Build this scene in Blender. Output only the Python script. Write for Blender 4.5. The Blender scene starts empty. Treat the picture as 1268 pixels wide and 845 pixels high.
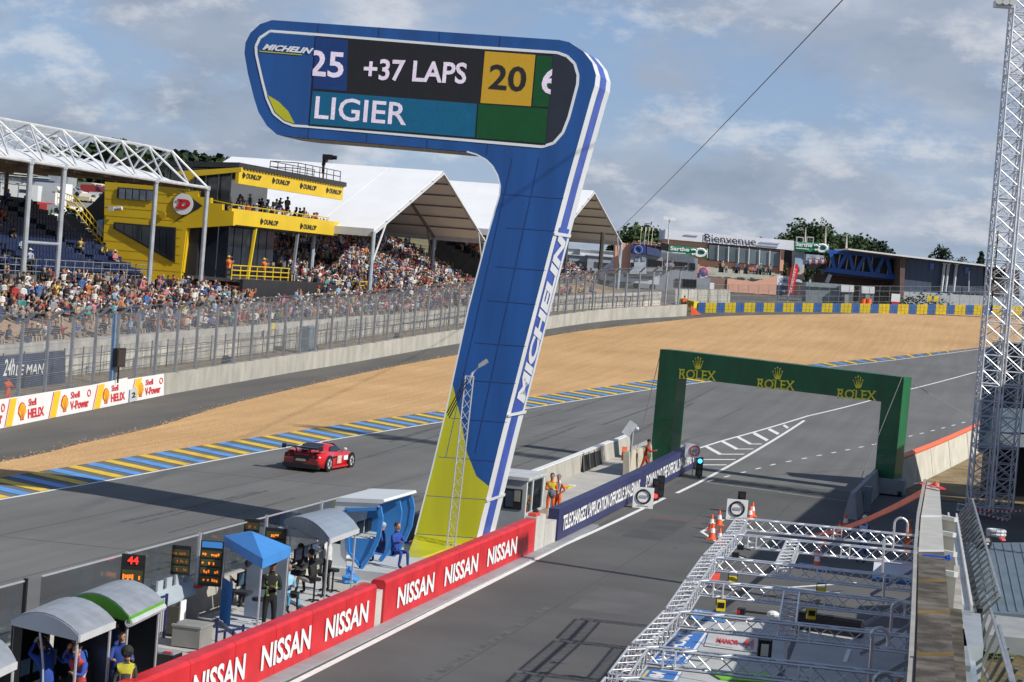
import bpy, bmesh, math, random
from mathutils import Vector, Matrix, noise as mnoise
R = math.radians
rnd = random.Random(7)
SC = bpy.context.scene
COL = SC.collection
# ------------------------------------------------------------------ camera
F, H, CX, CY = 2600.0, 10.3, 634.0, 422.5
PSI = math.atan((1280 - 634) / F); TH = R(-1.92); RHO = math.atan(0.08)
FW = Vector((-math.sin(PSI) * math.cos(TH), math.cos(PSI) * math.cos(TH), math.sin(TH)))
R0 = Vector((math.cos(PSI), math.sin(PSI), 0)); U0 = R0.cross(FW)
RC = math.cos(RHO) * R0 + math.sin(RHO) * U0
UC = -math.sin(RHO) * R0 + math.cos(RHO) * U0
CAM = Vector((0, 0, H))
cd = bpy.data.cameras.new('camera'); cam = bpy.data.objects.new('camera', cd); COL.objects.link(cam)
m3 = Matrix((RC, UC, -FW)).transposed(); cam.matrix_world = Matrix.Translation(CAM) @ m3.to_4x4()
cd.sensor_width = 36; cd.lens = 36 * F / 1268; cd.clip_start = 0.5; cd.clip_end = 6000
SC.camera = cam
# ------------------------------------------------------------------ light
SUN_AZ = R(13.95 + 62)          # shadows fall this far left of +Y
SUN_EL = R(37)
shadow_dir = Vector((-math.sin(SUN_AZ), math.cos(SUN_AZ), 0))
to_sun = (-shadow_dir * math.cos(SUN_EL) + Vector((0, 0, math.sin(SUN_EL)))).normalized()
sl = bpy.data.lights.new('sun', 'SUN'); so = bpy.data.objects.new('sun', sl); COL.objects.link(so)
sl.energy = 5.0; sl.angle = R(0.55); sl.color = (1, 0.95, 0.87)
so.rotation_euler = (-to_sun).to_track_quat('-Z', 'Y').to_euler()
W = bpy.data.worlds.new('World'); SC.world = W; W.use_nodes = True
def setup_world():
 nt = W.node_tree; N = nt.nodes; L = nt.links; N.clear()
 out = N.new('ShaderNodeOutputWorld'); bg = N.new('ShaderNodeBackground'); bg.inputs[1].default_value = 0.12
 sky = N.new('ShaderNodeTexSky'); sky.sky_type = 'NISHITA'; sky.sun_disc = False
 sky.sun_elevation = SUN_EL; sky.sun_rotation = math.atan2(to_sun.x, to_sun.y)
 sky.air_density = 1.0; sky.dust_density = 0.6; sky.ozone_density = 1.5; sky.altitude = 50
 tc = N.new('ShaderNodeTexCoord'); sep = N.new('ShaderNodeSeparateXYZ'); L.new(tc.outputs['Generated'], sep.inputs[0])
 def mth(op, a, b=None):
  n = N.new('ShaderNodeMath'); n.operation = op
  for i, v in enumerate((a, b)):
   if v is None: continue
   if isinstance(v, (int, float)): n.inputs[i].default_value = v
   else: L.new(v, n.inputs[i])
  return n.outputs[0]
 zz = mth('ADD', mth('MAXIMUM', sep.outputs[2], 0.0), 0.42)
 cmb = N.new('ShaderNodeCombineXYZ')
 L.new(mth('DIVIDE', sep.outputs[0], zz), cmb.inputs[0]); L.new(mth('DIVIDE', sep.outputs[1], zz), cmb.inputs[1])
 def nz(scale, det, off, rough=.55):
  mp = N.new('ShaderNodeMapping'); mp.inputs['Location'].default_value = (off, off * .7, 0); L.new(cmb.outputs[0], mp.inputs[0])
  t = N.new('ShaderNodeTexNoise'); t.inputs['Scale'].default_value = scale; t.inputs['Detail'].default_value = det
  t.inputs['Roughness'].default_value = rough
  L.new(mp.outputs[0], t.inputs['Vector']); return t.outputs[0]
 def ramp(v, stops):
  r = N.new('ShaderNodeValToRGB'); el = r.color_ramp.elements
  while len(el) < len(stops): el.new(0.5)
  for e, (p, c) in zip(el, stops): e.position = p; e.color = (*c, 1)
  r.color_ramp.interpolation = 'EASE'
  L.new(v, r.inputs[0]); return r.outputs[0]
 def mix(f, a, b, mode='MIX'):
  n = N.new('ShaderNodeMix'); n.data_type = 'RGBA'; n.blend_type = mode
  if isinstance(f, (int, float)): n.inputs[0].default_value = f
  else: L.new(f, n.inputs[0])
  for s, v in ((6, a), (7, b)):
   if isinstance(v, tuple): n.inputs[s].default_value = (*v, 1)
   else: L.new(v, n.inputs[s])
  return n.outputs[2]
 hor = ramp(sep.outputs[2], [(0.0, (2.9, 3.9, 5.5)), (0.10, (2.1, 3.15, 5.1)), (0.26, (.9, 1.6, 3.2)), (0.7, (.35, .8, 1.9))])
 fade = N.new('ShaderNodeMapRange'); L.new(sep.outputs[2], fade.inputs[0]); fade.inputs[1].default_value = .14; fade.inputs[2].default_value = .55; fade.inputs[3].default_value = .9; fade.inputs[4].default_value = .12
 base = mix(0.2, hor, sky.outputs[0])
 lay = ramp(nz(2.6, 8, 3.1, .58), [(0.40, (0, 0, 0)), (0.53, (1, 1, 1))])          # broad grey sheets
 shade = ramp(nz(4.2, 8, 8.3, .56), [(0.32, (2.3, 2.8, 3.65)), (0.48, (3.0, 3.5, 4.4)), (0.60, (3.9, 4.35, 5.15)), (0.72, (5.4, 5.6, 6.0))])
 c1 = mix(mth('MULTIPLY', lay, fade.outputs[0]), base, shade)
 puff = ramp(nz(7.5, 9, 5.2, .62), [(0.50, (0, 0, 0)), (0.66, (1, 1, 1))])
 c2 = mix(mth('MULTIPLY', puff, 0.58), c1, (6.2, 6.35, 6.6))
 L.new(c2, bg.inputs[0]); L.new(bg.outputs[0], out.inputs[0])
setup_world()
SC.view_settings.view_transform = 'Standard'; SC.view_settings.look = 'None'
SC.view_settings.exposure = 0.0; SC.view_settings.gamma = 1.0
# ------------------------------------------------------------------ helpers
def g(X, Y):
 t = max(0., Y - 75.); a = 0.03 * t * t / (t + 45.); q = max(0., Y - 150.)
 a += 0.00024 * q * q if q < 120 else 0.00024 * 14400 + 0.0576 * (q - 120)
 w = min(1, max(0, (Y - 130) / 120)); w = w * w * (3 - 2 * w)
 a += w * 0.03 * (max(-60, min(40, X)) + 60)
 return a if a < 7.5 else 7.5 + 2.3 * (1 - math.exp(-(a - 7.5) / 2.3))
def ray(x, y): return FW + RC * ((x - CX) / F) - UC * ((y - CY) / F)
def G(x, y, dz=0.0):
 d = ray(x, y); t = 20.0
 f = lambda t: (H + d.z * t) - g(d.x * t, d.y * t) - dz
 while f(t) > 0 and t < 900: t += 2
 a, b = t - 2, t
 for _ in range(36):
  m = (a + b) / 2
  if f(m) > 0: a = m
  else: b = m
 return CAM + d * b
def onX(x, y, X): d = ray(x, y); return CAM + d * (X / d.x)
def onY(x, y, Y): d = ray(x, y); return CAM + d * (Y / d.y)
def onZ(x, y, Z): d = ray(x, y); return CAM + d * ((Z - H) / d.z)
FH = Vector((FW.x, FW.y, 0)).normalized()
def onD(x, y, D): d = ray(x, y); return CAM + d * (D / d.dot(FH))
def V(*a): return Vector(a)
UP = V(0, 0, 1)
def lnk(o, parent=None):
 COL.objects.link(o)
 if parent is not None: o.parent = parent
 return o
def tag(o, label=None, cat=None, group=None, kind=None):
 if label: o['label'] = label
 if cat: o['category'] = cat
 if group: o['group'] = group
 if kind: o['kind'] = kind
 return o
def empty(name, loc, label=None, cat=None, group=None, rz=0.0):
 o = bpy.data.objects.new(name, None); lnk(o); o.location = loc; o.rotation_euler.z = rz; o.empty_display_size = .3
 return tag(o, label, cat, group)
CH = {}
def reg(o, parent):
 if parent is not None: CH.setdefault(parent.name, []).append(o)
def copy_tree(o, parent=None):
 c = o.copy(); lnk(c, parent)
 if parent is not None: reg(c, parent)
 for ch in CH.get(o.name, []): copy_tree(ch, c)
 return c
class MB:
 """mesh builder; coordinates are world coordinates unless an origin is given at build time"""
 def __init__(s): s.v = []; s.f = []; s.m = []; s.c = []; s.col = None
 def add(s, vs, fs, m=0):
  o = len(s.v); s.v += [tuple(p) for p in vs]; s.f += [tuple(i + o for i in f) for f in fs]; s.m += [m] * len(fs)
  s.c += [s.col] * len(fs); return s
 def hexa(s, p, m=0):   # 8 corners: bottom 4 ccw, top 4 ccw
  return s.add(p, [(3, 2, 1, 0), (4, 5, 6, 7), (0, 1, 5, 4), (1, 2, 6, 5), (2, 3, 7, 6), (3, 0, 4, 7)], m)
 def box(s, c, d, m=0, x=V(1, 0, 0), y=V(0, 1, 0), z=V(0, 0, 1)):
  c = Vector(c); x = x * (d[0] / 2); y = y * (d[1] / 2); z = z * (d[2] / 2)
  return s.hexa([c - x - y - z, c + x - y - z, c + x + y - z, c - x + y - z, c - x - y + z, c + x - y + z, c + x + y + z, c - x + y + z], m)
 def rbox(s, c, d, rz, m=0, bev=0):
  x = V(math.cos(rz), math.sin(rz), 0); y = V(-math.sin(rz), math.cos(rz), 0)
  return s.box(c, d, m, x, y)
 def bar(s, p, q, w, h=None, m=0, up=UP):
  p = Vector(p); q = Vector(q); h = h or w; d = q - p; L = d.length
  if L < 1e-6: return s
  d = d / L; a = d.cross(up)
  if a.length < 1e-3: a = d.cross(V(0, 1, 0.01))
  a.normalize(); b = a.cross(d); a = a * (w / 2); b = b * (h / 2)
  return s.hexa([p - a - b, p + a - b, p + a + b, p - a + b, q - a - b, q + a - b, q + a + b, q - a + b], m)
 def tube(s, p, q, r, n=6, m=0, r2=None, cap=True):
  p = Vector(p); q = Vector(q); d = (q - p)
  if d.length < 1e-6: return s
  d.normalize(); a = d.cross(UP)
  if a.length < 1e-3: a = d.cross(V(0, 1, 0))
  a.normalize(); b = a.cross(d); r2 = r if r2 is None else r2
  vs = []
  for P0, rr in ((p, r), (q, r2)):
   for i in range(n):
    t = 2 * math.pi * i / n; vs.append(P0 + a * (rr * math.cos(t)) + b * (rr * math.sin(t)))
  fs = [(i, (i + 1) % n, n + (i + 1) % n, n + i) for i in range(n)]
  if cap: fs += [tuple(range(n - 1, -1, -1)), tuple(range(n, 2 * n))]
  return s.add(vs, fs, m)
 def path(s, pts, r, n=6, m=0):
  for a, b in zip(pts[:-1], pts[1:]): s.tube(a, b, r, n, m)
  return s
 def prism(s, pts, ex, m=0, msides=None):  # planar polygon extruded by vector ex
  n = len(pts); pts = [Vector(p) for p in pts]; ex = Vector(ex)
  a = Vector((0, 0, 0))
  for i in range(n): a += pts[i].cross(pts[(i + 1) % n])
  if a.dot(ex) > 0: pts = pts[::-1]
  vs = pts + [p + ex for p in pts]
  s.add(vs, [tuple(range(n)), tuple(range(2 * n - 1, n - 1, -1))], m)
  return s.add(vs, [(i, n + i, n + (i + 1) % n, (i + 1) % n) for i in range(n)], m if msides is None else msides)
 def quad(s, a, b, c, d, m=0): return s.add([a, b, c, d], [(0, 1, 2, 3)], m)
 def ball(s, c, r, m=0, nu=8, nv=5, sc=(1, 1, 1), jit=0):
  c = Vector(c); vs = [c + V(0, 0, r * sc[2])]; fs = []
  for j in range(1, nv):
   t = math.pi * j / nv
   for i in range(nu):
    a = 2 * math.pi * i / nu; k = 1 + (rnd.uniform(-jit, jit) if jit else 0)
    vs.append(c + V(r * sc[0] * math.sin(t) * math.cos(a), r * sc[1] * math.sin(t) * math.sin(a), r * sc[2] * math.cos(t)) * k)
  vs.append(c - V(0, 0, r * sc[2])); e = len(vs) - 1
  for i in range(nu):
   fs.append((0, 1 + i, 1 + (i + 1) % nu)); b0 = 1 + (nv - 2) * nu; fs.append((e, b0 + (i + 1) % nu, b0 + i))
   for j in range(nv - 2):
    b0 = 1 + j * nu; fs.append((b0 + i, b0 + nu + i, b0 + nu + (i + 1) % nu, b0 + (i + 1) % nu))
  return s.add(vs, fs, m)
 def mesh(s, name, mats, org=None, smooth=False):
  me = bpy.data.meshes.new(name)
  o = Vector(org) if org is not None else V(0, 0, 0)
  me.from_pydata([(p[0] - o.x, p[1] - o.y, p[2] - o.z) for p in s.v], [], s.f)
  if not isinstance(mats, (list, tuple)): mats = [mats]
  for mm in mats: me.materials.append(mm)
  me.polygons.foreach_set('material_index', s.m)
  if smooth: me.polygons.foreach_set('use_smooth', [True] * len(s.f))
  if s.col is not None or any(c is not None for c in s.c):
   at = me.color_attributes.new('Col', 'BYTE_COLOR', 'CORNER'); buf = []
   for f, c in zip(s.f, s.c):
    c = c or (.5, .5, .5); buf += [c[0], c[1], c[2], 1.0] * len(f)
   at.data.foreach_set('color', buf)
  me.update(); return me
 def build(s, name, mats, parent=None, smooth=False, org=None):
  # org: world position of the object's own origin (things); children get the parent's location
  if parent is not None:
   org = WLOC[parent.name] if parent.name in WLOC else parent.location
  o = bpy.data.objects.new(name, s.mesh(name, mats, org, smooth))
  lnk(o, parent); reg(o, parent)
  if parent is None and org is not None: o.location = org
  WLOC[o.name] = Vector(org) if org is not None else V(0, 0, 0)
  return o
WLOC = {}
MATS = {}
def mat(name, col, rough=.6, metal=0.0, var=.12, sc=1.5, bump=0.0, bsc=None, col2=None, det=5, alpha=None, emit=0, attr=False, stretch=(1, 1, 1), spec=.5, thr=(.35, .65), coat=0, trans=0, fine=0.0, fsc=30.0):
 if name in MATS: return MATS[name]
 m = bpy.data.materials.new(name); MATS[name] = m; m.use_nodes = True
 nt = m.node_tree; N = nt.nodes; L = nt.links; b = N['Principled BSDF']
 b.inputs['Roughness'].default_value = rough; b.inputs['Metallic'].default_value = metal
 b.inputs['Specular IOR Level'].default_value = spec; b.inputs['Coat Weight'].default_value = coat
 geo = N.new('ShaderNodeNewGeometry'); mp = N.new('ShaderNodeMapping'); L.new(geo.outputs['Position'], mp.inputs[0])
 mp.inputs['Scale'].default_value = stretch
 nz = N.new('ShaderNodeTexNoise'); nz.inputs['Scale'].default_value = sc; nz.inputs['Detail'].default_value = det; L.new(mp.outputs[0], nz.inputs['Vector'])
 r = N.new('ShaderNodeMapRange'); r.inputs[1].default_value = thr[0]; r.inputs[2].default_value = thr[1]; L.new(nz.outputs[0], r.inputs[0])
 mx = N.new('ShaderNodeMix'); mx.data_type = 'RGBA'; L.new(r.outputs[0], mx.inputs[0])
 if attr:
  at = N.new('ShaderNodeAttribute'); at.attribute_name = 'Col'
  mu = N.new('ShaderNodeMix'); mu.data_type = 'RGBA'; mu.blend_type = 'MULTIPLY'; mu.inputs[0].default_value = 1
  L.new(at.outputs[0], mu.inputs[6]); mu.inputs[7].default_value = (1 - var,) * 3 + (1,)
  L.new(mu.outputs[2], mx.inputs[6]); L.new(at.outputs[0], mx.inputs[7])
 else:
  c2 = col2 or tuple(min(1, c * (1 + var)) for c in col); c1 = tuple(c * (1 - var) for c in col) if not col2 else col
  mx.inputs[6].default_value = (*c1, 1); mx.inputs[7].default_value = (*c2, 1)
 colout = mx.outputs[2]
 if fine:
  fn = N.new('ShaderNodeTexNoise'); fn.inputs['Scale'].default_value = fsc; fn.inputs['Detail'].default_value = 3; L.new(geo.outputs['Position'], fn.inputs['Vector'])
  fr = N.new('ShaderNodeMapRange'); fr.inputs[1].default_value = .3; fr.inputs[2].default_value = .7; fr.inputs[3].default_value = 1 - fine; fr.inputs[4].default_value = 1 + fine; L.new(fn.outputs[0], fr.inputs[0])
  vm = N.new('ShaderNodeMix'); vm.data_type = 'RGBA'; vm.blend_type = 'MULTIPLY'; vm.inputs[0].default_value = 1
  L.new(colout, vm.inputs[6]); L.new(fr.outputs[0], vm.inputs[7]); colout = vm.outputs[2]
 L.new(colout, b.inputs['Base Color'])
 if bump:
  bn = N.new('ShaderNodeTexNoise'); bn.inputs['Scale'].default_value = bsc or sc * 6; bn.inputs['Detail'].default_value = 4; L.new(geo.outputs['Position'], bn.inputs['Vector'])
  bp = N.new('ShaderNodeBump'); bp.inputs['Strength'].default_value = bump; bp.inputs['Distance'].default_value = .03; L.new(bn.outputs[0], bp.inputs['Height']); L.new(bp.outputs[0], b.inputs['Normal'])
 if emit:
  b.inputs['Emission Color'].default_value = (*col, 1); b.inputs['Emission Strength'].default_value = emit
 if alpha is not None: b.inputs['Alpha'].default_value = alpha
 if trans: b.inputs['Transmission Weight'].default_value = trans; b.inputs['IOR'].default_value = 1.1
 return m
def text(s, P0, Pu, Pv, m, name='lettering', parent=None, bold=0.0, depth=0.01, clip=None, shear=0.0, off=0.0, space=1.0):
 """lettering whose bounding box is laid on the parallelogram P0 (lower left), Pu (lower right), Pv (upper left)"""
 cu = bpy.data.curves.new('t', 'FONT'); cu.body = s; cu.size = 1; cu.offset = bold; cu.resolution_u = 3; cu.shear = shear; cu.space_character = space
 ob = bpy.data.objects.new('t', cu); COL.objects.link(ob)
 dg = bpy.context.evaluated_depsgraph_get(); dg.update()
 me0 = bpy.data.meshes.new_from_object(ob.evaluated_get(dg)); bpy.data.objects.remove(ob)
 if clip:
  bm = bmesh.new(); bm.from_mesh(me0)
  xs = [v.co.x for v in bm.verts]; x0, x1 = min(xs), max(xs)
  for fr, sgn in ((clip[0], -1), (clip[1], 1)):
   bmesh.ops.bisect_plane(bm, geom=bm.verts[:] + bm.edges[:] + bm.faces[:], plane_co=(x0 + (x1 - x0) * fr, 0, 0), plane_no=(sgn, 0, 0), clear_outer=True)
  bm.to_mesh(me0); bm.free()
 vs = [v.co.copy() for v in me0.vertices]; fs = [tuple(p.vertices) for p in me0.polygons]; bpy.data.meshes.remove(me0)
 x0 = min(v.x for v in vs); x1 = max(v.x for v in vs); y0 = min(v.y for v in vs); y1 = max(v.y for v in vs)
 P0 = Vector(P0); U = Vector(Pu) - P0; Vv = Vector(Pv) - P0; n = U.cross(Vv).normalized()
 b = MB(); b.add([P0 + U * ((v.x - x0) / (x1 - x0)) + Vv * ((v.y - y0) / (y1 - y0)) + n * (off + depth) for v in vs], fs)
 # give letters their own thickness
 o = b.build(name, m, parent)
 return o
def sheet(name, pts, off, m, grid=3.0, parent=None, kind='structure', zf=None, bank=None):
 zf = zf or g
 from mathutils.geometry import delaunay_2d_cdt
 n = len(pts); r = delaunay_2d_cdt([Vector((p[0], p[1])) for p in pts], [], [tuple(range(n))], 1, 1e-4)
 bm = bmesh.new(); vs = [bm.verts.new((p.x, p.y, 0)) for p in r[0]]
 for f in r[2]:
  try: bm.faces.new([vs[i] for i in f])
  except ValueError: pass
 for ax in (0, 1):
  a0 = min(p[ax] for p in pts); a1 = max(p[ax] for p in pts); k = math.floor(a0 / grid) + 1
  while k * grid < a1:
   co = [0, 0, 0]; co[ax] = k * grid; no = [0, 0, 0]; no[ax] = 1
   bmesh.ops.bisect_plane(bm, geom=bm.verts[:] + bm.edges[:] + bm.faces[:], plane_co=co, plane_no=no); k += 1
 for v in bm.verts: v.co.z = zf(v.co.x, v.co.y) + off
 bmesh.ops.recalc_face_normals(bm, faces=bm.faces[:])
 if sum(f.normal.z for f in bm.faces) < 0: bmesh.ops.reverse_faces(bm, faces=bm.faces[:])
 me = bpy.data.meshes.new(name); bm.to_mesh(me); bm.free(); me.materials.append(m)
 o = bpy.data.objects.new(name, me); lnk(o, parent); reg(o, parent)
 if kind and parent is None: o['kind'] = kind
 if parent is not None: o.location = -parent.location
 return o
def gxy(x, y): p = G(x, y); return (p.x, p.y)
def lerp(a, b, t): return a + (b - a) * t
def resample(pts, step):
 out = [Vector(pts[0])]; acc = 0
 for a, b in zip(pts[:-1], pts[1:]):
  a = Vector(a); b = Vector(b); L = (b - a).length; n = max(1, round(L / step))
  for i in range(1, n + 1): out.append(a.lerp(b, i / n))
 return out
def smooth_curve(pts, n=8):   # Catmull-Rom through points
 P = [Vector(p) for p in pts]; P = [P[0] * 2 - P[1]] + P + [P[-1] * 2 - P[-2]]; out = []
 for i in range(1, len(P) - 2):
  for k in range(n):
   t = k / n; a, b, c, d = P[i - 1:i + 3]
   out.append(0.5 * ((2 * b) + (c - a) * t + (2 * a - 5 * b + 4 * c - d) * t * t + (-a + 3 * b - 3 * c + d) * t ** 3))
 out.append(P[-2]); return out
# materials
M = dict(
 asphalt=mat('asphalt', (.098, .101, .108), .85, var=.10, sc=.35, det=8, bump=.25, bsc=60, fine=.10, fsc=25),
 asphalt_old=mat('asphalt_old', (.115, .112, .108), .9, var=.25, sc=.5, det=8, bump=.3, bsc=40, fine=.15, fsc=12),
 concrete=mat('concrete', (.36, .35, .31), .9, var=.14, sc=1.2, det=7, bump=.3, stretch=(1, 1, .35), fine=.08, fsc=9),
 concrete_pale=mat('concrete_pale', (.46, .45, .42), .9, var=.15, sc=.8, det=7, bump=.2, stretch=(1, 1, .4), fine=.06, fsc=8),
 concrete_old=mat('concrete_old', (.12, .105, .09), .95, col2=(.27, .25, .22), sc=1.6, det=8, bump=.5, stretch=(1, 1, .5)),
 apron=mat('apron', (.42, .41, .38), .9, var=.10, sc=.6, det=8, fine=.08, fsc=10),
 white_paint=mat('white_paint', (.78, .78, .76), .6, var=.06, sc=3, fine=.05),
 worn_white=mat('worn_white', (.50, .50, .49), .7, var=.2, sc=4, thr=(.4, .6)),
 steel=mat('steel', (.66, .68, .72), .4, .35, var=.08, sc=2),
 alu=mat('alu', (.66, .68, .71), .35, .55, var=.06, sc=3),
 galv=mat('galv', (.30, .33, .37), .5, .45, var=.12, sc=2),
 black=mat('black', (.012, .012, .014), .5, var=.2),
 dark=mat('dark', (.03, .032, .036), .6, var=.2),
 rubber=mat('rubber', (.02, .02, .02), .8, var=.2),
 white=mat('white', (.78, .79, .80), .45, var=.03),
 grey=mat('grey', (.30, .31, .33), .6, var=.08),
 lgrey=mat('lgrey', (.50, .52, .54), .55, var=.06),
 red=mat('red', (.58, .022, .03), .45, var=.12, sc=1.5, det=6, bump=.5, bsc=1.6),
 orange=mat('orange', (.85, .14, .02), .6, var=.08),
 glass=mat('glass', (.05, .07, .09), .08, var=.1, spec=.8),
)
# ================================================================== GROUND
def curve_px(px): return [gxy(*p) for p in px]
KL = [(-37.2, -20), (-37.9, 20), (-38, 50)] + curve_px([(0, 619), (110, 599.5), (340, 557), (545, 523), (650, 506.5), (760, 489.5), (860, 475), (1000, 458), (1100, 447), (1210, 433)])
KL = smooth_curve([V(a, b, 0) for a, b in KL], 6); KL += [V(6, 245, 0), V(40, 300, 0)]
GL = [(-41.3, -20), (-41.4, 20), (-41.3, 60)] + curve_px([(0, 592), (200, 560), (304, 544), (450, 522), (555, 508), (650, 493), (800, 472), (870, 466), (1000, 452), (1100, 442.5), (1210, 431)])
GL = smooth_curve([V(a, b, 0) for a, b in GL], 6); GL += [V(6, 246, 0), V(40, 302, 0)]
GF = [(-42.3, -20), (-42.6, 50)] + curve_px([(0, 573), (100, 550), (200, 527), (300, 497), (460, 460), (560, 441), (700, 413), (850, 395.5), (920, 391), (1040, 389), (1210, 390.5)]) + [(20, 330), (60, 345)]
GF = smooth_curve([V(a, b, 0) for a, b in GF], 5)
_a, _c = V(*gxy(0, 530.5), 0), V(*gxy(200.7, 490), 0)
BL = [((_a + (_a - _c) * f).x, (_a + (_a - _c) * f).y) for f in (4, 2, 1, .5)] + [(_a.lerp(_c, f).x, _a.lerp(_c, f).y) for f in (0, .25, .5, .75, 1)] + curve_px([(300, 472.5), (408, 454), (560, 427), (730, 400), (850, 391.5)])
BL = smooth_curve([V(a, b, 0) for a, b in BL], 5)
xy = lambda L: [(p.x, p.y) for p in L]
def terrain_h(X, Y):
 z = g(X, Y)
 if X < -92: z += 16 * (1 - math.exp(-(-92 - X) / 130.)) + 3.0 * mnoise.noise(V(X * .01, Y * .01, 0)) * min(1, (-92 - X) / 60)
 return z
def make_ground():
 xs = [-2600, -1600, -1000, -700, -500, -400, -330, -280, -240, -210, -190] + list(range(-174, 64, 6)) + [70, 90, 120, 170, 250, 400, 700, 1200, 2200]
 ys = [-900, -500, -250, -120, -60, -30] + list(range(-12, 342, 6)) + [350, 370, 400, 450, 520, 620, 800, 1100, 1600, 2500, 4200]
 b = MB(); nx = len(xs)
 b.v = [(x, y, terrain_h(x, y) - 0.06) for y in ys for x in xs]
 b.f = [(j * nx + i, j * nx + i + 1, (j + 1) * nx + i + 1, (j + 1) * nx + i) for j in range(len(ys) - 1) for i in range(nx - 1)]
 b.m = [0] * len(b.f); b.c = [None] * len(b.f)
 gm = mat('grass_ground', (.055, .085, .025), .95, col2=(.20, .16, .075), sc=.06, det=8, bump=.3, bsc=4, fine=.3, fsc=1.5)
 tag(b.build('ground', gm), kind='structure')
make_ground()
# race track asphalt with rubbered-in streaks running with the track
def streaks(m, sx, sy, lo, hi):
 nt = m.node_tree; N = nt.nodes; L = nt.links; b = N['Principled BSDF']
 src = b.inputs['Base Color'].links[0].from_socket
 geo = N.new('ShaderNodeNewGeometry'); mp = N.new('ShaderNodeMapping'); mp.inputs['Scale'].default_value = (sx, sy, 1)
 mp.inputs['Rotation'].default_value = (0, 0, R(2)); L.new(geo.outputs['Position'], mp.inputs[0])
 t = N.new('ShaderNodeTexNoise'); t.inputs['Scale'].default_value = 1.0; t.inputs['Detail'].default_value = 5; L.new(mp.outputs[0], t.inputs[0])
 r = N.new('ShaderNodeMapRange'); r.inputs[1].default_value = .35; r.inputs[2].default_value = .68; r.inputs[3].default_value = hi; r.inputs[4].default_value = lo; L.new(t.outputs[0], r.inputs[0])
 mx = N.new('ShaderNodeMix'); mx.data_type = 'RGBA'; mx.blend_type = 'MULTIPLY'; mx.inputs[0].default_value = 1
 L.new(src, mx.inputs[6]); L.new(r.outputs[0], mx.inputs[7]); L.new(mx.outputs[2], b.inputs['Base Color'])
 return m
M['track'] = streaks(mat('track_asphalt', (.150, .150, .146), .85, var=.10, sc=.14, det=9, bump=.25, bsc=50, fine=.09, fsc=20), 1.1, .018, .86, 1.05)
sheet('race_track', xy(GL) + [(70, 300), (30, 215), (12, 150), (10, 108), (-16.9, 108), (-16.9, -20)], 0.0, M['track'])
M['pitlane'] = mat('pit_asphalt', (.094, .094, .092), .85, var=.14, sc=.25, det=9, bump=.25, bsc=50, fine=.10, fsc=18)
sheet('pit_lane', [(-16.9, -20), (-16.9, 108), (10, 108), (10, 60), (0, 60), (0, -20)], 0.004, M['pitlane'])
M['gravel'] = mat('gravel', (.49, .295, .125), .95, col2=(.60, .375, .175), sc=.12, det=9, bump=.8, bsc=3, fine=.14, fsc=7.0, thr=(.3, .7)); streaks(M['gravel'], 2.2, .05, .90, 1.05)
sheet('gravel_trap', xy(GL) + xy(GF)[::-1], 0.012, M['gravel'])
sheet('run_off_strip', xy(GF) + [(60, 420), (-10, 420), (-46, 330), (-40.5, 252)] + [(p.x - .6, p.y) for p in BL[::-1]], 0.004, mat('runoff', (.095, .093, .088), .9, col2=(.135, .127, .112), sc=.5, det=8, bump=.3, bsc=30, fine=.15, fsc=10, stretch=(1, .15, 1)))
# scattered gravel stones spilled on the strip and clumps on the trap
def gravel_clods():
 b = MB()
 for i in range(6000):
  t = rnd.random() ** 1.3; Y = lerp(70, 240, t)
  xa = interp_x(GL, Y); xb = interp_x(GF, Y)
  X = lerp(xa - .15, xb + rnd.gauss(0, .35), rnd.random() ** .8 if i % 3 else rnd.uniform(.96, 1.02))
  r = rnd.uniform(.015, .035) * (1 + Y / 240)
  z = g(X, Y) + .012; a = rnd.uniform(0, 6.28)
  vs = [V(X + r * math.cos(a + k * 2.1), Y + r * math.sin(a + k * 2.1), z) for k in range(3)] + [V(X, Y, z + r * .8)]
  b.add(vs, [(0, 1, 3), (1, 2, 3), (2, 0, 3)])
 tag(b.build('gravel_stones', M['gravel']), 'loose tan gravel stones scattered over the gravel trap', 'gravel', kind='stuff')
def interp_x(L, Y):
 for a, b in zip(L[:-1], L[1:]):
  if a.y <= Y <= b.y: return lerp(a.x, b.x, (Y - a.y) / max(1e-6, b.y - a.y))
 return L[-1].x if Y > L[-1].y else L[0].x
gravel_clods()
# ------------------------------------------------------------------ painted markings
def ribbon(b, pts, w, off):
 n = len(pts); L = []; Rr = []
 for i, p in enumerate(pts):
  d = (pts[min(n - 1, i + 1)] - pts[max(0, i - 1)]); d.z = 0; d.normalize(); s = V(d.y, -d.x, 0) * (w / 2)
  for lst, q in ((L, p - s), (Rr, p + s)): lst.append(V(q.x, q.y, g(q.x, q.y) + off))
 vs = L + Rr; b.add(vs, [(i, n + i, n + i + 1, i + 1) for i in range(n - 1)])
def line(name, pts, w, m=None, off=.010, step=2.0, parent=None):
 b = MB(); ribbon(b, resample([V(p[0], p[1], 0) for p in pts], step), w, off)
 o = b.build(name, m or M['white_paint'], parent)
 if parent is None: o['kind'] = 'structure'
 return o
line('track_edge_line', xy(KL), .17)
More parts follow.
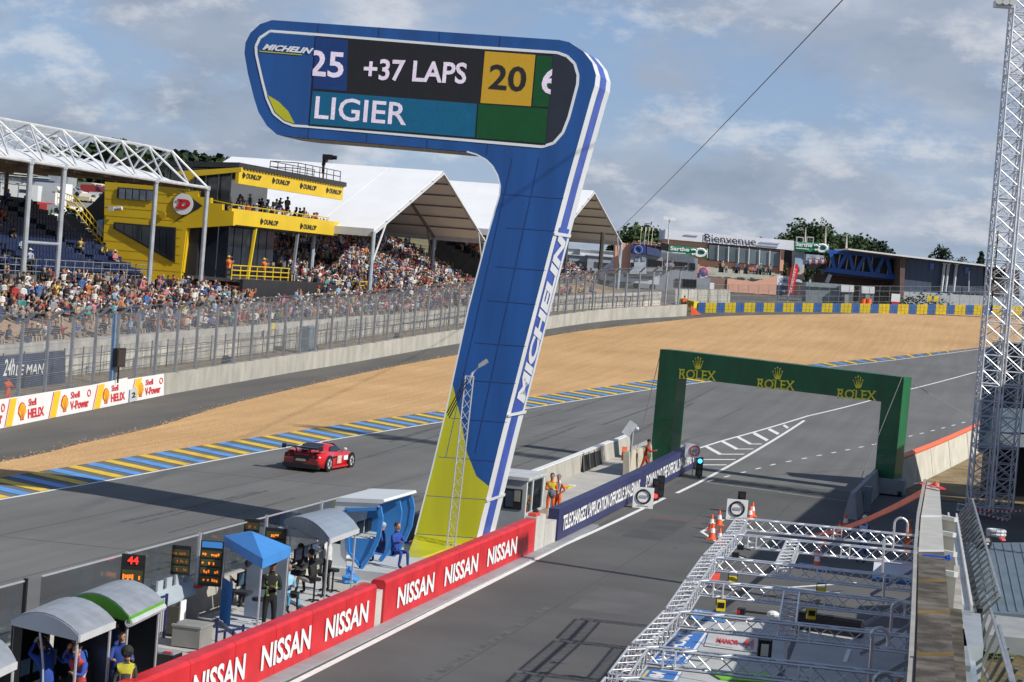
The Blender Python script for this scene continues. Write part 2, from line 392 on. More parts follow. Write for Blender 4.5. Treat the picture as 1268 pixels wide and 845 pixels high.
# kerb stripes between the edge line and the gravel, alternating yellow and blue
M['kyel'] = mat('kerb_yellow', (.78, .53, .035), .6, var=.12, sc=2, fine=.08); M['kblu'] = mat('kerb_blue', (.10, .33, .74), .6, var=.12, sc=2, fine=.08)
kerb = tag(empty('painted_kerb', (-37.5, 73, 0)), kind='structure')
def kerb_stripes():
 Y = 46.0; k = 0; n = 0
 while Y < 262:
  a = interp_x(KL, Y); c = interp_x(GL, Y + 1.8)
  w = .88
  b = MB(); m_ = 4; vs = []
  for j in range(m_ + 1):
   t = j / m_; xx = lerp(a - .10, c + .03, t); yy = Y + 1.8 * t
   for dy in (0, w):
    xk = xx
    vs.append(V(xk, yy + dy, g(xk, yy + dy) + .016))
  # keep inside the band where it narrows
  b.add(vs, [(2 * j + 1, 2 * j, 2 * j + 2, 2 * j + 3) for j in range(m_)])
  b.build('kerb_stripe', M['kyel'] if k % 2 == 0 else M['kblu'], kerb)
  Y += 1.70; k += 1
kerb_stripes()
# pit lane edge line and exit lines
line('pit_lane_edge_line', [(-16.50, 30), (-16.55, 47.7), (-16.6, 57), (-16.75, 78), gxy(823, 617)], .20)
line('pit_exit_line', [gxy(838, 611), gxy(867, 597), gxy(925, 565), gxy(996, 521)], .20)
line('pit_exit_edge_line', [gxy(838, 564), gxy(895, 546), gxy(1000, 515.5), gxy(1075, 497), gxy(1120, 484), gxy(1208, 461), (6, 225)], .20)
def Zq(a, b): return (840 + a / 4.5286, 480 + b / 4.5286)
def chevrons():
 b = MB()
 ch = [[(40, 352), (140, 405), (320, 405)], [(130, 435), (270, 435)], [(150, 328), (235, 375), (370, 375)], [(245, 302), (328, 346), (420, 346)], [(332, 278), (405, 318), (468, 318)], [(422, 256), (500, 298)], [(507, 234), (562, 262)], [(590, 212), (615, 228)]]
 wz = [.55, .5, 1.0, 1.0, 1.0, 1.25, 1.25, 1.1]
 for pts, w in zip(ch, wz):
  pts = [Vector(G(*Zq(*p))) for p in pts]
  for i, (p, q) in enumerate(zip(pts[:-1], pts[1:])):
   ww = w if i == 0 and len(pts) > 2 or w > 1.05 else .5
   d = V(q.x - p.x, q.y - p.y, 0); n = max(1, int(d.length / 2)); d.normalize()
   # stripe of constant ground width measured along the track
   s = V(0, ww, 0)
   vs = []
   for j in range(n + 1):
    c = p.lerp(q, j / n)
    for k in (-.5, .5):
     e = c + s * k; vs.append(V(e.x, e.y, g(e.x, e.y) + .010))
   b.add(vs, [(2 * j, 2 * j + 2, 2 * j + 3, 2 * j + 1) for j in range(n)])
 tag(b.build('chevron_markings', M['white_paint']), kind='structure')
chevrons()
def dashes():
 b = MB(); A = G(876, 596); pts = [V(*gxy(876, 596.5), 0), V(*gxy(960, 575), 0), V(*gxy(1085, 550), 0), V(*gxy(1195, 523), 0), V(2, 185, 0)]
 fine = resample(pts, .9)
 for i in range(0, len(fine) - 2, 3): ribbon(b, [fine[i], fine[i + 1]], .15, .010)
 tag(b.build('dashed_exit_line', M['white_paint']), kind='structure')
dashes()
line('thin_cross_line', [gxy(872, 597.5), gxy(940, 606), gxy(1008, 616), gxy(1060, 622)], .09, M['worn_white'])
line('thin_red_line', [gxy(792, 637), gxy(895, 652), gxy(940, 659)], .07, mat('faded_red', (.45, .06, .05), .8))
line('pit_box_corner_line', [gxy(897, 643), gxy(869, 659), gxy(897, 677)], .16)
line('pit_box_line', [gxy(897, 677), gxy(925, 695)], .12)
# faint joints and skid marks on the track
def skids():
 b = MB(); mk = [([(850, 445), (842, 500)], 0)]
 for k in range(26):
  Y = rnd.uniform(60, 150); X = rnd.uniform(-34, -20); L = rnd.uniform(8, 30); w = rnd.uniform(.10, .22)
  pts = [V(X + .35 * math.sin(i / 6 + k) * .3 + i * .02 * ((k % 5) - 2), Y + i * L / 10, 0) for i in range(11)]; ribbon(b, pts, w, .004 + k * .0002)
 for k in range(14):
  Y = rnd.uniform(45, 98); X = rnd.uniform(-14, -5); L = rnd.uniform(6, 20); w = rnd.uniform(.12, .25)
  pts = [V(X + .05 * i * ((k % 3) - 1), Y + i * L / 10, 0) for i in range(11)]; ribbon(b, pts, w, .007 + k * .0002)
 tag(b.build('skid_marks', mat('skid', (.095, .095, .095), .8, var=.3, sc=3)), kind='structure')
skids()
# lengthwise paving joints and a few repair patches
def joints():
 b = MB()
 for k, off in enumerate((4.6, 9.3, 14.0)):
  ribbon(b, [V(p.x + off, p.y, 0) for p in KL if 20 < p.y < 150 - k * 8], .05, .0035 + k * .0002)
 for k, y in enumerate((64.0, 88.5, 121.0)): ribbon(b, resample([V(interp_x(KL, y) + .1, y, 0), V(-22.4 if y < 110 else -19, y + 1.2, 0)], 3), .05, .0045 + k * .0002)
 for k, x in enumerate((-13.6, -10.4)): ribbon(b, resample([V(x, 30, 0), V(x - .2, 104, 0)], 3), .05, .0065)
 tag(b.build('paving_joints', mat('paving_joint', (.075, .075, .075), .9)), kind='stuff')
 for k, (x, y, w, l) in enumerate(((-12.2, 66, 1.1, 5.0), (-14.6, 86, .8, 7.0))):
  sheet('asphalt_patch', [(x - w, y - l / 2), (x + w, y - l / 2), (x + w, y + l / 2), (x - w, y + l / 2)], .0055, mat('patch_%d' % (k % 2), [(.105, .105, .105), (.072, .072, .074)][k % 2], .85, var=.12, sc=.6, fine=.1))
joints()
# ================================================================== BIG SIGN TOWER (scoreboard)
SD = G(552, 682).dot(FH)
def Sg(x, y, off=0.0): return onD(x, y, SD) - FH * off
M['sblue'] = mat('sign_blue', (.008, .068, .255), .40, var=.13, sc=1.2, det=7, stretch=(1, 1, .12), coat=.2)
M['syel'] = mat('sign_yellow', (.43, .43, .018), .42, var=.10, sc=1.2, det=7, stretch=(1, 1, .12))
M['swhite'] = mat('sign_white', (.66, .69, .72), .4, var=.05, sc=.5)
def sign():
 base = Sg(552, 690)
 t = empty('scoreboard_tower', V(base.x, base.y, 0), 'tall blue and yellow scoreboard tower shaped like a seven, screen reading +37 LAPS', 'scoreboard')
 out = [(336.9, 25), (690, 49.5), (705, 53), (722, 64), (733, 78), (737.5, 93), (736, 106), (731.6, 120), (703, 222), (681, 305), (646, 440), (618, 549)]
 mid = [(589.5, 667)]
 left = [(514, 662), (534, 585), (553, 506), (580, 382), (600, 305), (618.5, 241.5), (619.4, 230), (616, 217), (610, 206), (602, 198), (590, 191.5), (578, 188), (470, 178.5), (365.7, 170), (343, 167), (330.5, 156), (320, 139), (314.5, 121.5), (307, 91.7), (302.6, 66), (304, 53), (310, 41), (322, 30)]
 ex = V(0, 2.7, 0)
 # body: blue upper, yellow lower, cut along the artwork's diagonal
 P = [Sg(*p) for p in out + mid + left]
 body = MB().prism(P, ex).build('body', [M['sblue']], t)
 # white edge trim: sheet on the right hand side and the under side
 b = MB()
 edge = out[1:] + mid
 for (a, c) in zip(edge[:-1], edge[1:]):
  A = Sg(*a); C = Sg(*c); n = (C - A).cross(ex).normalized()
  if n.dot(R0) < 0: n = -n
  n *= .012
  for u0, u1, k in ((0.0, .30, 0), (.30, .70, 1), (.70, 1.0, 0)):
   if k == 0: b.quad(A + ex * u0 + n, C + ex * u0 + n, C + ex * u1 + n, A + ex * u1 + n, 0)
   else: b.quad(A + ex * u0 + n * 1.5, C + ex * u0 + n * 1.5, C + ex * u1 + n * 1.5, A + ex * u1 + n * 1.5, 1)
 b.build('edge_stripes', [M['swhite'], mat('stripe_blue', (.05, .10, .42), .4)], t)
 # under side of the head, bare metal
 und = [(578, 188), (470, 178.5), (365.7, 170), (343, 167)]
 b = MB()
 for a, c in zip(und[:-1], und[1:]):
  A = Sg(*a) - UP * .012; C = Sg(*c) - UP * .012
  b.quad(A + ex * .06, C + ex * .06, C + ex * .98, A + ex * .98)
 b.build('soffit', mat('soffit', (.33, .29, .25), .6, .2), t)
 # yellow artwork field with its diagonal edge
 yel = [(503, 662)]
 yp = [(553, 506), (558, 500), (566, 560), (572, 600), (592, 625), (603, 612), (589.5, 667), (514, 662), (534, 585)]
 # swept boundary between blue and yellow
 sweep = [(560, 474), (571, 520), (578, 560), (590, 590), (606, 603)]
 b = MB(); poly = [Sg(p[0], p[1], .01) for p in [(514, 662), (534, 585), (553, 506)] + sweep + [(589.5, 667)]]
 b.prism(poly, -FH * .006)
 b.build('yellow_panel', M['syel'], t)
 # pale blank band left where the mascot artwork stood
 band = [(557, 488), (580, 382)] ;
 # yellow foot that flares toward the camera
 fl = [Sg(514, 662, .012), Sg(589.5, 667, .012), G(600, 664), G(503, 696)]
 fl2 = [p.copy() for p in fl]
 fl2[3] = G(501.5, 697); fl2[2] = G(590, 690)
 b = MB(); b.quad(fl2[3], fl2[2], fl2[1], fl2[0])
 q0 = [fl2[0] + ex * .6, fl2[1] + ex * .6]
 b.add([fl2[3], fl2[0], q0[0], V(q0[0].x, q0[0].y, 0)], [(0, 1, 2, 3)]); b.add([fl2[2], fl2[1], q0[1], V(q0[1].x, q0[1].y, 0)], [(3, 2, 1, 0)])
 b.build('foot', M['syel'], t)
 # raised outline of the front face, thin white edge
 def outline(pts, w, off, m, name):
  b = MB()
  n = len(pts)
  for i in range(n):
   b.bar(Sg(*pts[i], off), Sg(*pts[(i + 1) % n], off), w, .02, up=FH)
  return b.build(name, m, t)
 b = MB()
 for a, c in zip(left[:12], left[1:12]): b.bar(Sg(*a, .01), Sg(*c, .01), .05, .03, up=FH)
 b.build('edge_trim', M['swhite'], t)
 ring = [(334.7, 38.9), (391, 43), (560, 56.7), (690, 65.4), (702, 69.7), (711.5, 79), (715.7, 93.4), (715, 105), (704.4, 145.4), (697, 164.4), (685.5, 177.4), (671, 182), (381.6, 156.7), (363.5, 155.6), (351.8, 151), (339, 140.7), (330.5, 121.5), (325, 100), (317.7, 68), (317, 57.6), (322, 47)]
 outline(ring, .10, .015, M['swhite'], 'panel_outline')
 # bezel, screen and its fields
 def poly(name, pts, off, m, parent=t): return MB().prism([Sg(*p, off) for p in pts], -FH * .012).build(name, m, parent)
 def Z(a, b): return (290 + a / 2.6404, 10 + b / 2.6404)
 emit = lambda n, c, e, **k: mat(n, c, .35, var=.10, sc=2, emit=e, fine=.3, fsc=22, **k)
 poly('bezel', [(684.5, 66.5), (690, 66.6), (701, 71), (710, 80), (714.2, 93.4), (713.5, 105), (703, 145), (695.8, 163.6), (685, 176), (671, 180.6), (676, 177)], .012, mat('bezel', (.014, .018, .034), .5))
 scr = poly('screen', [(391, 44.5), (684.5, 68), (675.5, 180), (382, 156)], .02, emit('screen_black', (.009, .008, .010), .3))
 poly('screen_field', [Z(372, 106), (391, 46), (385.8, 111.5), Z(370, 273)][0:1] + [Z(372, 104), Z(368, 273), Z(258, 264), (391, 46)][1:] + [], .035, emit('screen_blue', (.004, .022, .10), .5), scr)
 poly('screen_field', [Z(257, 272), Z(794, 314), Z(786, 424), Z(247, 380)], .035, emit('screen_teal', (.001, .055, .115), .7), scr)
 poly('screen_field', [Z(820, 142), Z(985, 154), Z(970, 322), Z(805, 311)], .035, mat('screen_amber', (.38, .22, .01), .5, emit=.3, var=.1, sc=30), scr)
 poly('screen_field', [Z(989, 156), Z(1040, 159), Z(1027, 325), Z(974, 322)], .035, emit('screen_green', (.001, .038, .008), .6), scr)
 poly('screen_field', [Z(799, 315), Z(1026, 331), Z(1017, 443), Z(791, 425)], .035, emit('screen_green', (.001, .038, .008), .6), scr)
 lt = emit('screen_text', (.52, .46, .56), .45); dk = M['black']
 def tx(s, a, b, c, m, par, **k): return text(s, Sg(*Z(*a), .05), Sg(*Z(*b), .05), Sg(*Z(*c), .05), m, 'lettering', par, **k)
 tx('25', (256, 223), (356, 231), (262, 138), lt, scr, bold=.02, clip=(.12, 1))
 tx('+37 LAPS', (421, 235), (757, 250), (427, 165), lt, scr, bold=.022)
 tx('20', (831, 266), (952, 277), (838, 183), dk, scr, bold=.02)
 tx('6', (1003, 279), (1034, 283), (1009, 196), lt, scr, bold=.02, clip=(0, .55))
 tx('LIGIER', (262, 362), (562, 385), (268, 288), lt, scr, bold=.012)
 # blue logo panel beside the screen (no mascot), tyre maker lettering and underline
 poly('logo_panel', [(334.7, 40), (390, 44), (381.5, 155.5), (363.5, 154.3), (352.5, 150), (340.3, 139.7), (331.8, 121), (326.3, 100), (319, 68), (318.3, 58.5), (323, 48.5)], .013, M['sblue'])
 poly('logo_panel_field', [(331.5, 118), (345, 126), (357, 138), (365, 153.5), (352.5, 149.3), (341, 139.2)], .03, M['syel'])
 tx('MICHELIN', (92, 137), (254, 151), (99, 118), M['swhite'], t, bold=.045, shear=.28)
 b = MB(); b.bar(Sg(*Z(82, 142), .04), Sg(*Z(222, 154), .04), .035, .02, up=FH); b.build('underline', M['syel'], t)
 # panel seams down the leg
 b = MB()
 for a, c in (((628, 282), (688, 286)), ((619, 240), (698, 246)), ((614, 330), (676, 335)), ((604, 372), (664, 377)), ((588, 424), (651, 429)), ((571, 470), (639, 475)), ((558, 518), (628, 523)), ((543, 566), (613, 571)), ((528, 614), (602, 619)), ((514.5, 661), (590, 666.5)), ((668, 196), (589, 560)), ((635, 196), (552, 566)),
                 ((395, 28.8), (393.6, 43.5)), ((470, 34), (469, 49)), ((545, 39.5), (544, 55)), ((620, 44.7), (619, 60)), ((383, 157.5), (381.5, 171)), ((455, 163.5), (454.3, 177)), ((530, 169.5), (529, 183)), ((605, 177), (603, 192))):
  b = MB(); b.bar(Sg(*a, .014), Sg(*c, .014), .022, .006, up=FH); b.build('panel_seam', mat('seam', (.010, .055, .24), .6), t)
 # small logo letters running up the edge
 A = Sg(681, 305); B = Sg(618, 549); e = ex
 def Ed(a, c, u, off=.02):  # point on side between px a (top) and c
  n = (B - A).cross(ex).normalized(); n = n if n.dot(R0) > 0 else -n
  return a + ex * u + n * off
 lo = Sg(627.5, 512); hi = Sg(687, 281)
 b = MB(); n = (B - A).cross(ex).normalized(); n = n if n.dot(R0) > 0 else -n
 b.quad(lo + ex * .22 + n * .03, lo + ex * .86 + n * .03, hi + ex * .86 + n * .03, hi + ex * .22 + n * .03); b.build('edge_panel', mat('stripe_blue', (.05, .10, .42), .4), t)
 text('MICHELIN', lo.lerp(hi, .04) + ex * .80 + n * .04, lo.lerp(hi, .97) + ex * .80 + n * .04, lo.lerp(hi, .04) + ex * .28 + n * .04, M['swhite'], 'lettering', t, bold=.05, shear=.25)
 for px in ((685, 291), (628, 516), (601, 622)):
  b = MB(); q = Sg(*px); d = (hi - lo).normalized() * .12
  b.quad(q + n * .045, q + ex + n * .045, q + ex + n * .045 + d, q + n * .045 + d)
  b.build('edge_band', M['swhite'], t)
 # concrete plinth
 c = (G(505, 697) + G(600, 664)) / 2
 MB().prism([Sg(500, 692) , Sg(604, 668), Sg(604, 668) + V(0, 3, 0), Sg(500, 692) + V(0, 3, 0)], V(0, 0, .12)).build('plinth', M['concrete'], t)
sign()
# ================================================================== GREEN ARCH
M['green'] = mat('arch_green', (.0035, .125, .046), .42, var=.14, sc=1.0, det=7, stretch=(1, 1, .4), coat=.25)
M['gold'] = mat('gold_print', (.90, .80, .05), .5, var=.03)
def arch():
 a0 = G(805, 574); a1 = G(1083, 616)
 t = empty('finish_gantry', V(a0.x, a0.y, a0.z), 'green box arch with three gold crowns over the pit exit', 'arch')
 D0 = onD(805, 574, G(805, 574).dot(FH)).dot(FH)
 pa = G(805, 574); pb = G(1100, 613)
 pa = V(pa.x, pa.y, 0); pb = V(pb.x, pb.y, 0); ax = (pb - pa).normalized(); nr = V(ax.y, -ax.x, 0)   # toward camera
 def A(x, y, off=0.0):
  d = ray(x, y); k = (pa - V(0, 0, 0)).dot(nr) / d.dot(nr); return CAM + d * k + nr * off
 tk = -nr * 1.25
 L = [(817.5, 433), (838, 434.9), (838.8, 466), (829, 574.5), (804.5, 574)]
 MB().prism([A(*p) for p in [(817.5, 432.5), (839, 434.6), (838.7, 467), (829, 577), (804.5, 574)]], tk).build('left_leg', M['green'], t)
 MB().prism([A(*p) for p in [(839.1, 434.6), (1092, 464.2), (1091, 497.6), (838.9, 467)]], tk).build('beam', M['green'], t)
 MB().prism([A(*p) for p in [(1092.1, 464.2), (1119.5, 467.5), (1105, 613.5), (1081, 612), (1091.1, 497.6)]], tk).build('right_leg', M['green'], t)
 # crowns and lettering
 def crown(cx, cy, w, h):
  b = MB()
  for k, (dx, hh) in enumerate([(-.46, .62), (-.24, .88), (0, 1.0), (.24, .88), (.46, .62)]):
   base = (cx + dx * w * .38, cy + h * .5); tip = (cx + dx * w, cy + h * .5 - h * hh * .86)
   wd = w * .05
   b.prism([A(base[0] - wd * 1.6, base[1], .015), A(base[0] + wd * 1.6, base[1], .015), A(tip[0], tip[1], .015)], nr * .01)
   b.prism([A(tip[0] + w * .065 * math.cos(q * 1.047), tip[1] - h * .05 + w * .065 * math.sin(q * 1.047), .015) for q in range(6)], nr * .01)
  b.prism([A(cx - w * .22, cy + h * .36, .015), A(cx + w * .22, cy + h * .36, .015), A(cx + w * .20, cy + h * .55, .015), A(cx - w * .20, cy + h * .55, .015)], nr * .012)
  return b
 for i, (cx, cy, x0, y0, x1, y1) in enumerate([(864.5, 449, 841, 468.5, 886, 471.6), (963, 461.5, 938, 480.6, 983.5, 483.6), (1062.8, 472.5, 1037, 493.2, 1084.5, 496.0)]):
  crown(cx, cy, 12.5, 15.5).build('crown', M['gold'], t)
  h = 11.5
  cu_p0 = A(x0, y0, .012); cu_p1 = A(x1, y1, .012); up = A(x0 + 1, y0 - h, .012)
  text('ROLEX', cu_p0, cu_p1, up, M['gold'], 'lettering', t, bold=.012)
  # serifs
 b = MB()
 for (x0, y0, x1, y1) in [(841, 468.5, 886, 471.6), (938, 480.6, 983.5, 483.6), (1037, 493.2, 1084.5, 496.0)]:
  for fr in (.03, .13, .44, .64, .82, .97):
   for top in (0, 1):
    cx = lerp(x0, x1, fr); cy = lerp(y0, y1, fr) - top * 11.0
    b.bar(A(cx - 1.5, cy - .3, .03), A(cx + 1.5, cy, .03), .05, .01, up=nr)
 tag(b.build('serif', M['gold'], t), kind='stuff')
 # base cart under the right leg
 cart = G(1092, 625)
 b = MB(); c = A(1094, 622);
 b.box(V(c.x, c.y + .3, g(c.x, c.y) + .45), (2.0, 1.6, .75)); b.build('base_block', M['grey'], t)
 for dx in (-.8, .8):
  for dy in (-.5, 1.0): b = MB(); b.tube(V(c.x + dx - .1, c.y + dy, g(c.x, c.y) + .14), V(c.x + dx + .1, c.y + dy, g(c.x, c.y) + .14), .14, 10); b.build('castor', M['rubber'], t)
 # guy lines
 for nm, p, q in (('guy_line', A(819, 433), G(788, 560)), ('guy_line', A(1117, 468, .05), A(1080, 600, 2.2)), ('guy_line', A(1119, 469), onD(1208, 520, 120))):
  MB().tube(p, q, .018, 5).build(nm, mat('cable', (.25, .26, .27), .5), t)
 return A
ARCH = arch()
# ================================================================== LEFT SIDE: barrier, fence, wall, crowd bank
WX = -58.0
def bt(Y): return max(3.8 + (Y - 119) * .0225, g(wallx(Y), Y) + 2.5 if Y > 170 else 0)
def wallx(Y):
 if Y <= 150: return WX
 w = min(1, (Y - 150) / 40); bx = interp_x(BL, min(Y, 243)) + max(0, Y - 243) * .8
 return lerp(WX, bx - 5.2, w) if Y < 280 else interp_x(BL, 243) - 5.2 + 29.6
def offset_curve(L, d):   # shift to the left (-X side) of travel
 out = []
 for i, p in enumerate(L):
  t = (L[min(len(L) - 1, i + 1)] - L[max(0, i - 1)]); t.normalize(); out.append(V(p.x - t.y * d, p.y + t.x * d, 0))
 return out
BR = resample([V(p.x, p.y, 0) for p in BL], 3.0)
def wall_strip(pts, thick, z0, z1, b=None, m=0):
 b = b or MB(); back = offset_curve(pts, thick); n = len(pts); vs = []
 for p, q in zip(pts, back):
  vs += [V(p.x, p.y, z0(p)), V(p.x, p.y, z1(p)), V(q.x, q.y, z1(q)), V(q.x, q.y, z0(q))]
 fs = []
 for i in range(n - 1):
  a = 4 * i
  for k in range(4): fs.append((a + k, a + (k + 1) % 4, a + 4 + (k + 1) % 4, a + 4 + k))
 fs += [(3, 2, 1, 0), (4 * n - 4, 4 * n - 3, 4 * n - 2, 4 * n - 1)]
 return b.add(vs, fs, m)
gz = lambda k: (lambda p: g(p.x, p.y) + k)
o = wall_strip(BR, .35, gz(-.2), gz(1.35)).build('concrete_barrier', M['concrete'])
tag(o, 'long bare concrete barrier between the run-off strip and the tall debris fence', 'barrier')
# earth strip behind barrier
sheet('verge', [(p.x - .2, p.y) for p in BR] + [(-70, 300), (-70, -20)], .55, mat('dirt', (.20, .15, .085), .95, col2=(.30, .235, .14), sc=.7, det=8, bump=.4, bsc=8, fine=.2, fsc=6), zf=lambda x, y: g(x, y) + (0.15 if y < 120 else .35))
# debris fence
def debris_fence():
 t = empty('debris_fence', V(-51, 97, 0), 'tall grey debris fence with inward bent posts on top of the concrete barrier', 'fence')
 line_ = offset_curve([p for p in BR if p.y > 20], .18); acc = 0; last = None
 tot = [0]
 for a, c in zip(line_[:-1], line_[1:]): tot.append(tot[-1] + (c - a).length)
 def at_s(s):
  for i in range(len(tot) - 1):
   if tot[i] <= s <= tot[i + 1]:
    f = (s - tot[i]) / (tot[i + 1] - tot[i]); p = line_[i].lerp(line_[i + 1], f); d = (line_[i + 1] - line_[i]).normalized(); return p, d
  return line_[-1], V(0, 1, 0)
 s = 68.5; me = None
 pm = M['galv']
 while s < tot[-1]:
  p, d = at_s(s); n = V(d.y, -d.x, 0); z = g(p.x, p.y) + 1.30
  if me is None:
   b = MB(); b.box(V(0, 0, 2.05), (.15, .17, 4.1)); b.bar(V(0, 0, 4.0), V(.72, 0, 4.62), .15, .13); b.box(V(0, 0, .06), (.4, .4, .04)); me = b.mesh('post', pm)
  o = bpy.data.objects.new('post', me); lnk(o, t); o.location = V(p.x, p.y, z) - t.location; o.rotation_euler.z = math.atan2(n.y, n.x)
  s += 3.6 if p.y < 185 else 2.3
 b = MB()
 S0, S1 = 65, tot[-1]
 ss = [S0 + i * 3.05 for i in range(int((S1 - S0) / 3.05) + 1)]
 P_ = [at_s(x) for x in ss]
 def pt(i, f, h):
  p, d = P_[i]; q, _ = P_[min(i + 1, len(P_) - 1)]; c = p.lerp(q, f); n = V(d.y, -d.x, 0); z = g(c.x, c.y) + 1.35
  if h > 4.05: k = (h - 4.05); return V(c.x, c.y, z + 4.05) + n * (k * .76) + V(0, 0, k * .65)
  return V(c.x, c.y, z + h)
 for i in range(len(P_) - 1):
  for h in [x * .10 for x in range(1, 41)] + [4.2, 4.35, 4.5, 4.65, 4.8]: b.bar(pt(i, 0, h) - P_[i][1] * 0 + V(.10, 0, 0), pt(i, 1, h) + V(.10, 0, 0), .008, .008)
  for k in range(30): f = k / 30; b.bar(pt(i, f, .05) + V(.10, 0, 0), pt(i, f, 4.05) + V(.10, 0, 0), .009, .009)
 tag(b.build('wire_mesh', mat('wire_pale', (.30, .32, .35), .5, .3), t), kind='stuff')
 b = MB()
 for i in range(len(P_) - 1):
  for h in (.3, 1.1, 1.9, 2.7, 3.5, 4.1, 4.7): b.tube(pt(i, 0, h) + V(.11, 0, 0), pt(i, 1, h) + V(.11, 0, 0), .014, 4, cap=False)
 tag(b.build('cable', M['galv'], t), kind='stuff')
debris_fence()
# pale slab wall under the crowd with parapet
def slab_wall():
 t = empty('retaining_wall', V(WX, 100, 0), 'pale concrete slab wall holding up the crowd bank behind the debris fence', 'wall')
 Y = 92.0; k = 0
 while Y < 243:
  w = 2.94; b = MB(); x0 = wallx(Y); x1 = wallx(Y + w)
  zb0 = g(x0, Y) - .1; zt0 = bt(Y) - .95; zt1 = bt(Y + w) - .95
  dx = (k % 3 - 1) * .012
  b.hexa([V(x0 + dx, Y, zb0), V(x1 + dx, Y + w, zb0), V(x1 - .25, Y + w, zb0), V(x0 - .25, Y, zb0), V(x0 + dx, Y, zt0), V(x1 + dx, Y + w, zt1), V(x1 - .25, Y + w, zt1), V(x0 - .25, Y, zt0)])
  b.build('slab', mat('slab_%d' % (k % 3), [(.66, .64, .56), (.60, .585, .52), (.70, .68, .60)][k % 3], .9, var=.16, sc=.9, det=7, stretch=(1, 1, .4), fine=.08), t)
  b = MB()
  b.hexa([V(x0 + .10, Y - .03, zt0 + .012), V(x1 + .10, Y + w + .03, zt1 + .012), V(x1 - .5, Y + w + .03, zt1 + .012), V(x0 - .5, Y - .03, zt0 + .012), V(x0 + .10, Y - .03, bt(Y)), V(x1 + .10, Y + w + .03, bt(Y + w)), V(x1 - .5, Y + w + .03, bt(Y + w)), V(x0 - .5, Y - .03, bt(Y))])
  b.build('parapet', mat('parapet', (.42, .41, .38), .9, var=.18, sc=1.2, det=7, fine=.1), t)
  Y += 3.0; k += 1
slab_wall()
def inner_fence():
 t = empty('inner_fence', V(WX + .9, 100, 0), 'low thin wire fence standing in front of the pale slab wall', 'fence')
 me = None; b = MB(); Y = 94.0
 while Y < 250:
  x = wallx(Y) + .9; z = g(x, Y) + .4
  if me is None:
   q = MB(); q.box(V(0, 0, 1.2), (.07, .07, 2.4)); me = q.mesh('post', mat('fence_post', (.14, .14, .14), .7))
  o = bpy.data.objects.new('post', me); lnk(o, t); o.location = V(x, Y, z) - t.location
  x2 = wallx(Y + 2.6) + .9; z2 = g(x2, Y + 2.6) + .4
  for h in (.3, .8, 1.3, 1.8, 2.3): b.bar(V(x, Y, z + h), V(x2, Y + 2.6, z2 + h), .02)
  for k in range(1, 26): f = k / 26; xx = lerp(x, x2, f); zz = lerp(z, z2, f); b.bar(V(xx, Y + 2.6 * f, zz), V(xx, Y + 2.6 * f, zz + 2.3), .006)
  Y += 2.6
 tag(b.build('wire', mat('fence_post', (.14, .14, .14), .7), t), kind='stuff')
inner_fence()
def bank_h(X, Y):
 Y = min(Y, 240)
 h = lerp(2.3, 1.2, min(1, max(0, (Y - 140) / 25)))
 if Y > 172: h += min(1, (Y - 172) / 15) * .9
 if Y > 205: h = lerp(h, .5, min(1, (Y - 205) / 15))
 k = min(1.0, max(0, (wallx(Y) - .3 - X) / 8.2)); return bt(Y) - .12 + k * h
sheet('spectator_bank', [(wallx(y) - .3, y) for y in range(80, 242, 6)] + [(wallx(242) - .3, 242), (-62, 256), (-66, 300), (-96, 300), (-96, 80)], 0.0, mat('sand_bank', (.42, .27, .15), .95, col2=(.32, .24, .16), sc=.5, det=8, bump=.3, bsc=6, fine=.15, fsc=5), zf=bank_h)
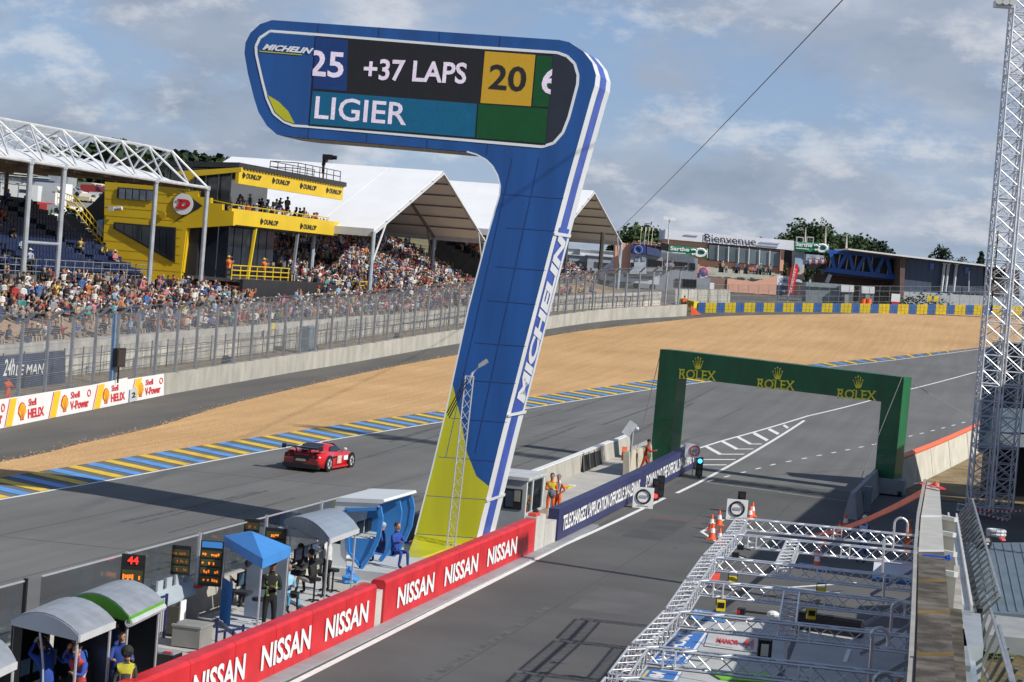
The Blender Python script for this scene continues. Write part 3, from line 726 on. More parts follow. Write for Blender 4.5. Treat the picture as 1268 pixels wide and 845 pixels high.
# shell banners on the barrier
def onB(x, y, off=0.03):   # barrier face plane near the left edge
 a = V(-50.95, 97.4, 0); c = V(-53.0, 122.4, 0)
 a = V(*gxy(0, 530.5), 0); c = V(*gxy(200.7, 490), 0); ax = (c - a).normalized(); n = V(ax.y, -ax.x, 0)
 d = ray(x, y); k = a.dot(n) / d.dot(n); return CAM + d * k + n * off
def Zb(a, b): return (a / 5.2818, 380 + b / 5.2818)
M['bwhite'] = mat('banner_white', (.76, .76, .76), .5, var=.04, sc=.7); M['bred'] = mat('banner_red', (.62, .03, .04), .5, var=.03); M['byel'] = mat('banner_yellow', (.80, .53, .02), .5, var=.03)
def shell_banners():
 n = V(0, 0, 0)
 edges = [(-60, 2, -60, 180), (0, 0, 0, 0)]
 def panel(x0, t0, b0, x1, t1, b1, label):
  e = onB(*Zb(x0, b0)); t = empty('track_banner', V(e.x, e.y, g(e.x, e.y)), label, 'banner', 'oil company banners on the barrier')
  P_ = [onB(*Zb(x0, b0)), onB(*Zb(x1, b1)), onB(*Zb(x1, t1)), onB(*Zb(x0, t0))]; nn = (P_[1] - P_[0]).cross(P_[3] - P_[0]).normalized()
  MB().prism([p for p in P_], nn * .03 if nn.x > 0 else -nn * .03).build('cloth', M['bwhite'], t)
  return t
 def ty(x): return lerp(605, 437, x / 1067.)      # top edge
 def by(x): return lerp(795, 580, x / 1060.)
 Q = lambda x, f, off=.075: onB(*Zb(x - f * 0, lerp(by(x), ty(x), f)), off)
 def pecten(t, x, w):
  b = MB(); c = []
  for k in range(13):
   a = math.pi * (k / 12.0); rr = 1 + (.05 if k % 2 == 0 else -.03)
   c.append((x - math.cos(a) * w * .5 * rr, .42 + math.sin(a) * .36 * rr))
  poly = [(x - w * .23, .14), (x - w * .23, .24), ] + c + [(x + w * .23, .24), (x + w * .23, .14)]
  b.prism([Q(px, f, .07) for px, f in poly], V(.008, 0, 0)); b.build('shell_emblem', M['bred'], t)
  b = MB(); cx, cf = x, .46
  b.prism([Q(cx + (px - cx) * .82, cf + (f - cf) * .86, .09) for px, f in poly], V(.008, 0, 0)); b.build('shell_emblem', M['byel'], t)
  b = MB()
  for k in range(-2, 3): b.bar(Q(x + k * w * .05, .2, .105), Q(x + k * w * .17, .72 - abs(k) * .03, .105), .02, .01, up=V(1, 0, 0))
  tag(b.build('emblem_rib', M['bred'], t), kind='stuff')
 def stripe(t, x):
  b = MB(); b.prism([Q(x, .02), Q(x + 38, .02), Q(x + 72, .97), Q(x + 34, .97)], V(.008, 0, 0)); b.build('diagonal_stripe', M['byel'], t)
  b = MB(); b.prism([Q(x - 10, .02), Q(x - 6, .02), Q(x + 28, .97), Q(x + 24, .97)], V(.008, 0, 0)); b.build('diagonal_stripe', M['bred'], t)
 def words(t, x0, x1, s1, s2):
  text(s1, Q(x0, .60), Q(x0 + (x1 - x0) * .50, .60), Q(x0, .86), M['bred'], 'lettering', t, bold=.02)
  text(s2, Q(x0 - 4, .16), Q(x1, .16), Q(x0 - 4, .50), M['bred'], 'lettering', t, bold=.035)
 def ring(t, x):
  b = MB(); pts = [Q(x + 10 * math.cos(a * .785), .70 + .13 * math.sin(a * .785)) for a in range(9)]
  b.path(pts, .035, 5); b.build('ring_mark', M['bred'], t)
 for (x0, x1, st, pe, w, s2, rg, lab) in [
  (-170, 22, None, None, None, 'Power', 8, 'white banner end cut by the left edge of the picture'),
  (22, 112, None, None, None, None, None, None)]: pass
 t = panel(-260, ty(-260), by(-260), 112, ty(112), by(112), 'white banner with a yellow diagonal at the far left of the barrier')
 stripe(t, 30); ring(t, 10); text('er', Q(-30, .16), Q(6, .16), Q(-30, .46), M['bred'], 'lettering', t, bold=.03)
 t = panel(113, ty(113), by(113), 345, ty(345), by(345), 'white banner with red HELIX word and shell, nearest the orange marshal')
 pecten(t, 136, 52); words(t, 178, 280, 'Shell', 'HELIX'); stripe(t, 318)
 t = panel(390, ty(390), by(390), 600, ty(600), by(600), 'white banner with red V-Power word left of the black screen post');
 pecten(t, 415, 48); words(t, 455, 572, 'Shell', 'V-Power'); ring(t, 574)
 t = panel(346, ty(346), by(346), 389.5, ty(389.5), by(389.5), 'narrow white banner strip between the first red HELIX and V-Power words')
 t = panel(600.5, ty(600), by(600), 828, ty(828) - 12, by(828), 'white banner with HELIX word and shell left of the number 2 board')
 stripe(t, 606); pecten(t, 686, 44); words(t, 722, 810, 'Shell', 'HELIX')
 t = panel(828.5, ty(828) , by(828), 1066, ty(1066), by(1066), 'last white banner with V-Power word beside the bare concrete')
 stripe(t, 850); pecten(t, 911, 42); words(t, 945, 1042, 'Shell', 'V-Power'); ring(t, 1046)
 e = onB(*Zb(852, 620)); t = empty('number_board', V(e.x, e.y, g(e.x, e.y)), 'small grey board with a black number 2 on the banner', 'number board')
 b = MB(); b.prism([onB(*Zb(832, 625), .12), onB(*Zb(878, 612), .12), onB(*Zb(882, 528), .12), onB(*Zb(836, 540), .12)], V(.03, 0, 0)); b.build('plate', mat('plate', (.48, .52, .56), .5), t)
 text('2', onB(*Zb(843, 596), .17), onB(*Zb(868, 590), .17), onB(*Zb(845, 560), .17), M['black'], 'lettering', t, bold=.03)
shell_banners()
# dark blue 24h banner hung on the inner fence
def blue_banner():
 X = WX + 1.15
 Q = lambda a, b, o=0: onX(*Zb(a, b), X + o)
 e = Q(200, 560); t = empty('event_banner', V(X, e.y, g(X, e.y)), 'dark navy banner lettered 24h LE MANS hung on the inner fence', 'banner')
 mm = mat('navy_cloth', (.014, .035, .085), .7, var=.25, sc=.5)
 xs = [(-260, 345, 640), (-60, 318, 592), (60, 300, 574), (180, 292, 560), (290, 280, 545), (428, 264, 516)]
 for i, (p, q) in enumerate(zip(xs[:-1], xs[1:])):
  b = MB(); a0 = Q(p[0] + 1, p[2]); a1 = Q(q[0] - 1, q[2]); a2 = Q(q[0] - 1, q[1]); a3 = Q(p[0] + 1, p[1]); a0.z = g(X, a0.y) + .3; a1.z = g(X, a1.y) + .3; a2.z = g(X, a2.y) + 2.7; a3.z = g(X, a3.y) + 2.7
  b.prism([a0, a1, a2, a3], V(.03, 0, 0)); b.build('cloth_panel', mm, t)
 w = M['white']
 text('24h', Q(18, 455, .06), Q(92, 446, .06), Q(28, 345, .06), w, 'lettering', t, bold=.015, shear=.2)
 text('LE MANS', Q(100, 452, .06), Q(308, 436, .06), Q(104, 382, .06), w, 'lettering', t, bold=.012, shear=.15)
blue_banner()
# black screen on a blue post, dark boxes, cabinet on the verge
def verge_items():
 p = G(140, 478, 1.0); X = -51.95
 q = onX(137, 472, X)
 t = empty('screen_post', V(X, q.y, g(X, q.y) + .5), 'black square screen on a post beside a blue pole behind the debris fence', 'screen')
 b = MB(); a = onX(137, 475, X); c = onX(142.5, 388, X); a.z = max(a.z, g(-52, a.y) + 1.36); b.bar(a, c, .18, .18); b.build('pole', mat('pole_blue', (.10, .22, .42), .5), t)
 b = MB(); c = onX(148, 443, X + .25); b.box(c, (.25, 1.15, 1.1)); b.build('screen_case', M['black'], t)
 b = MB(); b.box(c + V(.135, 0, 0), (.02, .95, .9)); b.build('screen_glass', mat('screen_dark', (.02, .02, .025), .2), t)
 b = MB(); b.bar(c - V(0, 0, .5), V(c.x, c.y, g(c.x, c.y) + 1.36), .08); b.build('stand', M['black'], t)
 for k, (x, y, s) in enumerate([(264, 443, .55), (478, 417, .45), (373, 430, .4), (482, 415, .3)]):
  q = onX(x, y, -55.8)
  if k == 2:
   b = MB(); c = V(-54.6, q.y, g(-54.6, q.y) + .95)
   t = empty('tyre_on_wall', c, 'single black tyre leaning on the barrier by the grey cabinet', 'tyre')
   pts = [c + V(0, .32 * math.cos(a * .5236), .32 * math.sin(a * .5236)) + V(0, 0, .3) for a in range(13)]
   b.path(pts, .12, 7); b.build('tread', M['rubber'], t); b = MB(); b.tube(c + V(-.08, 0, .3), c + V(.08, 0, .3), .18, 10); b.build('rim', M['alu'], t); continue
  b = MB(); zz = g(-55, q.y) + .95; b.hexa([V(-55, q.y - s, zz), V(-54.3, q.y - s, zz), V(-54.3, q.y + s, zz), V(-55, q.y + s, zz), V(-54.9, q.y - s * .9, zz + s * 1.2), V(-54.5, q.y - s * .8, zz + s * 1.1), V(-54.5, q.y + s * .8, zz + s * 1.0), V(-54.9, q.y + s * .9, zz + s * 1.2)])
  b.bar(V(-54.6, q.y - s * .5, zz + s * 1.1), V(-54.6, q.y + s * .5, zz + s * 1.1), .05)
  if k != 3: tag(b.build('loudspeaker_box', M['black']), ['black box on the verge nearest the black screen', 'small black box on the verge by the tall sign leg', '', ''][k], 'box')
 q = onX(381, 430, -55.5); zz = g(-55.5, q.y) + .9
 t = empty('control_cabinet', V(-55.5, q.y, zz), 'blue grey metal cabinet standing behind the debris fence', 'cabinet')
 MB().box(V(-55.5, q.y, zz + 1.05), (.7, 1.9, 2.1)).build('case', mat('cab', (.17, .24, .29), .5), t)
 for s in (-1, 1): MB().box(V(-55.12, q.y + s * .47, zz + 1.05), (.04, .88, 1.95)).build('door', mat('cab', (.17, .24, .29), .5), t)
 q = onX(338, 405, WX + .96); b = MB(); b.box(q, (.04, .42, .6)); o = b.build('yellow_sign', mat('sign_y', (.8, .6, .03), .5)); tag(o, 'small yellow notice on the inner fence in front of the slab wall', 'sign')
verge_items()
sheet('paddock', [(-130, 300), (-64, 296), (-60, 254), (-48, 246), (-41.5, 254), (-46.5, 331), (-10, 422), (90, 440), (90, 560), (-160, 560)], .01, mat('paddock', (.13, .13, .125), .9, var=.2, sc=.1))
# ================================================================== GRANDSTANDS
M['seat'] = mat('seat_blue', (.012, .023, .070), .5, var=.2, sc=3)
def seat_mesh():
 b = MB(); b.box(V(0, 0, .40), (.40, .42, .05)); b.box(V(-.20, 0, .60), (.05, .42, .36)); b.box(V(-.05, 0, .19), (.08, .3, .37)); return b
def tier_block(label, X0, z0, rows, dX, dz, Y0, Y1, zslope=0.0, indiv=0, name='grandstand'):
 t = empty(name, V(X0, Y0, z0), label, 'grandstand')
 for r in range(rows):
  b = MB(); x = X0 - r * dX; zt = z0 + r * dz
  def zz(y): return zt + (y - Y0) * zslope
  b.hexa([V(x - dX, Y0, zz(Y0) - 2.5), V(x, Y0, zz(Y0) - 2.5), V(x, Y1, zz(Y1) - 2.5), V(x - dX, Y1, zz(Y1) - 2.5), V(x - dX, Y0, zz(Y0)), V(x, Y0, zz(Y0)), V(x, Y1, zz(Y1)), V(x - dX, Y1, zz(Y1))])
  b.build('step', mat('tier', (.10, .105, .115), .8, var=.2), t)
 return t
STAND = tier_block('long covered grandstand of blue seats behind the crowd bank', -67.6, 7.35, 13, .82, .40, 88, 153)
def grandstand_seats():
 me = seat_mesh().mesh('seat', M['seat']); n = 0; b = MB(); k = 0
 for r in range(13):
  y = 88.3
  while y < 152.6:
   x = -67.6 - r * .82 - .45; z = 7.35 + r * .40
   if abs((y - 88) % 13 - 6.5) > .7:
    if 118 < y < 141 and n < 300 and r < 7:
     o = bpy.data.objects.new('seat', me); lnk(o, STAND); o.location = V(x, y, z) - STAND.location; n += 1
    else:
     q = seat_mesh(); b.add([V(*p) + V(x, y, z) for p in q.v], q.f)
   y += .52
 tag(b.build('seat_rows', M['seat'], STAND), kind='stuff')
 rail = MB()
 for i in range(44):
  y = 88 + i * 1.5; rail.tube(V(-67.3, y, 7.0), V(-67.3, y, 8.5), .03, 5)
 for h in (7.6, 8.0, 8.45): rail.tube(V(-67.3, 88, h), V(-67.3, 153, h), .03, 5)
 tag(rail.build('railing', M['galv'], STAND), kind='stuff')
 rail = MB()
 for i in range(22): y = 88 + i * 3; rail.tube(V(-78.4, y, 12), V(-78.4, y, 14.0), .03, 5)
 for h in (12.9, 13.9): rail.tube(V(-78.4, 88, h), V(-78.4, 153, h), .03, 5)
 tag(rail.build('railing', M['galv'], STAND), kind='stuff')
grandstand_seats()
def stand_roof():
 wm = mat('membrane', (.66, .68, .70), .6, var=.05, sc=.6); st = mat('roof_steel', (.60, .62, .63), .45, .3, var=.1)
 t = STAND
 Ys = [90.6 + 5 * i for i in range(14)] + [159.5]   # eave nodes 90.6 ... 155.6, end 159.5
 ze = 15.0
 # membrane, arched between nodes and sagging toward the truss
 for a, c in zip(Ys[:-1], Ys[1:]):
  b = MB(); n = 6; vs = []
  xs = [(-66, 0), (-68, .30), (-70.5, .55), (-73, .7), (-77, .95), (-82, 1.0)]
  if c > 159: xs = [(-66, 0), (-67, .2), (-69, .35), (-70.5, .4), (-72, .5), (-73, .6)]
  for i in range(n + 1):
   f = i / n; y = lerp(a, c, f); arch_ = math.sin(math.pi * f)
   for x, dz in xs: vs.append(V(x, y, ze + dz + .55 * arch_ * min(1, (-66 - x) / 3.0) * (1 if c < 159 else .2) - .02))
  m_ = len(xs); b.add(vs, [(i * m_ + j, i * m_ + j + 1, (i + 1) * m_ + j + 1, (i + 1) * m_ + j) for i in range(n) for j in range(m_ - 1)])
  b.build('roof_membrane', wm, t, smooth=True)
  b = MB(); b.tube(V(-66, a, ze), V(-66, c, ze), .13, 8, cap=False); b.build('eave_tube', st, t)
  b = MB(); mid = (a + c) / 2
  for j, (xa, za, xt, zt, xb) in enumerate([(-66, ze, -68.6, 17.75, -71.2), (-76.5, ze + .9, -78.8, 18.3, -81)]):
   T = V(xt, mid, zt)
   for (x, z) in ((xa, za), (xb, za + .5)):
    for y in (a, c): b.tube(V(x, y, z), T, .085, 6, cap=False)
   if c < 159: b.tube(T, V(xt, mid + (5 if c < 155 else 4.4), zt - (0 if c < 155 else .1)), .10, 6, cap=False)
   b.tube(V(xb, a, za + .5), V(xb, c, za + .5), .08, 6, cap=False)
  if c < 159:
   b.tube(V(-68.6, mid, 17.75), V(-78.8, mid, 18.3), .07, 6, cap=False)
   b.tube(V(-66, a, ze), V(-82, a, ze + .85), .09, 6, cap=False); b.tube(V(-71.2, a, ze + .5), V(-78.8, mid, 18.3), .06, 5, cap=False); b.tube(V(-71.2, c, ze + .5), V(-78.8, mid, 18.3), .06, 5, cap=False)
  tag(b.build('roof_truss', st, t), kind='stuff')
 # ceiling purlins
 b = MB()
 for x in (-68, -71, -74, -77, -80): b.bar(V(x, 90, ze - .12), V(x, 153, ze - .12), .12, .18)
 for y in Ys[:-1]: b.bar(V(-66.2, y, ze - .2), V(-81, y, ze + .3), .16, .26)
 tag(b.build('ceiling_beam', mat('underroof', (.20, .16, .13), .7), t), kind='stuff')
 for y, zb in [(118.6, 6.4), (128.6, 6.2), (133.6, 6.2), (149.2, 6.6), (159.4, 6.2), (108.6, 6.4)]:
  b = MB(); b.tube(V(-66, y, zb - .6), V(-66, y, ze - .05), .19, 10); b.tube(V(-66, y, ze - .2), V(-66, y, ze + .15), .25, 10); b.build('roof_post', mat('roof_post', (.42, .45, .49), .45, .4), t)
 for y in (113, 126, 139.5, 152):
  b = MB(); b.tube(V(-80, y, 10), V(-80, y, 15.6), .17, 8); b.build('back_post', mat('roof_post_dark', (.12, .125, .13), .6), t)
 b = MB(); b.tube(V(-66, 128.6, 9.6), V(-66, 133.6, 9.6), .11, 8); b.build('cross_tube', mat('roof_post', (.42, .45, .49), .45, .4), t)
stand_roof()
# ---------------------------------------------------------------- yellow building
def yellow_building():
 Yb = 165.0; ym = mat('building_yellow', (.62, .43, .012), .5, var=.06, sc=.35); blk = mat('building_black', (.022, .022, .025), .5, var=.2); gl = mat('tinted_glass', (.015, .02, .03), .08, var=.3, sc=.4, spec=.9)
 Q = lambda x, y, o=0.0: onY(x, y, Yb - o)
 e = Q(210, 335); t = empty('race_control_building', V(-70, Yb, 6), 'bright yellow stepped building with balconies beside the grandstand', 'building')
 Z = lambda a, b, o=0.0: Q(120 + a / 5.2833, 190 + b / 5.2833, o)
 # side wall
 wall = [Z(52, 186), Z(590, 232), Z(592, 240), Z(665, 246), Z(665, 284), Z(745, 292), Z(745, 325), Z(820, 332), Z(820, 372), Z(896, 380), Z(890, 472), Z(586, 490), Z(544, 850), Z(330, 880), Z(40, 780)]
 MB().prism(wall, V(0, .5, 0)).build('side_wall', ym, t)
 # horizontal cladding joints
 b = MB()
 for k in range(1, 11):
  p = Z(52, 186 + k * 55, .012); q = Z(546 if k > 5 else 560, 236 + k * 55, .012)
  b.bar(V(p.x, p.y, p.z), V(q.x, p.y, p.z), .02, .01)
 tag(b.build('cladding_joint', mat('joint', (.30, .20, .01), .6), t), kind='stuff')
 # body behind (back of the building, in depth)
 zt = Z(52, 186).z
 MB().box(V(-76.3, 172, 10.4), (2.6, 13.4, 9.0)).build('rear_block', ym, t)
 MB().box(V(-72, 172, 9.8), (6, 13, 5.6)).build('core', blk, t)
 # windows
 b = MB(); b.prism([Z(136, 222, .06), Z(368, 240, .06), Z(364, 312, .06), Z(130, 292, .06)], V(0, -.05, 0)); f = b.build('window_frame', blk, t)
 for i in range(5):
  a0 = 148 + i * 45; b = MB(); b.prism([Z(a0, 230 + i * 3.6, .16), Z(a0 + 36, 233 + i * 3.6, .16), Z(a0 + 33, 300 + i * 3.6, .16), Z(a0 - 3, 292 + i * 3.6, .16)], V(0, -.03, 0)); b.build('pane', mat('pane_grey', (.12, .15, .19), .15, var=.2), f)
 b = MB(); b.prism([Z(112, 450, .06), Z(518, 486, .06), Z(510, 720, .06), Z(108, 492, .06)], V(0, -.05, 0)); f = b.build('window_frame', blk, t)
 tri = [(118, 458), (508, 493), (502, 706), (116, 490)]
 def topy(x): return lerp(458, 493, (x - 118) / 390.)
 def boty(x): return lerp(490, 706, (x - 116) / 386.)
 cuts = [120, 178, 236, 294, 352, 410, 455, 500]
 for a0, a1 in zip(cuts[:-1], cuts[1:]):
  b = MB(); b.prism([Z(a0 + 2, topy(a0) + 3, .16), Z(a1 - 2, topy(a1) + 3, .16), Z(a1 - 2, boty(a1) - 4, .16), Z(a0 + 2, boty(a0) - 2, .16)], V(0, -.03, 0)); b.build('pane', gl, f)
 # D emblem: black arrow, white disc, red letter
 b = MB(); b.prism([Z(540, 232, .06), Z(692, 345, .06), Z(500, 452, .06), Z(572, 400, .06), Z(520, 385, .06), Z(498, 330, .06), Z(520, 275, .06), Z(572, 262, .06)], V(0, -.05, 0)); b.build('arrow_emblem', blk, t)
 b = MB(); c = Z(565, 333, .13); b.prism([c + V(.90 * math.cos(k * .262), 0, .90 * math.sin(k * .262)) for k in range(24)], V(0, -.04, 0)); b.build('disc', M['white'], t)
 text('D', c + V(-.52, -.08, -.42), c + V(.62, -.08, -.42), c + V(-.44, -.08, .42), mat('dred', (.55, .015, .02), .5), 'lettering', t, bold=.09, shear=.12)
 b = MB(); b.bar(c + V(-.66, -.10, -.34), c + V(-.1, -.10, -.34), .04, .14); b.bar(c + V(-.52, -.10, .34), c + V(0, -.10, .34), .04, .14); tag(b.build('serif', mat('dred', (.55, .015, .02), .5), t), kind='stuff')
 # lamp
 b = MB(); q = Z(100, 362, .5); b.box(q, (.5, .5, .35)); b.tube(q + V(.3, 0, 0), q + V(.9, 0, .1), .18, 8); b.build('wall_lamp', M['lgrey'], t)
 b = MB(); q = Z(432, 402, .1); b.tube(q, q - V(0, .15, 0), .32, 12); b.build('round_plate', mat('dull_y', (.45, .30, .01), .5), t)
 # balcony parapets along the track side
 FX = -66.0
 def par(name, y0, y1, z0, z1, x=FX, th=.25):
  return MB().box(V(x - th / 2, (y0 + y1) / 2, (z0 + z1) / 2), (th, y1 - y0, z1 - z0)).build(name, ym, t)
 par('lower_parapet', 165.02, 192.8, 12.28, 13.62);
 for nm, y0 in (('upper', 0),):
  o = MB().hexa([V(-66.3, 166.0, 15.75), V(-66, 166.0, 15.75), V(-66, 193.3, 15.75), V(-66.3, 193.3, 15.75), V(-66.3, 166.0, 17.05), V(-66, 166.0, 17.05), V(-66, 193.3, 17.05), V(-66.3, 193.3, 17.05)]).build('upper_fascia', ym, t)
 # floor slabs
 MB().box(V(-70.5, 179, 12.35), (8.4, 27.4, .35)).build('balcony_floor', mat('slab_dark', (.10, .10, .10), .8), t)
 MB().hexa([V(-78.4, 165.4, 16.45), V(-65.8, 165.4, 17.08), V(-65.8, 193.6, 17.08), V(-72, 193.6, 16.7), V(-78.4, 165.4, 16.9), V(-65.8, 165.4, 17.5), V(-65.8, 193.6, 17.5), V(-72, 193.6, 17.15)]).build('roof_slab', blk, t)
 # yellow fascia on the side under the roof
 b = MB(); b.prism([Z(520, 118, .5), Z(945, 92, .5), Z(945, 120, .5), Z(640, 150, .5), Z(600, 182, .5), Z(585, 150, .5), Z(530, 132, .5)], V(0, .3, 0)); b.build('side_fascia', ym, t)
 # roof edge studs
 b = MB()
 for k in range(38): b.box(V(-65.94, 166.5 + k * .72, 17.02), (.10, .3, .10))
 tag(b.build('roof_stud', ym, t), kind='stuff')
 # lettering on the parapets
 dk = M['black']
 def ptx(cx, cy, x=FX):
  c = onX(cx, cy, x + .03); w = 1.75; h = .46
  text('DUNLOP', c + V(0, -w, -h / 2), c + V(0, w, -h / 2), c + V(0, -w, h / 2), dk, 'lettering', t, bold=.03, shear=.15)
  b = MB(); b.prism([c + V(.01, -w - .75, .3), c + V(.01, -w - .15, .02), c + V(.01, -w - .75, -.3), c + V(.01, -w - .95, 0)], V(.02, 0, 0)); b.build('arrow_mark', dk, t)
 for cx, cy in ((314.5, 219.5), (350.5, 226), (384, 232.3), (415.5, 237.7)): ptx(cx, cy)
 for cx, cy in ((336, 276), (384, 281.6)): ptx(cx, cy)
 # stepped seating and glass between the two levels
 for r in range(4):
  MB().box(V(-67.6 - r * 1.3, 177, 12.6 + r * .42), (1.3, 22, .42)).build('terrace_step', mat('slab_dark', (.10, .10, .10), .8), t)
 MB().box(V(-72.6, 178, 14.6), (.2, 24, 4.2)).build('rear_glass', gl, t)
 for i in range(6):
  b = MB(); b.tube(V(-66.5 - i * 1.15, 165.6, 14.0 + i * .22), V(-66.5 - i * 1.15, 165.6, 17.0 - i * .08), .05, 6); b.build('glazing_bar', M['dark'], t)
 b = MB(); b.box(V(-69.6, 165.9, 15.3), (6.0, .05, 3.0)); b.build('side_glass', mat('side_glass', (.03, .035, .04), .1, spec=.8), t)
 # rail above the parapet
 b = MB(); b.tube(V(-66.1, 165, 13.95), V(-66.1, 190, 13.9), .04, 5)
 for k in range(18): b.tube(V(-66.1, 165.2 + k * 1.45, 13.6), V(-66.1, 165.2 + k * 1.45, 13.95), .025, 4)
 b.tube(V(-66.1, 165.2, 13.95), V(-69.5, 165.2, 14.4), .04, 5)
 tag(b.build('handrail', ym, t), kind='stuff')
 # ground floor glazing, columns, dark plinth
 for i in range(8):
  b = MB(); y = 166.2 + i * 2.0; b.box(V(-68.5, y + .95, 10.2), (.08, 1.8, 3.8)); b.build('ground_glass', gl, t)
 for i in range(5):
  b = MB(); x = -66.4 - i * 1.0 - .5; b.box(V(x, 165.9, 9.9), (.9, .06, 4.4)); b.build('ground_glass', gl, t)
 b = MB(); b.prism([Z(586, 490, -.1), Z(600, 490, -.1), Z(562, 780, -.1), Z(548, 780, -.1)], V(0, .6, 0)); b.build('leaning_column', ym, t)
 b = MB(); b.bar(V(-66.3, 170.5, 7.6), V(-66.3, 171.6, 12.2), .22, .25); b.build('leaning_column', ym, t)
 b = MB(); b.bar(V(-66.4, 182.0, 8.4), V(-66.4, 182.6, 12.2), .22, .25); b.build('column', M['galv'], t)
 MB().box(V(-63.6, 172.5, 6.6), (.3, 20.5, 2.4)).build('dark_plinth', blk, t)
 MB().hexa([V(-63.3, 182.8, 5.6), V(-63.15, 182.8, 5.6), V(-63.15, 202, 5.8), V(-63.3, 202, 5.8), V(-63.3, 182.8, 7.7), V(-63.15, 182.8, 7.7), V(-63.15, 202, 7.2), V(-63.3, 202, 7.2)]).build('dark_plinth', blk, t)
 MB().box(V(-66.6, 172, 7.6), (5.6, 14, .25)).build('deck', mat('slab_dark', (.10, .10, .10), .8), t)
 b = MB()
 for (x0, x1, y) in ((-63.8, -63.8, 0),):
  for h in (8.1, 8.5, 8.9): b.tube(V(-63.8, 160.5, h), V(-63.8, 174, h), .05, 5)
  for k in range(8): b.tube(V(-63.8, 160.5 + k * 1.9, 7.7), V(-63.8, 160.5 + k * 1.9, 8.9), .05, 5)
  for h in (8.1, 8.5): b.tube(V(-63.2, 190, h - .4), V(-63.2, 201, h - .5), .05, 5)
  for k in range(6): b.tube(V(-63.2, 190 + k * 2.1, 7.2), V(-63.2, 190 + k * 2.1, 8.1), .05, 5)
 tag(b.build('yellow_railing', ym, t), kind='stuff')
 # outside stair at the left
 b = MB(); b.prism([Z(-50, 250, -2), Z(48, 245, -2), Z(48, 130, -2), Z(40, 130, -2)] and [Z(-118, 392, -3), Z(-30, 330, -3), Z(46, 250, -3), Z(46, 580, -3), Z(10, 580, -3)], V(0, .3, 0)); b.build('stair_screen', blk, t)
 b = MB(); b.prism([Z(4, 440, -2), Z(44, 432, -2), Z(38, 545, -2), Z(0, 530, -2)], V(0, -.1, 0)); b.build('blue_poster', mat('poster_blue', (.20, .42, .75), .5, var=.3, sc=.6), t)
 b = MB()
 P_ = [Z(-260, 330, -.3), Z(-140, 372, -.3), Z(44, 600, -.3)]
 for dz in (0, .55, 1.1):
  for p, q in zip(P_[:-1], P_[1:]): b.tube(p + V(0, 0, dz), q + V(0, 0, dz), .05, 5)
 for p, q in zip(P_[:-1], P_[1:]):
  for k in range(8): c = p.lerp(q, k / 8); b.tube(c, c + V(0, 0, 1.1), .03, 4)
 tag(b.build('stair_railing', ym, t), kind='stuff')
 for i in range(12):
  c = Z(-140, 440, -.6).lerp(Z(44, 670, -.6), i / 12); b = MB(); b.box(c + V(0, .8, 0), (.5, 1.6, .12)); b.build('stair_tread', M['grey'], t)
 b = MB(); b.prism([Z(-140, 420, -.5), Z(46, 650, -.5), Z(46, 800, -.5), Z(-60, 800, -.5), Z(-250, 480, -.5), Z(-250, 390, -.5)], V(0, .2, 0)); b.build('stair_side', blk, t)
 # camera platform on the roof
 b = MB(); q0 = V(-66.2, 184, 17.5)
 for h in (1.0, .5):
  b.tube(V(-66.3, 181, 17.5 + h), V(-66.3, 193, 17.5 + h), .04, 5); b.tube(V(-69, 181, 17.5 + h), V(-69, 193, 17.5 + h), .04, 5); b.tube(V(-66.3, 181, 17.5 + h), V(-69, 181, 17.5 + h), .04, 5)
 for k in range(7):
  for x in (-66.3, -69): b.tube(V(x, 181 + 2 * k, 17.4), V(x, 181 + 2 * k, 18.5), .04, 5)
 tag(b.build('roof_railing', M['dark'], t), kind='stuff')
yellow_building()
# ---------------------------------------------------------------- white gable tents over the far stands
def tent(label, G0, X0, X1, Yl, Yr, ya, za, ze, zg):
 wm = mat('tent_cloth', (.80, .81, .82), .55, var=.03, sc=.3); tm = mat('tent_trim', (.55, .57, .60), .5, var=.05); fr = mat('tent_frame', (.16, .16, .16), .5, var=.1)
 t = empty('marquee', V(X0, Yl, zg), label, 'marquee')
 n = 4; xs = [lerp(X0, X1, i / n) for i in range(n + 1)]
 for side, (ye, zz) in enumerate(((Yl, ze[0]), (Yr, ze[1]))):
  for a, c in zip(xs[:-1], xs[1:]):
   d = V(0, 0, .06); k = .04
   b = MB(); b.hexa([V(a - k, ye, zz), V(c + k, ye, zz), V(c + k, ya, za), V(a - k, ya, za), V(a - k, ye, zz + .08), V(c + k, ye, zz + .08), V(c + k, ya, za + .08), V(a - k, ya, za + .08)])
   b.build('roof_panel', wm, t)
  b = MB(); sgn = -1 if side == 0 else 1
  b.bar(V(X0, ye, zz - .1), V(X1, ye, zz - .1), .12, .75); b.build('eave_valance', tm, t)
  for x in xs:
   b = MB(); b.bar(V(x, ye, zz - .18), V(x, ya, za - .18), .16, .3, up=V(1, 0, 0)); b.build('rafter', fr if x != X0 else tm, t)
   b = MB(); b.tube(V(x, ye, zg - 1), V(x, ye, zz), .20, 8); b.build('leg', mat('tent_leg', (.40, .47, .55), .5, .3), t)
   b = MB(); b.tube(V(x, ye, zz - 3.2), V(x, ye + (ya - ye) * .16, zz + (za - zz) * .16 - .3), .10, 6); b.build('brace', fr if x != X0 else tm, t)
  b = MB()
  for f in [i / 6 for i in range(1, 6)]: b.bar(V(X0 + .1, lerp(ye, ya, f), lerp(zz, za, f) - .10), V(X1, lerp(ye, ya, f), lerp(zz, za, f) - .10), .10, .14)
  tag(b.build('purlin', fr, t), kind='stuff')
 b = MB(); b.bar(V(X0, ya, za - .1), V(X1, ya, za - .1), .15, .2); b.build('ridge_beam', fr, t)
def gableY(px, X): return onX(px[0], px[1], X)
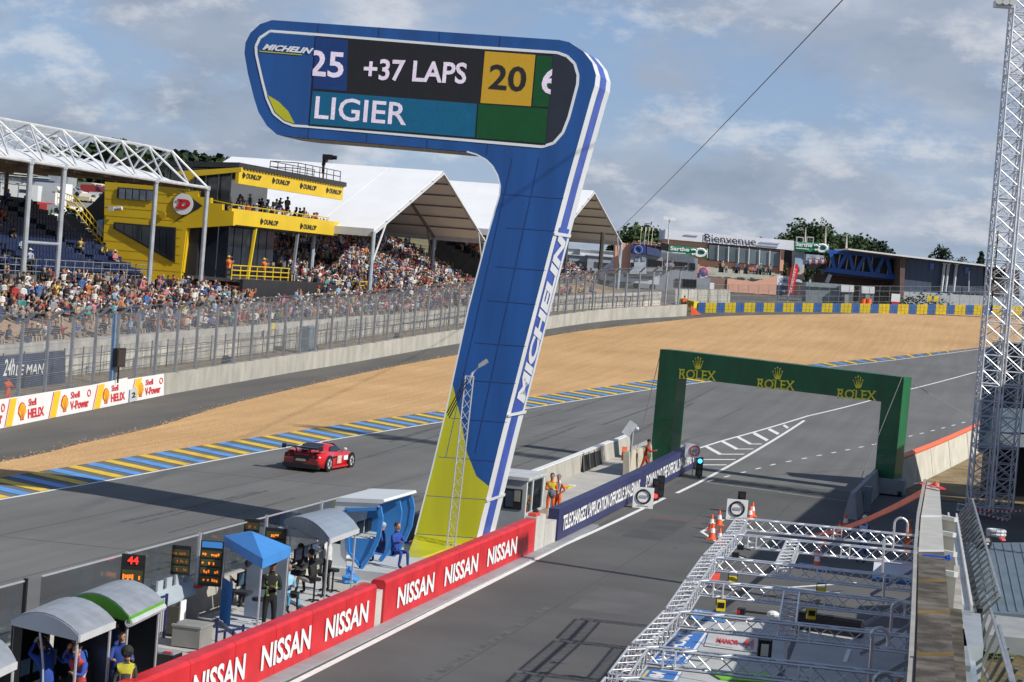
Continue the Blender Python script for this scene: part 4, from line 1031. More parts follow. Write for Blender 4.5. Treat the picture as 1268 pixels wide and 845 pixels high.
A1 = gableY((549, 213), -62); L1 = gableY((463, 287), -62); R1 = gableY((600, 297), -62)
tent('nearer white gable marquee over the crowded stand left of the scoreboard leg', None, -62, -86, L1.y, R1.y, A1.y, A1.z, (L1.z, R1.z), 6)
A2 = gableY((735.5, 237), -54.5); R2 = gableY((769.5, 300), -54.5); L2 = gableY((690, 293), -54.5)
tent('farther white gable marquee seen either side of the scoreboard leg', None, -54.5, -84, L2.y, R2.y, A2.y, A2.z, (L2.z, R2.z), 8)
ST1 = tier_block('stand of blue seats packed with people under the nearer marquee', -65.5, 7.6, 14, 1.05, .46, 200, 243, .01)
ST2 = tier_block('stand of blue seats under the farther marquee', -60.5, 9.0, 12, 1.1, .42, 250, 296, .01)
def tent_seats():
 for ST, X0, z0, rows, dX, dz, Y0, Y1 in ((ST1, -65.5, 7.6, 14, 1.05, .46, 200, 243), (ST2, -60.5, 9.0, 12, 1.1, .42, 250, 296)):
  b = MB()
  for r in range(rows):
   y = Y0 + .3
   while y < Y1 - .3:
    b.box(V(X0 - r * dX - .7, y, z0 + r * dz + .6 + (y - Y0) * .01), (.08, .42, .36)); b.box(V(X0 - r * dX - .5, y, z0 + r * dz + .42 + (y - Y0) * .01), (.4, .42, .06)); y += .55
  tag(b.build('seat_rows', M['seat'], ST), kind='stuff')
tent_seats()
# ================================================================== CROWD
SKIN = [(.48, .28, .19), (.52, .32, .23), (.38, .21, .14), (.24, .13, .085), (.50, .29, .21)]
TOPS = [('navy', (.02, .035, .10), 18), ('black', (.018, .018, .02), 20), ('white', (.70, .70, .69), 15), ('grey', (.28, .29, .30), 9), ('red', (.40, .04, .04), 6), ('bright blue', (.05, .13, .36), 7), ('pale blue', (.30, .45, .62), 6), ('beige', (.45, .36, .25), 6), ('orange', (.55, .18, .06), 2), ('pink', (.55, .22, .28), 2), ('green', (.05, .18, .08), 1), ('yellow', (.60, .48, .12), 1), ('turquoise', (.08, .33, .33), 1)]
LEGS = [('jeans', (.06, .09, .17)), ('dark trousers', (.03, .03, .035)), ('beige shorts', (.38, .31, .22)), ('grey trousers', (.18, .18, .19))]
HATS = [('brown hair', (.06, .035, .02), 0), ('dark hair', (.015, .012, .01), 0), ('fair hair', (.35, .24, .11), 0), ('white cap', (.75, .75, .75), 1), ('red cap', (.35, .04, .04), 1), ('black cap', (.02, .02, .02), 1), ('grey hair', (.35, .34, .33), 0)]
TW = [x for x in TOPS for _ in range(x[2])]
def spectator(b, P_, a, pose, top, leg, hat, skin, s=1.0, lean=0.0, arms=0):
 x = V(math.cos(a), math.sin(a), 0) * s; y = V(-math.sin(a), math.cos(a), 0) * s; z = V(0, 0, s)
 L = lambda u, v, w: P_ + x * u + y * v + z * w
 hz = .45 if pose == 'seated' else .86
 b.col = leg
 for sd in (-1, 1):
  if pose == 'seated':
   b.bar(L(0, sd * .09, hz), L(.42, sd * .12, hz + .02), .15 * s, .15 * s); b.bar(L(.42, sd * .12, hz + .05), L(.46, sd * .12, .0), .11 * s)
  else: b.bar(L(0, sd * .09, hz + .05), L(0.02, sd * .11, 0), .15 * s)
 b.col = top
 sh = L(lean * .35, 0, hz + .52); hp = L(0, 0, hz - .04)
 w1, w2, d1, d2 = .17, .22, .12, .12
 b.hexa([hp - x * d1 - y * w1, hp + x * d1 - y * w1, hp + x * d1 + y * w1, hp - x * d1 + y * w1, sh - x * d2 - y * w2, sh + x * d2 - y * w2, sh + x * d2 + y * w2, sh - x * d2 + y * w2])
 b.hexa([sh - x * d2 - y * w2, sh + x * d2 - y * w2, sh + x * d2 + y * w2, sh - x * d2 + y * w2, sh + z * .07 - x * .06 - y * .08, sh + z * .07 + x * .06 - y * .08, sh + z * .07 + x * .06 + y * .08, sh + z * .07 - x * .06 + y * .08])
 for sd in (-1, 1):
  S = sh + y * (sd * .24) - z * .04
  if arms == 1: E_ = S + x * .18 - z * .20; Hn = E_ + x * .14 + z * .22 - y * (sd * .10)
  elif arms == 2 and sd == 1: E_ = S + x * .1 + y * .12 + z * .12; Hn = E_ + z * .28
  else: E_ = S - z * .27 + x * .03; Hn = E_ + x * .24 - z * .03 - y * (sd * .08)
  b.col = top; b.bar(S, E_, .10 * s); b.col = skin; b.bar(E_, Hn, .08 * s)
 b.col = skin; hc = sh + z * .22 + x * lean * .08
 b.bar(sh + z * .03, hc, .10 * s)
 b.ball(hc, .115 * s, 0, 6, 4, (1, .9, 1.15))
 b.col = hat[1]; b.ball(hc + z * .045 - x * .018, .125 * s, 0, 6, 4, (1, .95, .95))
 if hat[2]: b.box(hc + x * .15 + z * .05, (.14 * s, .17 * s, .025 * s), 0, x / s, y / s)
 return b
CM = mat('clothing', (1, 1, 1), .85, var=.25, sc=6, attr=True)
def make_crowd():
 ppl = []
 def add(X, Y, Z, pose, a=0.0, p_red=0): ppl.append((X, Y, Z, pose, a))
 # front edge of the bank
 y = 98.0
 while y < 236:
  if rnd.random() < .80: add(wallx(y) - .5 - rnd.random() * .5, y, bt(y) - .12 - .1, 'seated')
  y += rnd.uniform(.45, .95)
 # bank
 n = 0
 for Y in [100 + i * .62 for i in range(216)]:
  for j in range(11):
   X = wallx(Y) - 1.6 - j * .66 + rnd.uniform(-.2, .2); YY = Y + rnd.uniform(-.25, .25)
   dens = .84
   if Y < 134 and j < 3: dens = .07
   elif Y < 127 : dens = .62 if j > 4 else .4
   elif Y > 208: dens = .55
   if rnd.random() > dens: continue
   if X < -66.0 and 145 < Y < 176: pass
   if 162 < Y < 183 and X < -63.0: continue
   st = rnd.random() < (.30 if j > 7 else .16)
   add(X, YY, bank_h(X, YY) - (0 if st else .22), 'standing' if st else 'seated')
 # marquee stands
 for X0, z0, rows, dX, dz, Y0, Y1, d in ((-65.5, 7.6, 14, 1.05, .46, 200, 243, .86), (-60.5, 9.0, 12, 1.1, .42, 250, 296, .6)):
  for r in range(rows):
   yy = Y0 + .4
   while yy < Y1 - .3:
    dd = d * (1 if r < 9 or yy < Y0 + 20 else .35)
    if rnd.random() < dd: add(X0 - r * dX - .5, yy, z0 + r * dz + (yy - Y0) * .01, 'seated' if rnd.random() < .9 else 'standing')
    yy += .56
 # covered grandstand: sparse
 for i in range(46):
  r = rnd.randrange(0, 13); yy = rnd.uniform(112, 151); add(-67.6 - r * .82 - .5, yy, 7.35 + r * .40, 'seated')
 # under and beside the yellow building
 for i in range(120):
  yy = rnd.uniform(183, 200); X = rnd.uniform(-69, -63.8); add(X, yy, 6.4 + (-63.5 - X) * .35, 'seated' if rnd.random() < .6 else 'standing')
 for i in range(80):
  yy = rnd.uniform(186, 199); k = rnd.random(); add(-69 - 7 * k, yy, 8.4 + 3.2 * k, 'seated')
 # balcony guests
 for i in range(64):
  r = rnd.randrange(0, 4); yy = rnd.uniform(168, 191.5); add(-66.7 - r * 1.3, yy, 12.55 + r * .42, 'standing' if rnd.random() < .35 else 'seated')
 far = sorted(ppl, key=lambda p: p[0] ** 2 + p[1] ** 2)
 # in the photo the nearest few beyond the left edge are out of view
 def inview(p):
  q = V(p[0], p[1], p[2] + 1) - CAM; z = q.dot(FW); x = CX + F * q.dot(RC) / z
  return -5 < x < 1290
 vis = [p for p in far if inview(p)]
 ind, rest = vis[:300], vis[300:] + [p for p in far if not inview(p)][-40:]
 cell = {}
 recs = []
 for p in ind:
  top = rnd.choice(TW); leg = rnd.choice(LEGS); hat = rnd.choice(HATS); sk = rnd.choice(SKIN)
  X, Y, Z, pose, _ = p; q = V(X, Y, Z + .8) - CAM; zz = q.dot(FW); px = CX + F * q.dot(RC) / zz; py = CY - F * q.dot(UC) / zz
  row = 'on wall edge' if X > WX - 1.2 else ('low on bank' if X > WX - 4 else 'high on bank')
  col = 'over navy banner' if px < 85 else ('over black screen' if px < 165 else ('over last banner' if px < 205 else 'right of banners'))
  if X <= -66.3: row = 'on blue seats'; col = 'under white roof'
  base = '%s spectator, %s top, %s' % (pose, top[0], hat[0]); recs.append([px, py, p, top, leg, hat, sk, base, row, col])
 cnt = {}
 for r in recs: cnt.setdefault((r[7], r[8], r[9]), []).append(r)
 ordn = ['leftmost', 'second', 'third', 'fourth', 'fifth', 'sixth', 'seventh']
 meshes = {}
 for key, rs in cnt.items():
  rs.sort(key=lambda r: r[0])
  byleg = {}
  for r in rs: byleg.setdefault(r[4][0], []).append(r)
  for k, r in enumerate(rs):
   px, py, p, top, leg, hat, sk, base, row, col = r
   X, Y, Z, pose, _ = p
   mk = (pose, top[0], hat[0], leg[0], rnd.randrange(3))
   if mk not in meshes:
    b = MB(); spectator(b, V(0, 0, 0), 0, pose, top[1], leg[1], hat, sk, 1.0, rnd.uniform(0, .5), mk[4]); meshes[mk] = b.mesh('spectator', CM)
   o = bpy.data.objects.new('spectator', meshes[mk]); lnk(o); o.location = (X, Y, Z); o.rotation_euler.z = rnd.gauss(-.15, .35); s = rnd.uniform(.92, 1.06); o.scale = (s, s, s)
   lab = '%s, %s %s' % (base, row, col)
   tag(o, lab, 'spectator', 'spectators on the left bank')
 b = MB()
 for p in rest:
  X, Y, Z, pose, _ = p; top = rnd.choice(TW); leg = rnd.choice(LEGS); hat = rnd.choice(HATS)
  spectator(b, V(X, Y, Z), rnd.gauss(-.15, .4), pose, top[1], leg[1], hat, rnd.choice(SKIN), rnd.uniform(.9, 1.06), rnd.uniform(0, .5), rnd.choice((0, 0, 1, 2)))
 o = b.build('crowd', CM); tag(o, 'dense crowd of people sitting and standing on the far bank and stands', 'crowd', kind='stuff')
 # two orange stewards on the yellow deck
 hv = (.95, .22, .04)
 for k, (yy, lab) in enumerate(((161.2, 'steward in orange vest on the yellow railed deck left of the roof post'), (169.3, 'steward in orange vest on the yellow railed deck right of the roof post'))):
  b = MB(); spectator(b, V(0, 0, 0), 0, 'standing', hv, (.05, .05, .06), ('yellow cap', (.8, .6, .05), 1), SKIN[0], 1.1, 0, 1)
  o = b.build('steward', CM, org=V(0, 0, 0)); o.location = (-64.4, yy, 7.75); tag(o, lab, 'steward', 'stewards on the yellow deck')
make_crowd()
# cameraman on roof platform
b = MB(); spectator(b, V(0, 0, 0), 0, 'standing', (.02, .02, .025), (.03, .03, .035), HATS[1], SKIN[0], 1.0, .2, 1)
o = b.build('camera_operator', CM, org=V(0, 0, 0)); o.location = (-66.8, 189.3, 18.0); tag(o, 'camera operator in black on the railed platform of the yellow building roof', 'person')
b = MB(); b.tube(V(-66.6, 188.9, 17.4), V(-66.6, 188.9, 19.2), .08, 6); b.box(V(-66.3, 188.9, 19.6), (.9, .45, .5)); b.tube(V(-65.8, 188.9, 19.6), V(-65.4, 188.9, 19.6), .2, 8)
tag(b.build('roof_camera', M['black'], org=V(-66.6, 188.9, 17.4)), 'black broadcast camera on a pedestal on the yellow building roof', 'camera')
# ================================================================== FAR BACKGROUND
def TH(px, py, t0=200):
 d = ray(px, py); t = t0
 while t < 1500:
  p = CAM + d * t
  if p.z <= terrain_h(p.x, p.y): return p
  t += 3
 return None
FOL = [mat('foliage_%d' % i, c, .9, col2=tuple(min(1, k * 1.7) for k in c), sc=s, det=4) for i, (c, s) in enumerate([((.018, .036, .010), .5), ((.026, .050, .014), .5), ((.038, .066, .018), .6), ((.012, .028, .012), .5)])]
BARK = mat('bark', (.07, .05, .035), .9, var=.2)
def tree(label, base, h, w, fm, kind='round', n=1400, name='tree', group=None, seed=0, leaf=.5):
 r = random.Random(seed + int(base.x * 7 + base.y)); t = empty(name, base, label, 'tree', group)
 b = MB(); th = h * (.30 if kind != 'conifer' else .12); top = base + V(0, 0, th + h * .3)
 b.tube(base - V(0, 0, .3), base + V(0, 0, th), w * .045, 7, r2=w * .032); b.tube(base + V(0, 0, th), top, w * .032, 6, r2=w * .012)
 for k in range(7):
  a = k * .9 + r.random(); z0 = th * (.8 + .35 * r.random()); L = w * r.uniform(.22, .40)
  b.tube(base + V(0, 0, z0), base + V(math.cos(a) * L, math.sin(a) * L, z0 + h * r.uniform(.15, .35)), w * .018, 5, r2=w * .006)
 b.build('trunk', BARK, t)
 b = MB(); cl = []
 if kind == 'conifer':
  for k in range(26): f = k / 26; a = k * 2.4; cl.append((V(math.cos(a) * w * .33 * (1 - f), math.sin(a) * w * .33 * (1 - f), h * (.15 + .83 * f)), w * (.30 * (1 - f) + .06)))
 elif kind == 'poplar':
  for k in range(22): f = r.random(); a = r.random() * 6.28; q = w * .28 * math.sin(math.pi * min(1, f * .9 + .1)); cl.append((V(math.cos(a) * q, math.sin(a) * q, h * (.15 + .8 * f)), w * .22))
 else:
  for k in range(44):
   a = r.random() * 6.28; u = r.uniform(-.85, 1); q = math.sqrt(1 - u * u) * w * .38 * r.uniform(.25, 1.05)
   cl.append((V(math.cos(a) * q, math.sin(a) * q, h * .62 + u * h * .30), w * r.uniform(.10, .19)))
 for k in range(int(n * 2.2)):
  c, rr = cl[r.randrange(len(cl))]; d = V(r.gauss(0, 1), r.gauss(0, 1), r.gauss(0, 1)).normalized() * rr * r.uniform(.55, 1.08)
  p = base + c + d * (1 if kind != 'poplar' else 1.0); s = leaf * r.uniform(.5, 1.2)
  u = V(r.gauss(0, 1), r.gauss(0, 1), r.gauss(0, .6)).normalized(); v = u.cross(V(r.gauss(0, 1), r.gauss(0, 1), r.gauss(0, 1))).normalized()
  b.add([p - u * s, p + v * s * .6, p + u * s, p - v * s * .6], [(0, 1, 2, 3)])
 b.build('crown', fm, t); return t
# wooded hill behind the stands
def wood():
 b = MB(); r = random.Random(5)
 tops = [(-10, 196), (30, 190), (70, 180), (100, 178), (140, 170), (158, 178), (180, 182), (205, 186), (225, 184), (250, 190), (285, 193), (298, 198), (330, 225)]
 for i in range(560):
  px = r.uniform(-60, 345); D = r.uniform(430, 520)
  ty = 200
  for (x0, y0), (x1, y1) in zip(tops[:-1], tops[1:]):
   if x0 <= px <= x1: ty = lerp(y0, y1, (px - x0) / (x1 - x0))
  T = onD(px, ty + r.choice((0, 2, 5, 12, 22)) + r.uniform(-1, 3), D); gz0 = terrain_h(T.x, T.y)
  w = r.uniform(5, 9); hh = max(6, (T.z - gz0))
  for k in range(46):
   d = V(r.gauss(0, 1), r.gauss(0, 1), r.gauss(0, 1)).normalized(); p = V(T.x, T.y, T.z - w * .5) + V(d.x * w * .5, d.y * w * .5, d.z * w * .5) * r.uniform(.6, 1)
   if k > 30: p = V(T.x + r.gauss(0, 2), T.y + r.gauss(0, 2), lerp(gz0, T.z - w * .5, r.random()))
   s = r.uniform(.6, 1.5); u = V(r.gauss(0, 1), r.gauss(0, 1), r.gauss(0, .5)).normalized(); v = u.cross(V(r.gauss(0, 1), r.gauss(0, 1), r.gauss(0, 1))).normalized()
   b.add([p - u * s, p + v * s * .7, p + u * s, p - v * s * .7], [(0, 1, 2, 3)], r.randrange(2))
  b.bar(V(T.x, T.y, gz0 - 1), V(T.x, T.y, T.z - w * .4), .5, .5, 2)
 tag(b.build('wooded_hill', [FOL[0], FOL[3], BARK]), 'dark wood covering the hill behind the grandstands', 'wood', kind='stuff')
wood()
# camping field: every van and car its own thing
def vans():
 r = random.Random(11); cols = [('white', (.75, .76, .77)), ('white', (.70, .71, .72)), ('silver', (.42, .44, .46)), ('pale blue', (.25, .40, .60)), ('dark', (.03, .04, .05)), ('red', (.45, .04, .04)), ('cream', (.60, .55, .42))]
 gm = mat('veh_glass', (.02, .03, .04), .1); rb = M['rubber']; protos = {}
 def proto(kind, cn, cc):
  b = MB(); pm = mat('paint_' + cn.replace(' ', '_') + str(int(cc[0] * 100)), cc, .35, var=.03, coat=.3)
  if kind == 'camper':
   L, w, h = 6.2, 2.2, 2.7
   prof = [(-L / 2, .45), (L / 2, .45), (L / 2, 1.1), (L / 2 - .8, 1.35), (L / 2 - 1.3, 2.0), (L / 2 - .9, 2.2), (L / 2 - 1.3, h), (-L / 2, h)]
  elif kind == 'van':
   L, w, h = 5.0, 1.95, 2.0
   prof = [(-L / 2, .35), (L / 2, .35), (L / 2, .95), (L / 2 - .9, 1.15), (L / 2 - 1.6, 1.85), (L / 2 - 2, h), (-L / 2 + .1, h), (-L / 2, 1.8)]
  else:
   L, w, h = 4.3, 1.75, 1.45
   prof = [(-L / 2, .3), (L / 2, .3), (L / 2, .72), (L / 2 - 1.0, .88), (L / 2 - 1.7, h - .03), (-L / 2 + 1.0, h), (-L / 2 + .2, .95), (-L / 2, .9)]
  b.prism([V(x, -w / 2, z) for x, z in prof], V(0, w, 0), 0)
  y = w / 2 + .01
  for s in (-1, 1):
   if kind == 'car': b.prism([V(-L / 2 + .6, s * y, .95), V(L / 2 - 1.25, s * y, .92), V(L / 2 - 1.75, s * y, 1.33), V(-L / 2 + 1.05, s * y, 1.35)], V(0, s * .01, 0), 1)
   elif kind == 'van': b.prism([V(L / 2 - 2.2, s * y, 1.15), V(L / 2 - 1.2, s * y, 1.15), V(L / 2 - 1.7, s * y, 1.75), V(L / 2 - 2.2, s * y, 1.75)], V(0, s * .01, 0), 1)
   else:
    b.prism([V(-1.6, s * y, 1.5), V(-.4, s * y, 1.5), V(-.4, s * y, 2.0), V(-1.6, s * y, 2.0)], V(0, s * .01, 0), 1); b.prism([V(L / 2 - 1.9, s * y, 1.3), V(L / 2 - 1.25, s * y, 1.3), V(L / 2 - 1.5, s * y, 1.9), V(L / 2 - 1.9, s * y, 1.9)], V(0, s * .01, 0), 1)
   for xx in (-L / 2 + .9, L / 2 - .9): b.tube(V(xx, s * (w / 2 - .15), .34), V(xx, s * (w / 2 + .02), .34), .34, 10, 2)
  xf = {'camper': (L / 2 - .82, 1.4, L / 2 - 1.28, 1.98), 'van': (L / 2 - .92, 1.2, L / 2 - 1.58, 1.83), 'car': (L / 2 - 1.02, .93, L / 2 - 1.68, 1.38)}[kind]
  b.prism([V(xf[0] + .03, -w / 2 + .15, xf[1]), V(xf[0] + .03, w / 2 - .15, xf[1]), V(xf[2] + .03, w / 2 - .2, xf[3]), V(xf[2] + .03, -w / 2 + .2, xf[3])], V(.02, 0, .02), 1)
  return b.mesh(kind, [pm, gm, rb])
 k = 0
 spots = []
 for (x0, x1, y0, y1, n) in ((-4, 132, 241, 292, 190), (560, 612, 284, 306, 26), (700, 772, 285, 305, 26), (300, 340, 300, 318, 8)):
  for i in range(n):
   for _try in range(20):
    px = r.uniform(x0, x1); py = r.uniform(y0, y1); p = TH(px, py)
    if p and all((p - q).length > 5 for q in spots): spots.append(p); break
 names = {}
 for p in spots:
  kind = r.choice(('camper', 'camper', 'van', 'car', 'car')) ; cn, cc = r.choice(cols[:3] if kind == 'camper' else cols)
  key = (kind, cn, cc)
  if key not in protos: protos[key] = proto(*key)
  o = bpy.data.objects.new({'camper': 'camper_van', 'van': 'parked_van', 'car': 'parked_car'}[kind], protos[key]); lnk(o); o.location = (p.x, p.y, terrain_h(p.x, p.y) - .03); o.rotation_euler.z = r.choice((0, 1.57, .3, 3.3)) + r.gauss(0, .15)
  q = p - CAM; px = CX + F * q.dot(RC) / q.dot(FW)
  place = 'left of the first roof post' if px < 30 else ('between the nearest roof posts' if px < 75 else ('right of the second roof post' if px < 320 else ('under the nearer marquee' if px < 640 else 'under the farther marquee')))
  tag(o, '%s %s on the camping field %s' % (cn, {'camper': 'camper van', 'van': 'van', 'car': 'car'}[kind], place), 'vehicle', '%s %ss seen %s' % (cn, kind, place))
vans()
# big awning and tents on the camping field
def field_tents():
 for i, (px, py, w, h, c, lab) in enumerate([(4, 236, 26, 4.5, (.50, .05, .08), 'long hospitality tent with a dark red roof at the left edge'), (22, 240, 9, 4, (.66, .62, .52), 'cream marquee beside the dark red roofed tent'), (53, 246, 6, 3.2, (.05, .16, .5), 'blue awning on the camping field between the roof posts'), (40, 243, 8, 3.6, (.70, .66, .58), 'cream tent on the camping field left of the blue awning')]):
  p = onD(px, py, 400); z = terrain_h(p.x, p.y); b = MB()
  b.box(V(p.x, p.y, z + h * .35), (w, 8, h * .7), 1, R0, R0.cross(UP)); c_ = V(p.x, p.y, z + h * .7)
  A_ = [c_ - R0 * w / 2 + R0.cross(UP) * 4.2, c_ + R0 * w / 2 + R0.cross(UP) * 4.2, c_ + R0 * w / 2 - R0.cross(UP) * 4.2, c_ - R0 * w / 2 - R0.cross(UP) * 4.2]
  b.add([A_[0], A_[1], A_[2], A_[3], c_ - R0 * w * .5 + V(0, 0, h * .5), c_ + R0 * w * .5 + V(0, 0, h * .5)], [(0, 1, 5, 4), (2, 3, 4, 5), (1, 2, 5), (3, 0, 4), (3, 2, 1, 0)], 0)
  tag(b.build('field_tent', [mat('tent_c%d' % i, c, .7), mat('tent_w', (.3, .33, .38), .7)], org=V(p.x, p.y, z)), lab, 'tent')
field_tents()
# bush between the roof posts
def bush(name, label, c, r_, sq, fm, n=700, leaf=.22):
 b = MB(); q = random.Random(int(c.x * 3 + c.y))
 for k in range(n):
  d = V(q.gauss(0, 1), q.gauss(0, 1), abs(q.gauss(0, 1))).normalized(); p = c + V(d.x * r_ * sq, d.y * r_, d.z * r_ * .9) * q.uniform(.6, 1.05) * (1 + .2 * math.sin(d.x * 5 + d.y * 3)); s = leaf * q.uniform(.6, 1.3)
  u = V(q.gauss(0, 1), q.gauss(0, 1), q.gauss(0, .6)).normalized(); v = u.cross(V(q.gauss(0, 1), q.gauss(0, 1), q.gauss(0, 1))).normalized(); b.add([p - u * s, p + v * s * .6, p + u * s, p - v * s * .6], [(0, 1, 2, 3)])
 tag(b.build(name, fm, org=c), label, 'bush')
p = onX(62, 296, -84); bush('bush', 'olive green bush behind the blue seats between two roof posts', V(p.x, p.y, p.z - 1), 3.6, 1.5, FOL[2], 1200, .3)
# ---------------------------------------------------------------- pink hall with Bienvenue band
DB = 330.0
def B(x, y, o=0.0): return onD(x, y, DB - o)
def Z1(a, b, o=0.0): return B(820 + a / 5.7636, 270 + b / 5.7636, o)
M['pink'] = mat('pink_wall', (.72, .38, .26), .8, var=.05, sc=.3); M['pale'] = mat('pale_band', (.74, .76, .82), .5, var=.04, sc=.2)
M['pane'] = mat('window_pane', (.10, .13, .15), .1, var=.35, sc=.15, spec=.8)
def poly(name, pts, m, par, th=.3, Zf=Z1, o=0.0): return MB().prism([Zf(p[0], p[1], o) for p in pts], FH * th).build(name, m, par)
def podium():
 e = Z1(500, 640); t = empty('welcome_hall', V(e.x, e.y, g(e.x, e.y)), 'pink hall with the white Bienvenue band along its roof and an open terrace', 'building')
 poly('wall', [(20, 150), (860, 232), (860, 760), (0, 760)], M['pink'], t, 14)
 poly('roof_band', [(24, 82), (940, 163), (940, 232), (18, 150)], M['pale'], t, 15, o=.8)
 poly('window_band', [(330, 185), (848, 240), (842, 352), (322, 300)], M['dark'], t, .2, o=.5)
 cuts = [330, 402, 476, 549, 622, 697, 770, 845]
 for a, c in zip(cuts[:-1], cuts[1:]):
  f = lambda x: 188 + (x - 330) * .106
  poly('pane', [(a + 4, f(a) + 3), (c - 4, f(c) + 3), (c - 6, f(c) + 108), (a + 2, f(a) + 108)], M['pane'], t, .1, o=.7)
  b = MB(); b.bar(Z1(c, f(c), .9), Z1(c - 4, f(c) + 112, .9), .12, .12); b.build('mullion', M['white'], t)
 text('Bienvenue', Z1(300, 168, .95), Z1(668, 200, .95), Z1(302, 112, .95), mat('ink', (.03, .035, .06), .5), 'lettering', t, bold=.004)
 for (a, c, y) in ((160, 258, 118), (680, 830, 190), (700, 840, 170)):
  b = MB(); b.bar(Z1(a, y, .95), Z1(c, y + (c - a) * .09, .95), .10, .12, up=FH); b.build('print_line', mat('faint', (.40, .43, .55), .6), t)
 # terrace steps
 for k in range(6):
  poly('terrace_step', [(258 + k * 22, 348 + k * 18), (845, 396 + k * 8), (845, 412 + k * 8), (258 + k * 22, 362 + k * 18)], mat('terrace', (.42, .43, .37), .8, var=.1), t, .9, o=1.5 + k * .9)
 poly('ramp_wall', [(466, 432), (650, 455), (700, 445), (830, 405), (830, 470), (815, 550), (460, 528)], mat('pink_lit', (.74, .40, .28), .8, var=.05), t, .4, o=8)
 poly('lower_wall', [(330, 418), (466, 432), (460, 560), (325, 560)], mat('brownwall', (.25, .16, .14), .8, var=.1), t, .4, o=7.8)
 poly('end_pier', [(845, 232), (872, 236), (862, 380), (838, 378)], M['pink'], t, .6, o=1.2)
 poly('dark_opening', [(876, 228), (926, 235), (920, 355), (872, 350)], M['black'], t, .3, o=1.0)
 poly('pale_tower', [(928, 236), (1020, 246), (1010, 440), (925, 420)], mat('paletower', (.62, .50, .46), .7), t, 6, o=1.2)
 poly('glass_print', [(948, 258), (1006, 264), (1000, 372), (946, 350)], mat('printblue', (.35, .50, .62), .4, var=.3, sc=.3), t, .1, o=1.5)
 poly('lower_end_wall', [(880, 440), (1030, 470), (1020, 570), (880, 545)], M['pink'], t, .5, o=4)
 poly('white_step', [(860, 545), (1022, 562), (1020, 580), (858, 562)], M['white'], t, .8, o=5)
 # green regional signs
 gm = mat('sign_green', (.02, .24, .13), .5)
 def sarthe(x0, y0, w, h, lab, o):
  e = Z1(x0, y0 + h, o); s = empty('regional_sign', e, lab, 'sign')
  sl = .085
  poly('board', [(x0, y0), (x0 + w, y0 + w * sl), (x0 + w, y0 + w * sl + h), (x0, y0 + h)], gm, s, .4, o=o)
  poly('frame', [(x0 + w * .985, y0 + w * sl), (x0 + w, y0 + w * sl), (x0 + w, y0 + w * sl + h), (x0 + w * .985, y0 + w * sl + h)], M['white'], s, .1, o=o + .2)
  text('Sarthe', Z1(x0 + w * .03, y0 + h * .52, o + .12), Z1(x0 + w * .52, y0 + h * .52 + w * .49 * sl, o + .12), Z1(x0 + w * .03, y0 + h * .08, o + .12), M['white'], 'lettering', s, bold=.03)
  b = MB(); b.bar(Z1(x0 + w * .06, y0 + h * .76, o + .12), Z1(x0 + w * .42, y0 + h * .76 + w * .36 * sl, o + .12), .12, .05, up=FH); b.build('small_print', M['white'], s)
  for q, (cx, rr) in enumerate(((.62, .17), (.80, .26))):
   b = MB(); cy = y0 + h * .5 + w * cx * sl; pts = [Z1(x0 + w * cx + w * rr * .55 * math.cos(a * .524 - 2.2), cy + h * rr * 1.5 * math.sin(a * .524 - 2.2), o + .15) for a in range(9 + q)]
   b.path(pts, .16 + .05 * q, 5); b.build('swoosh', M['white'], s)
 sarthe(944, 166, 246, 66, 'green Sarthe sign on the roof end by the blue footbridge', 2.2)
 sarthe(50, 196, 276, 66, 'green Sarthe sign on the pink wall left of Bienvenue windows', .8)
podium()
# grey control block in front
def grey_block():
 D = 306.0; Zf = lambda a, b, o=0.0: onD(820 + a / 5.7636, 270 + b / 5.7636, D - o)
 e = Zf(150, 560); t = empty('timing_block', V(e.x, e.y, g(e.x, e.y)), 'grey metal clad control block with square windows behind the fence end', 'building')
 gm = mat('clad_grey', (.30, .33, .37), .5, .2, var=.06, sc=.5)
 poly('wall', [(-250, 200), (-180, 215), (-178, 300), (-60, 240), (0, 230), (255, 290), (250, 430), (345, 430), (330, 640), (-250, 640)][3:], gm, t, 8, Zf)
 for i, (a, w) in enumerate(((8, 62), (80, 28), (115, 64), (196, 40))):
  poly('window', [(a, 303 + a * .09), (a + w, 303 + (a + w) * .09), (a + w, 352 + (a + w) * .09), (a, 352 + a * .09)], M['black'], t, .1, Zf, .15)
 for i in range(6):
  a = 94 + i * 26; poly('window', [(a, 428 + a * .05), (a + 21, 429 + a * .05), (a + 21, 486 + a * .05), (a, 485 + a * .05)], M['black'], t, .1, Zf, .15)
 b = MB()
 for k in range(30):
  a = -55 + k * 10; b.bar(Zf(a, 240 + a * .12, .1), Zf(a - 3, 300 + a * .12, .1), .05, .08)
 tag(b.build('cladding_rib', mat('rib', (.22, .25, .28), .5), t), kind='stuff')
 # people at the windows
 rr = random.Random(3)
 for i in range(7):
  q = Zf(12 + i * 10, 350, .6); b = MB(); spectator(b, V(0, 0, 0), -1.3, 'seated', rr.choice(TW)[1], LEGS[1][1], rr.choice(HATS), SKIN[0]); o = b.build('guest', CM, org=V(0, 0, 0)); o.location = (q.x, q.y, q.z - .5)
  tag(o, 'guest at the wide window of the grey block', 'person', 'guests at the control block window')
grey_block()
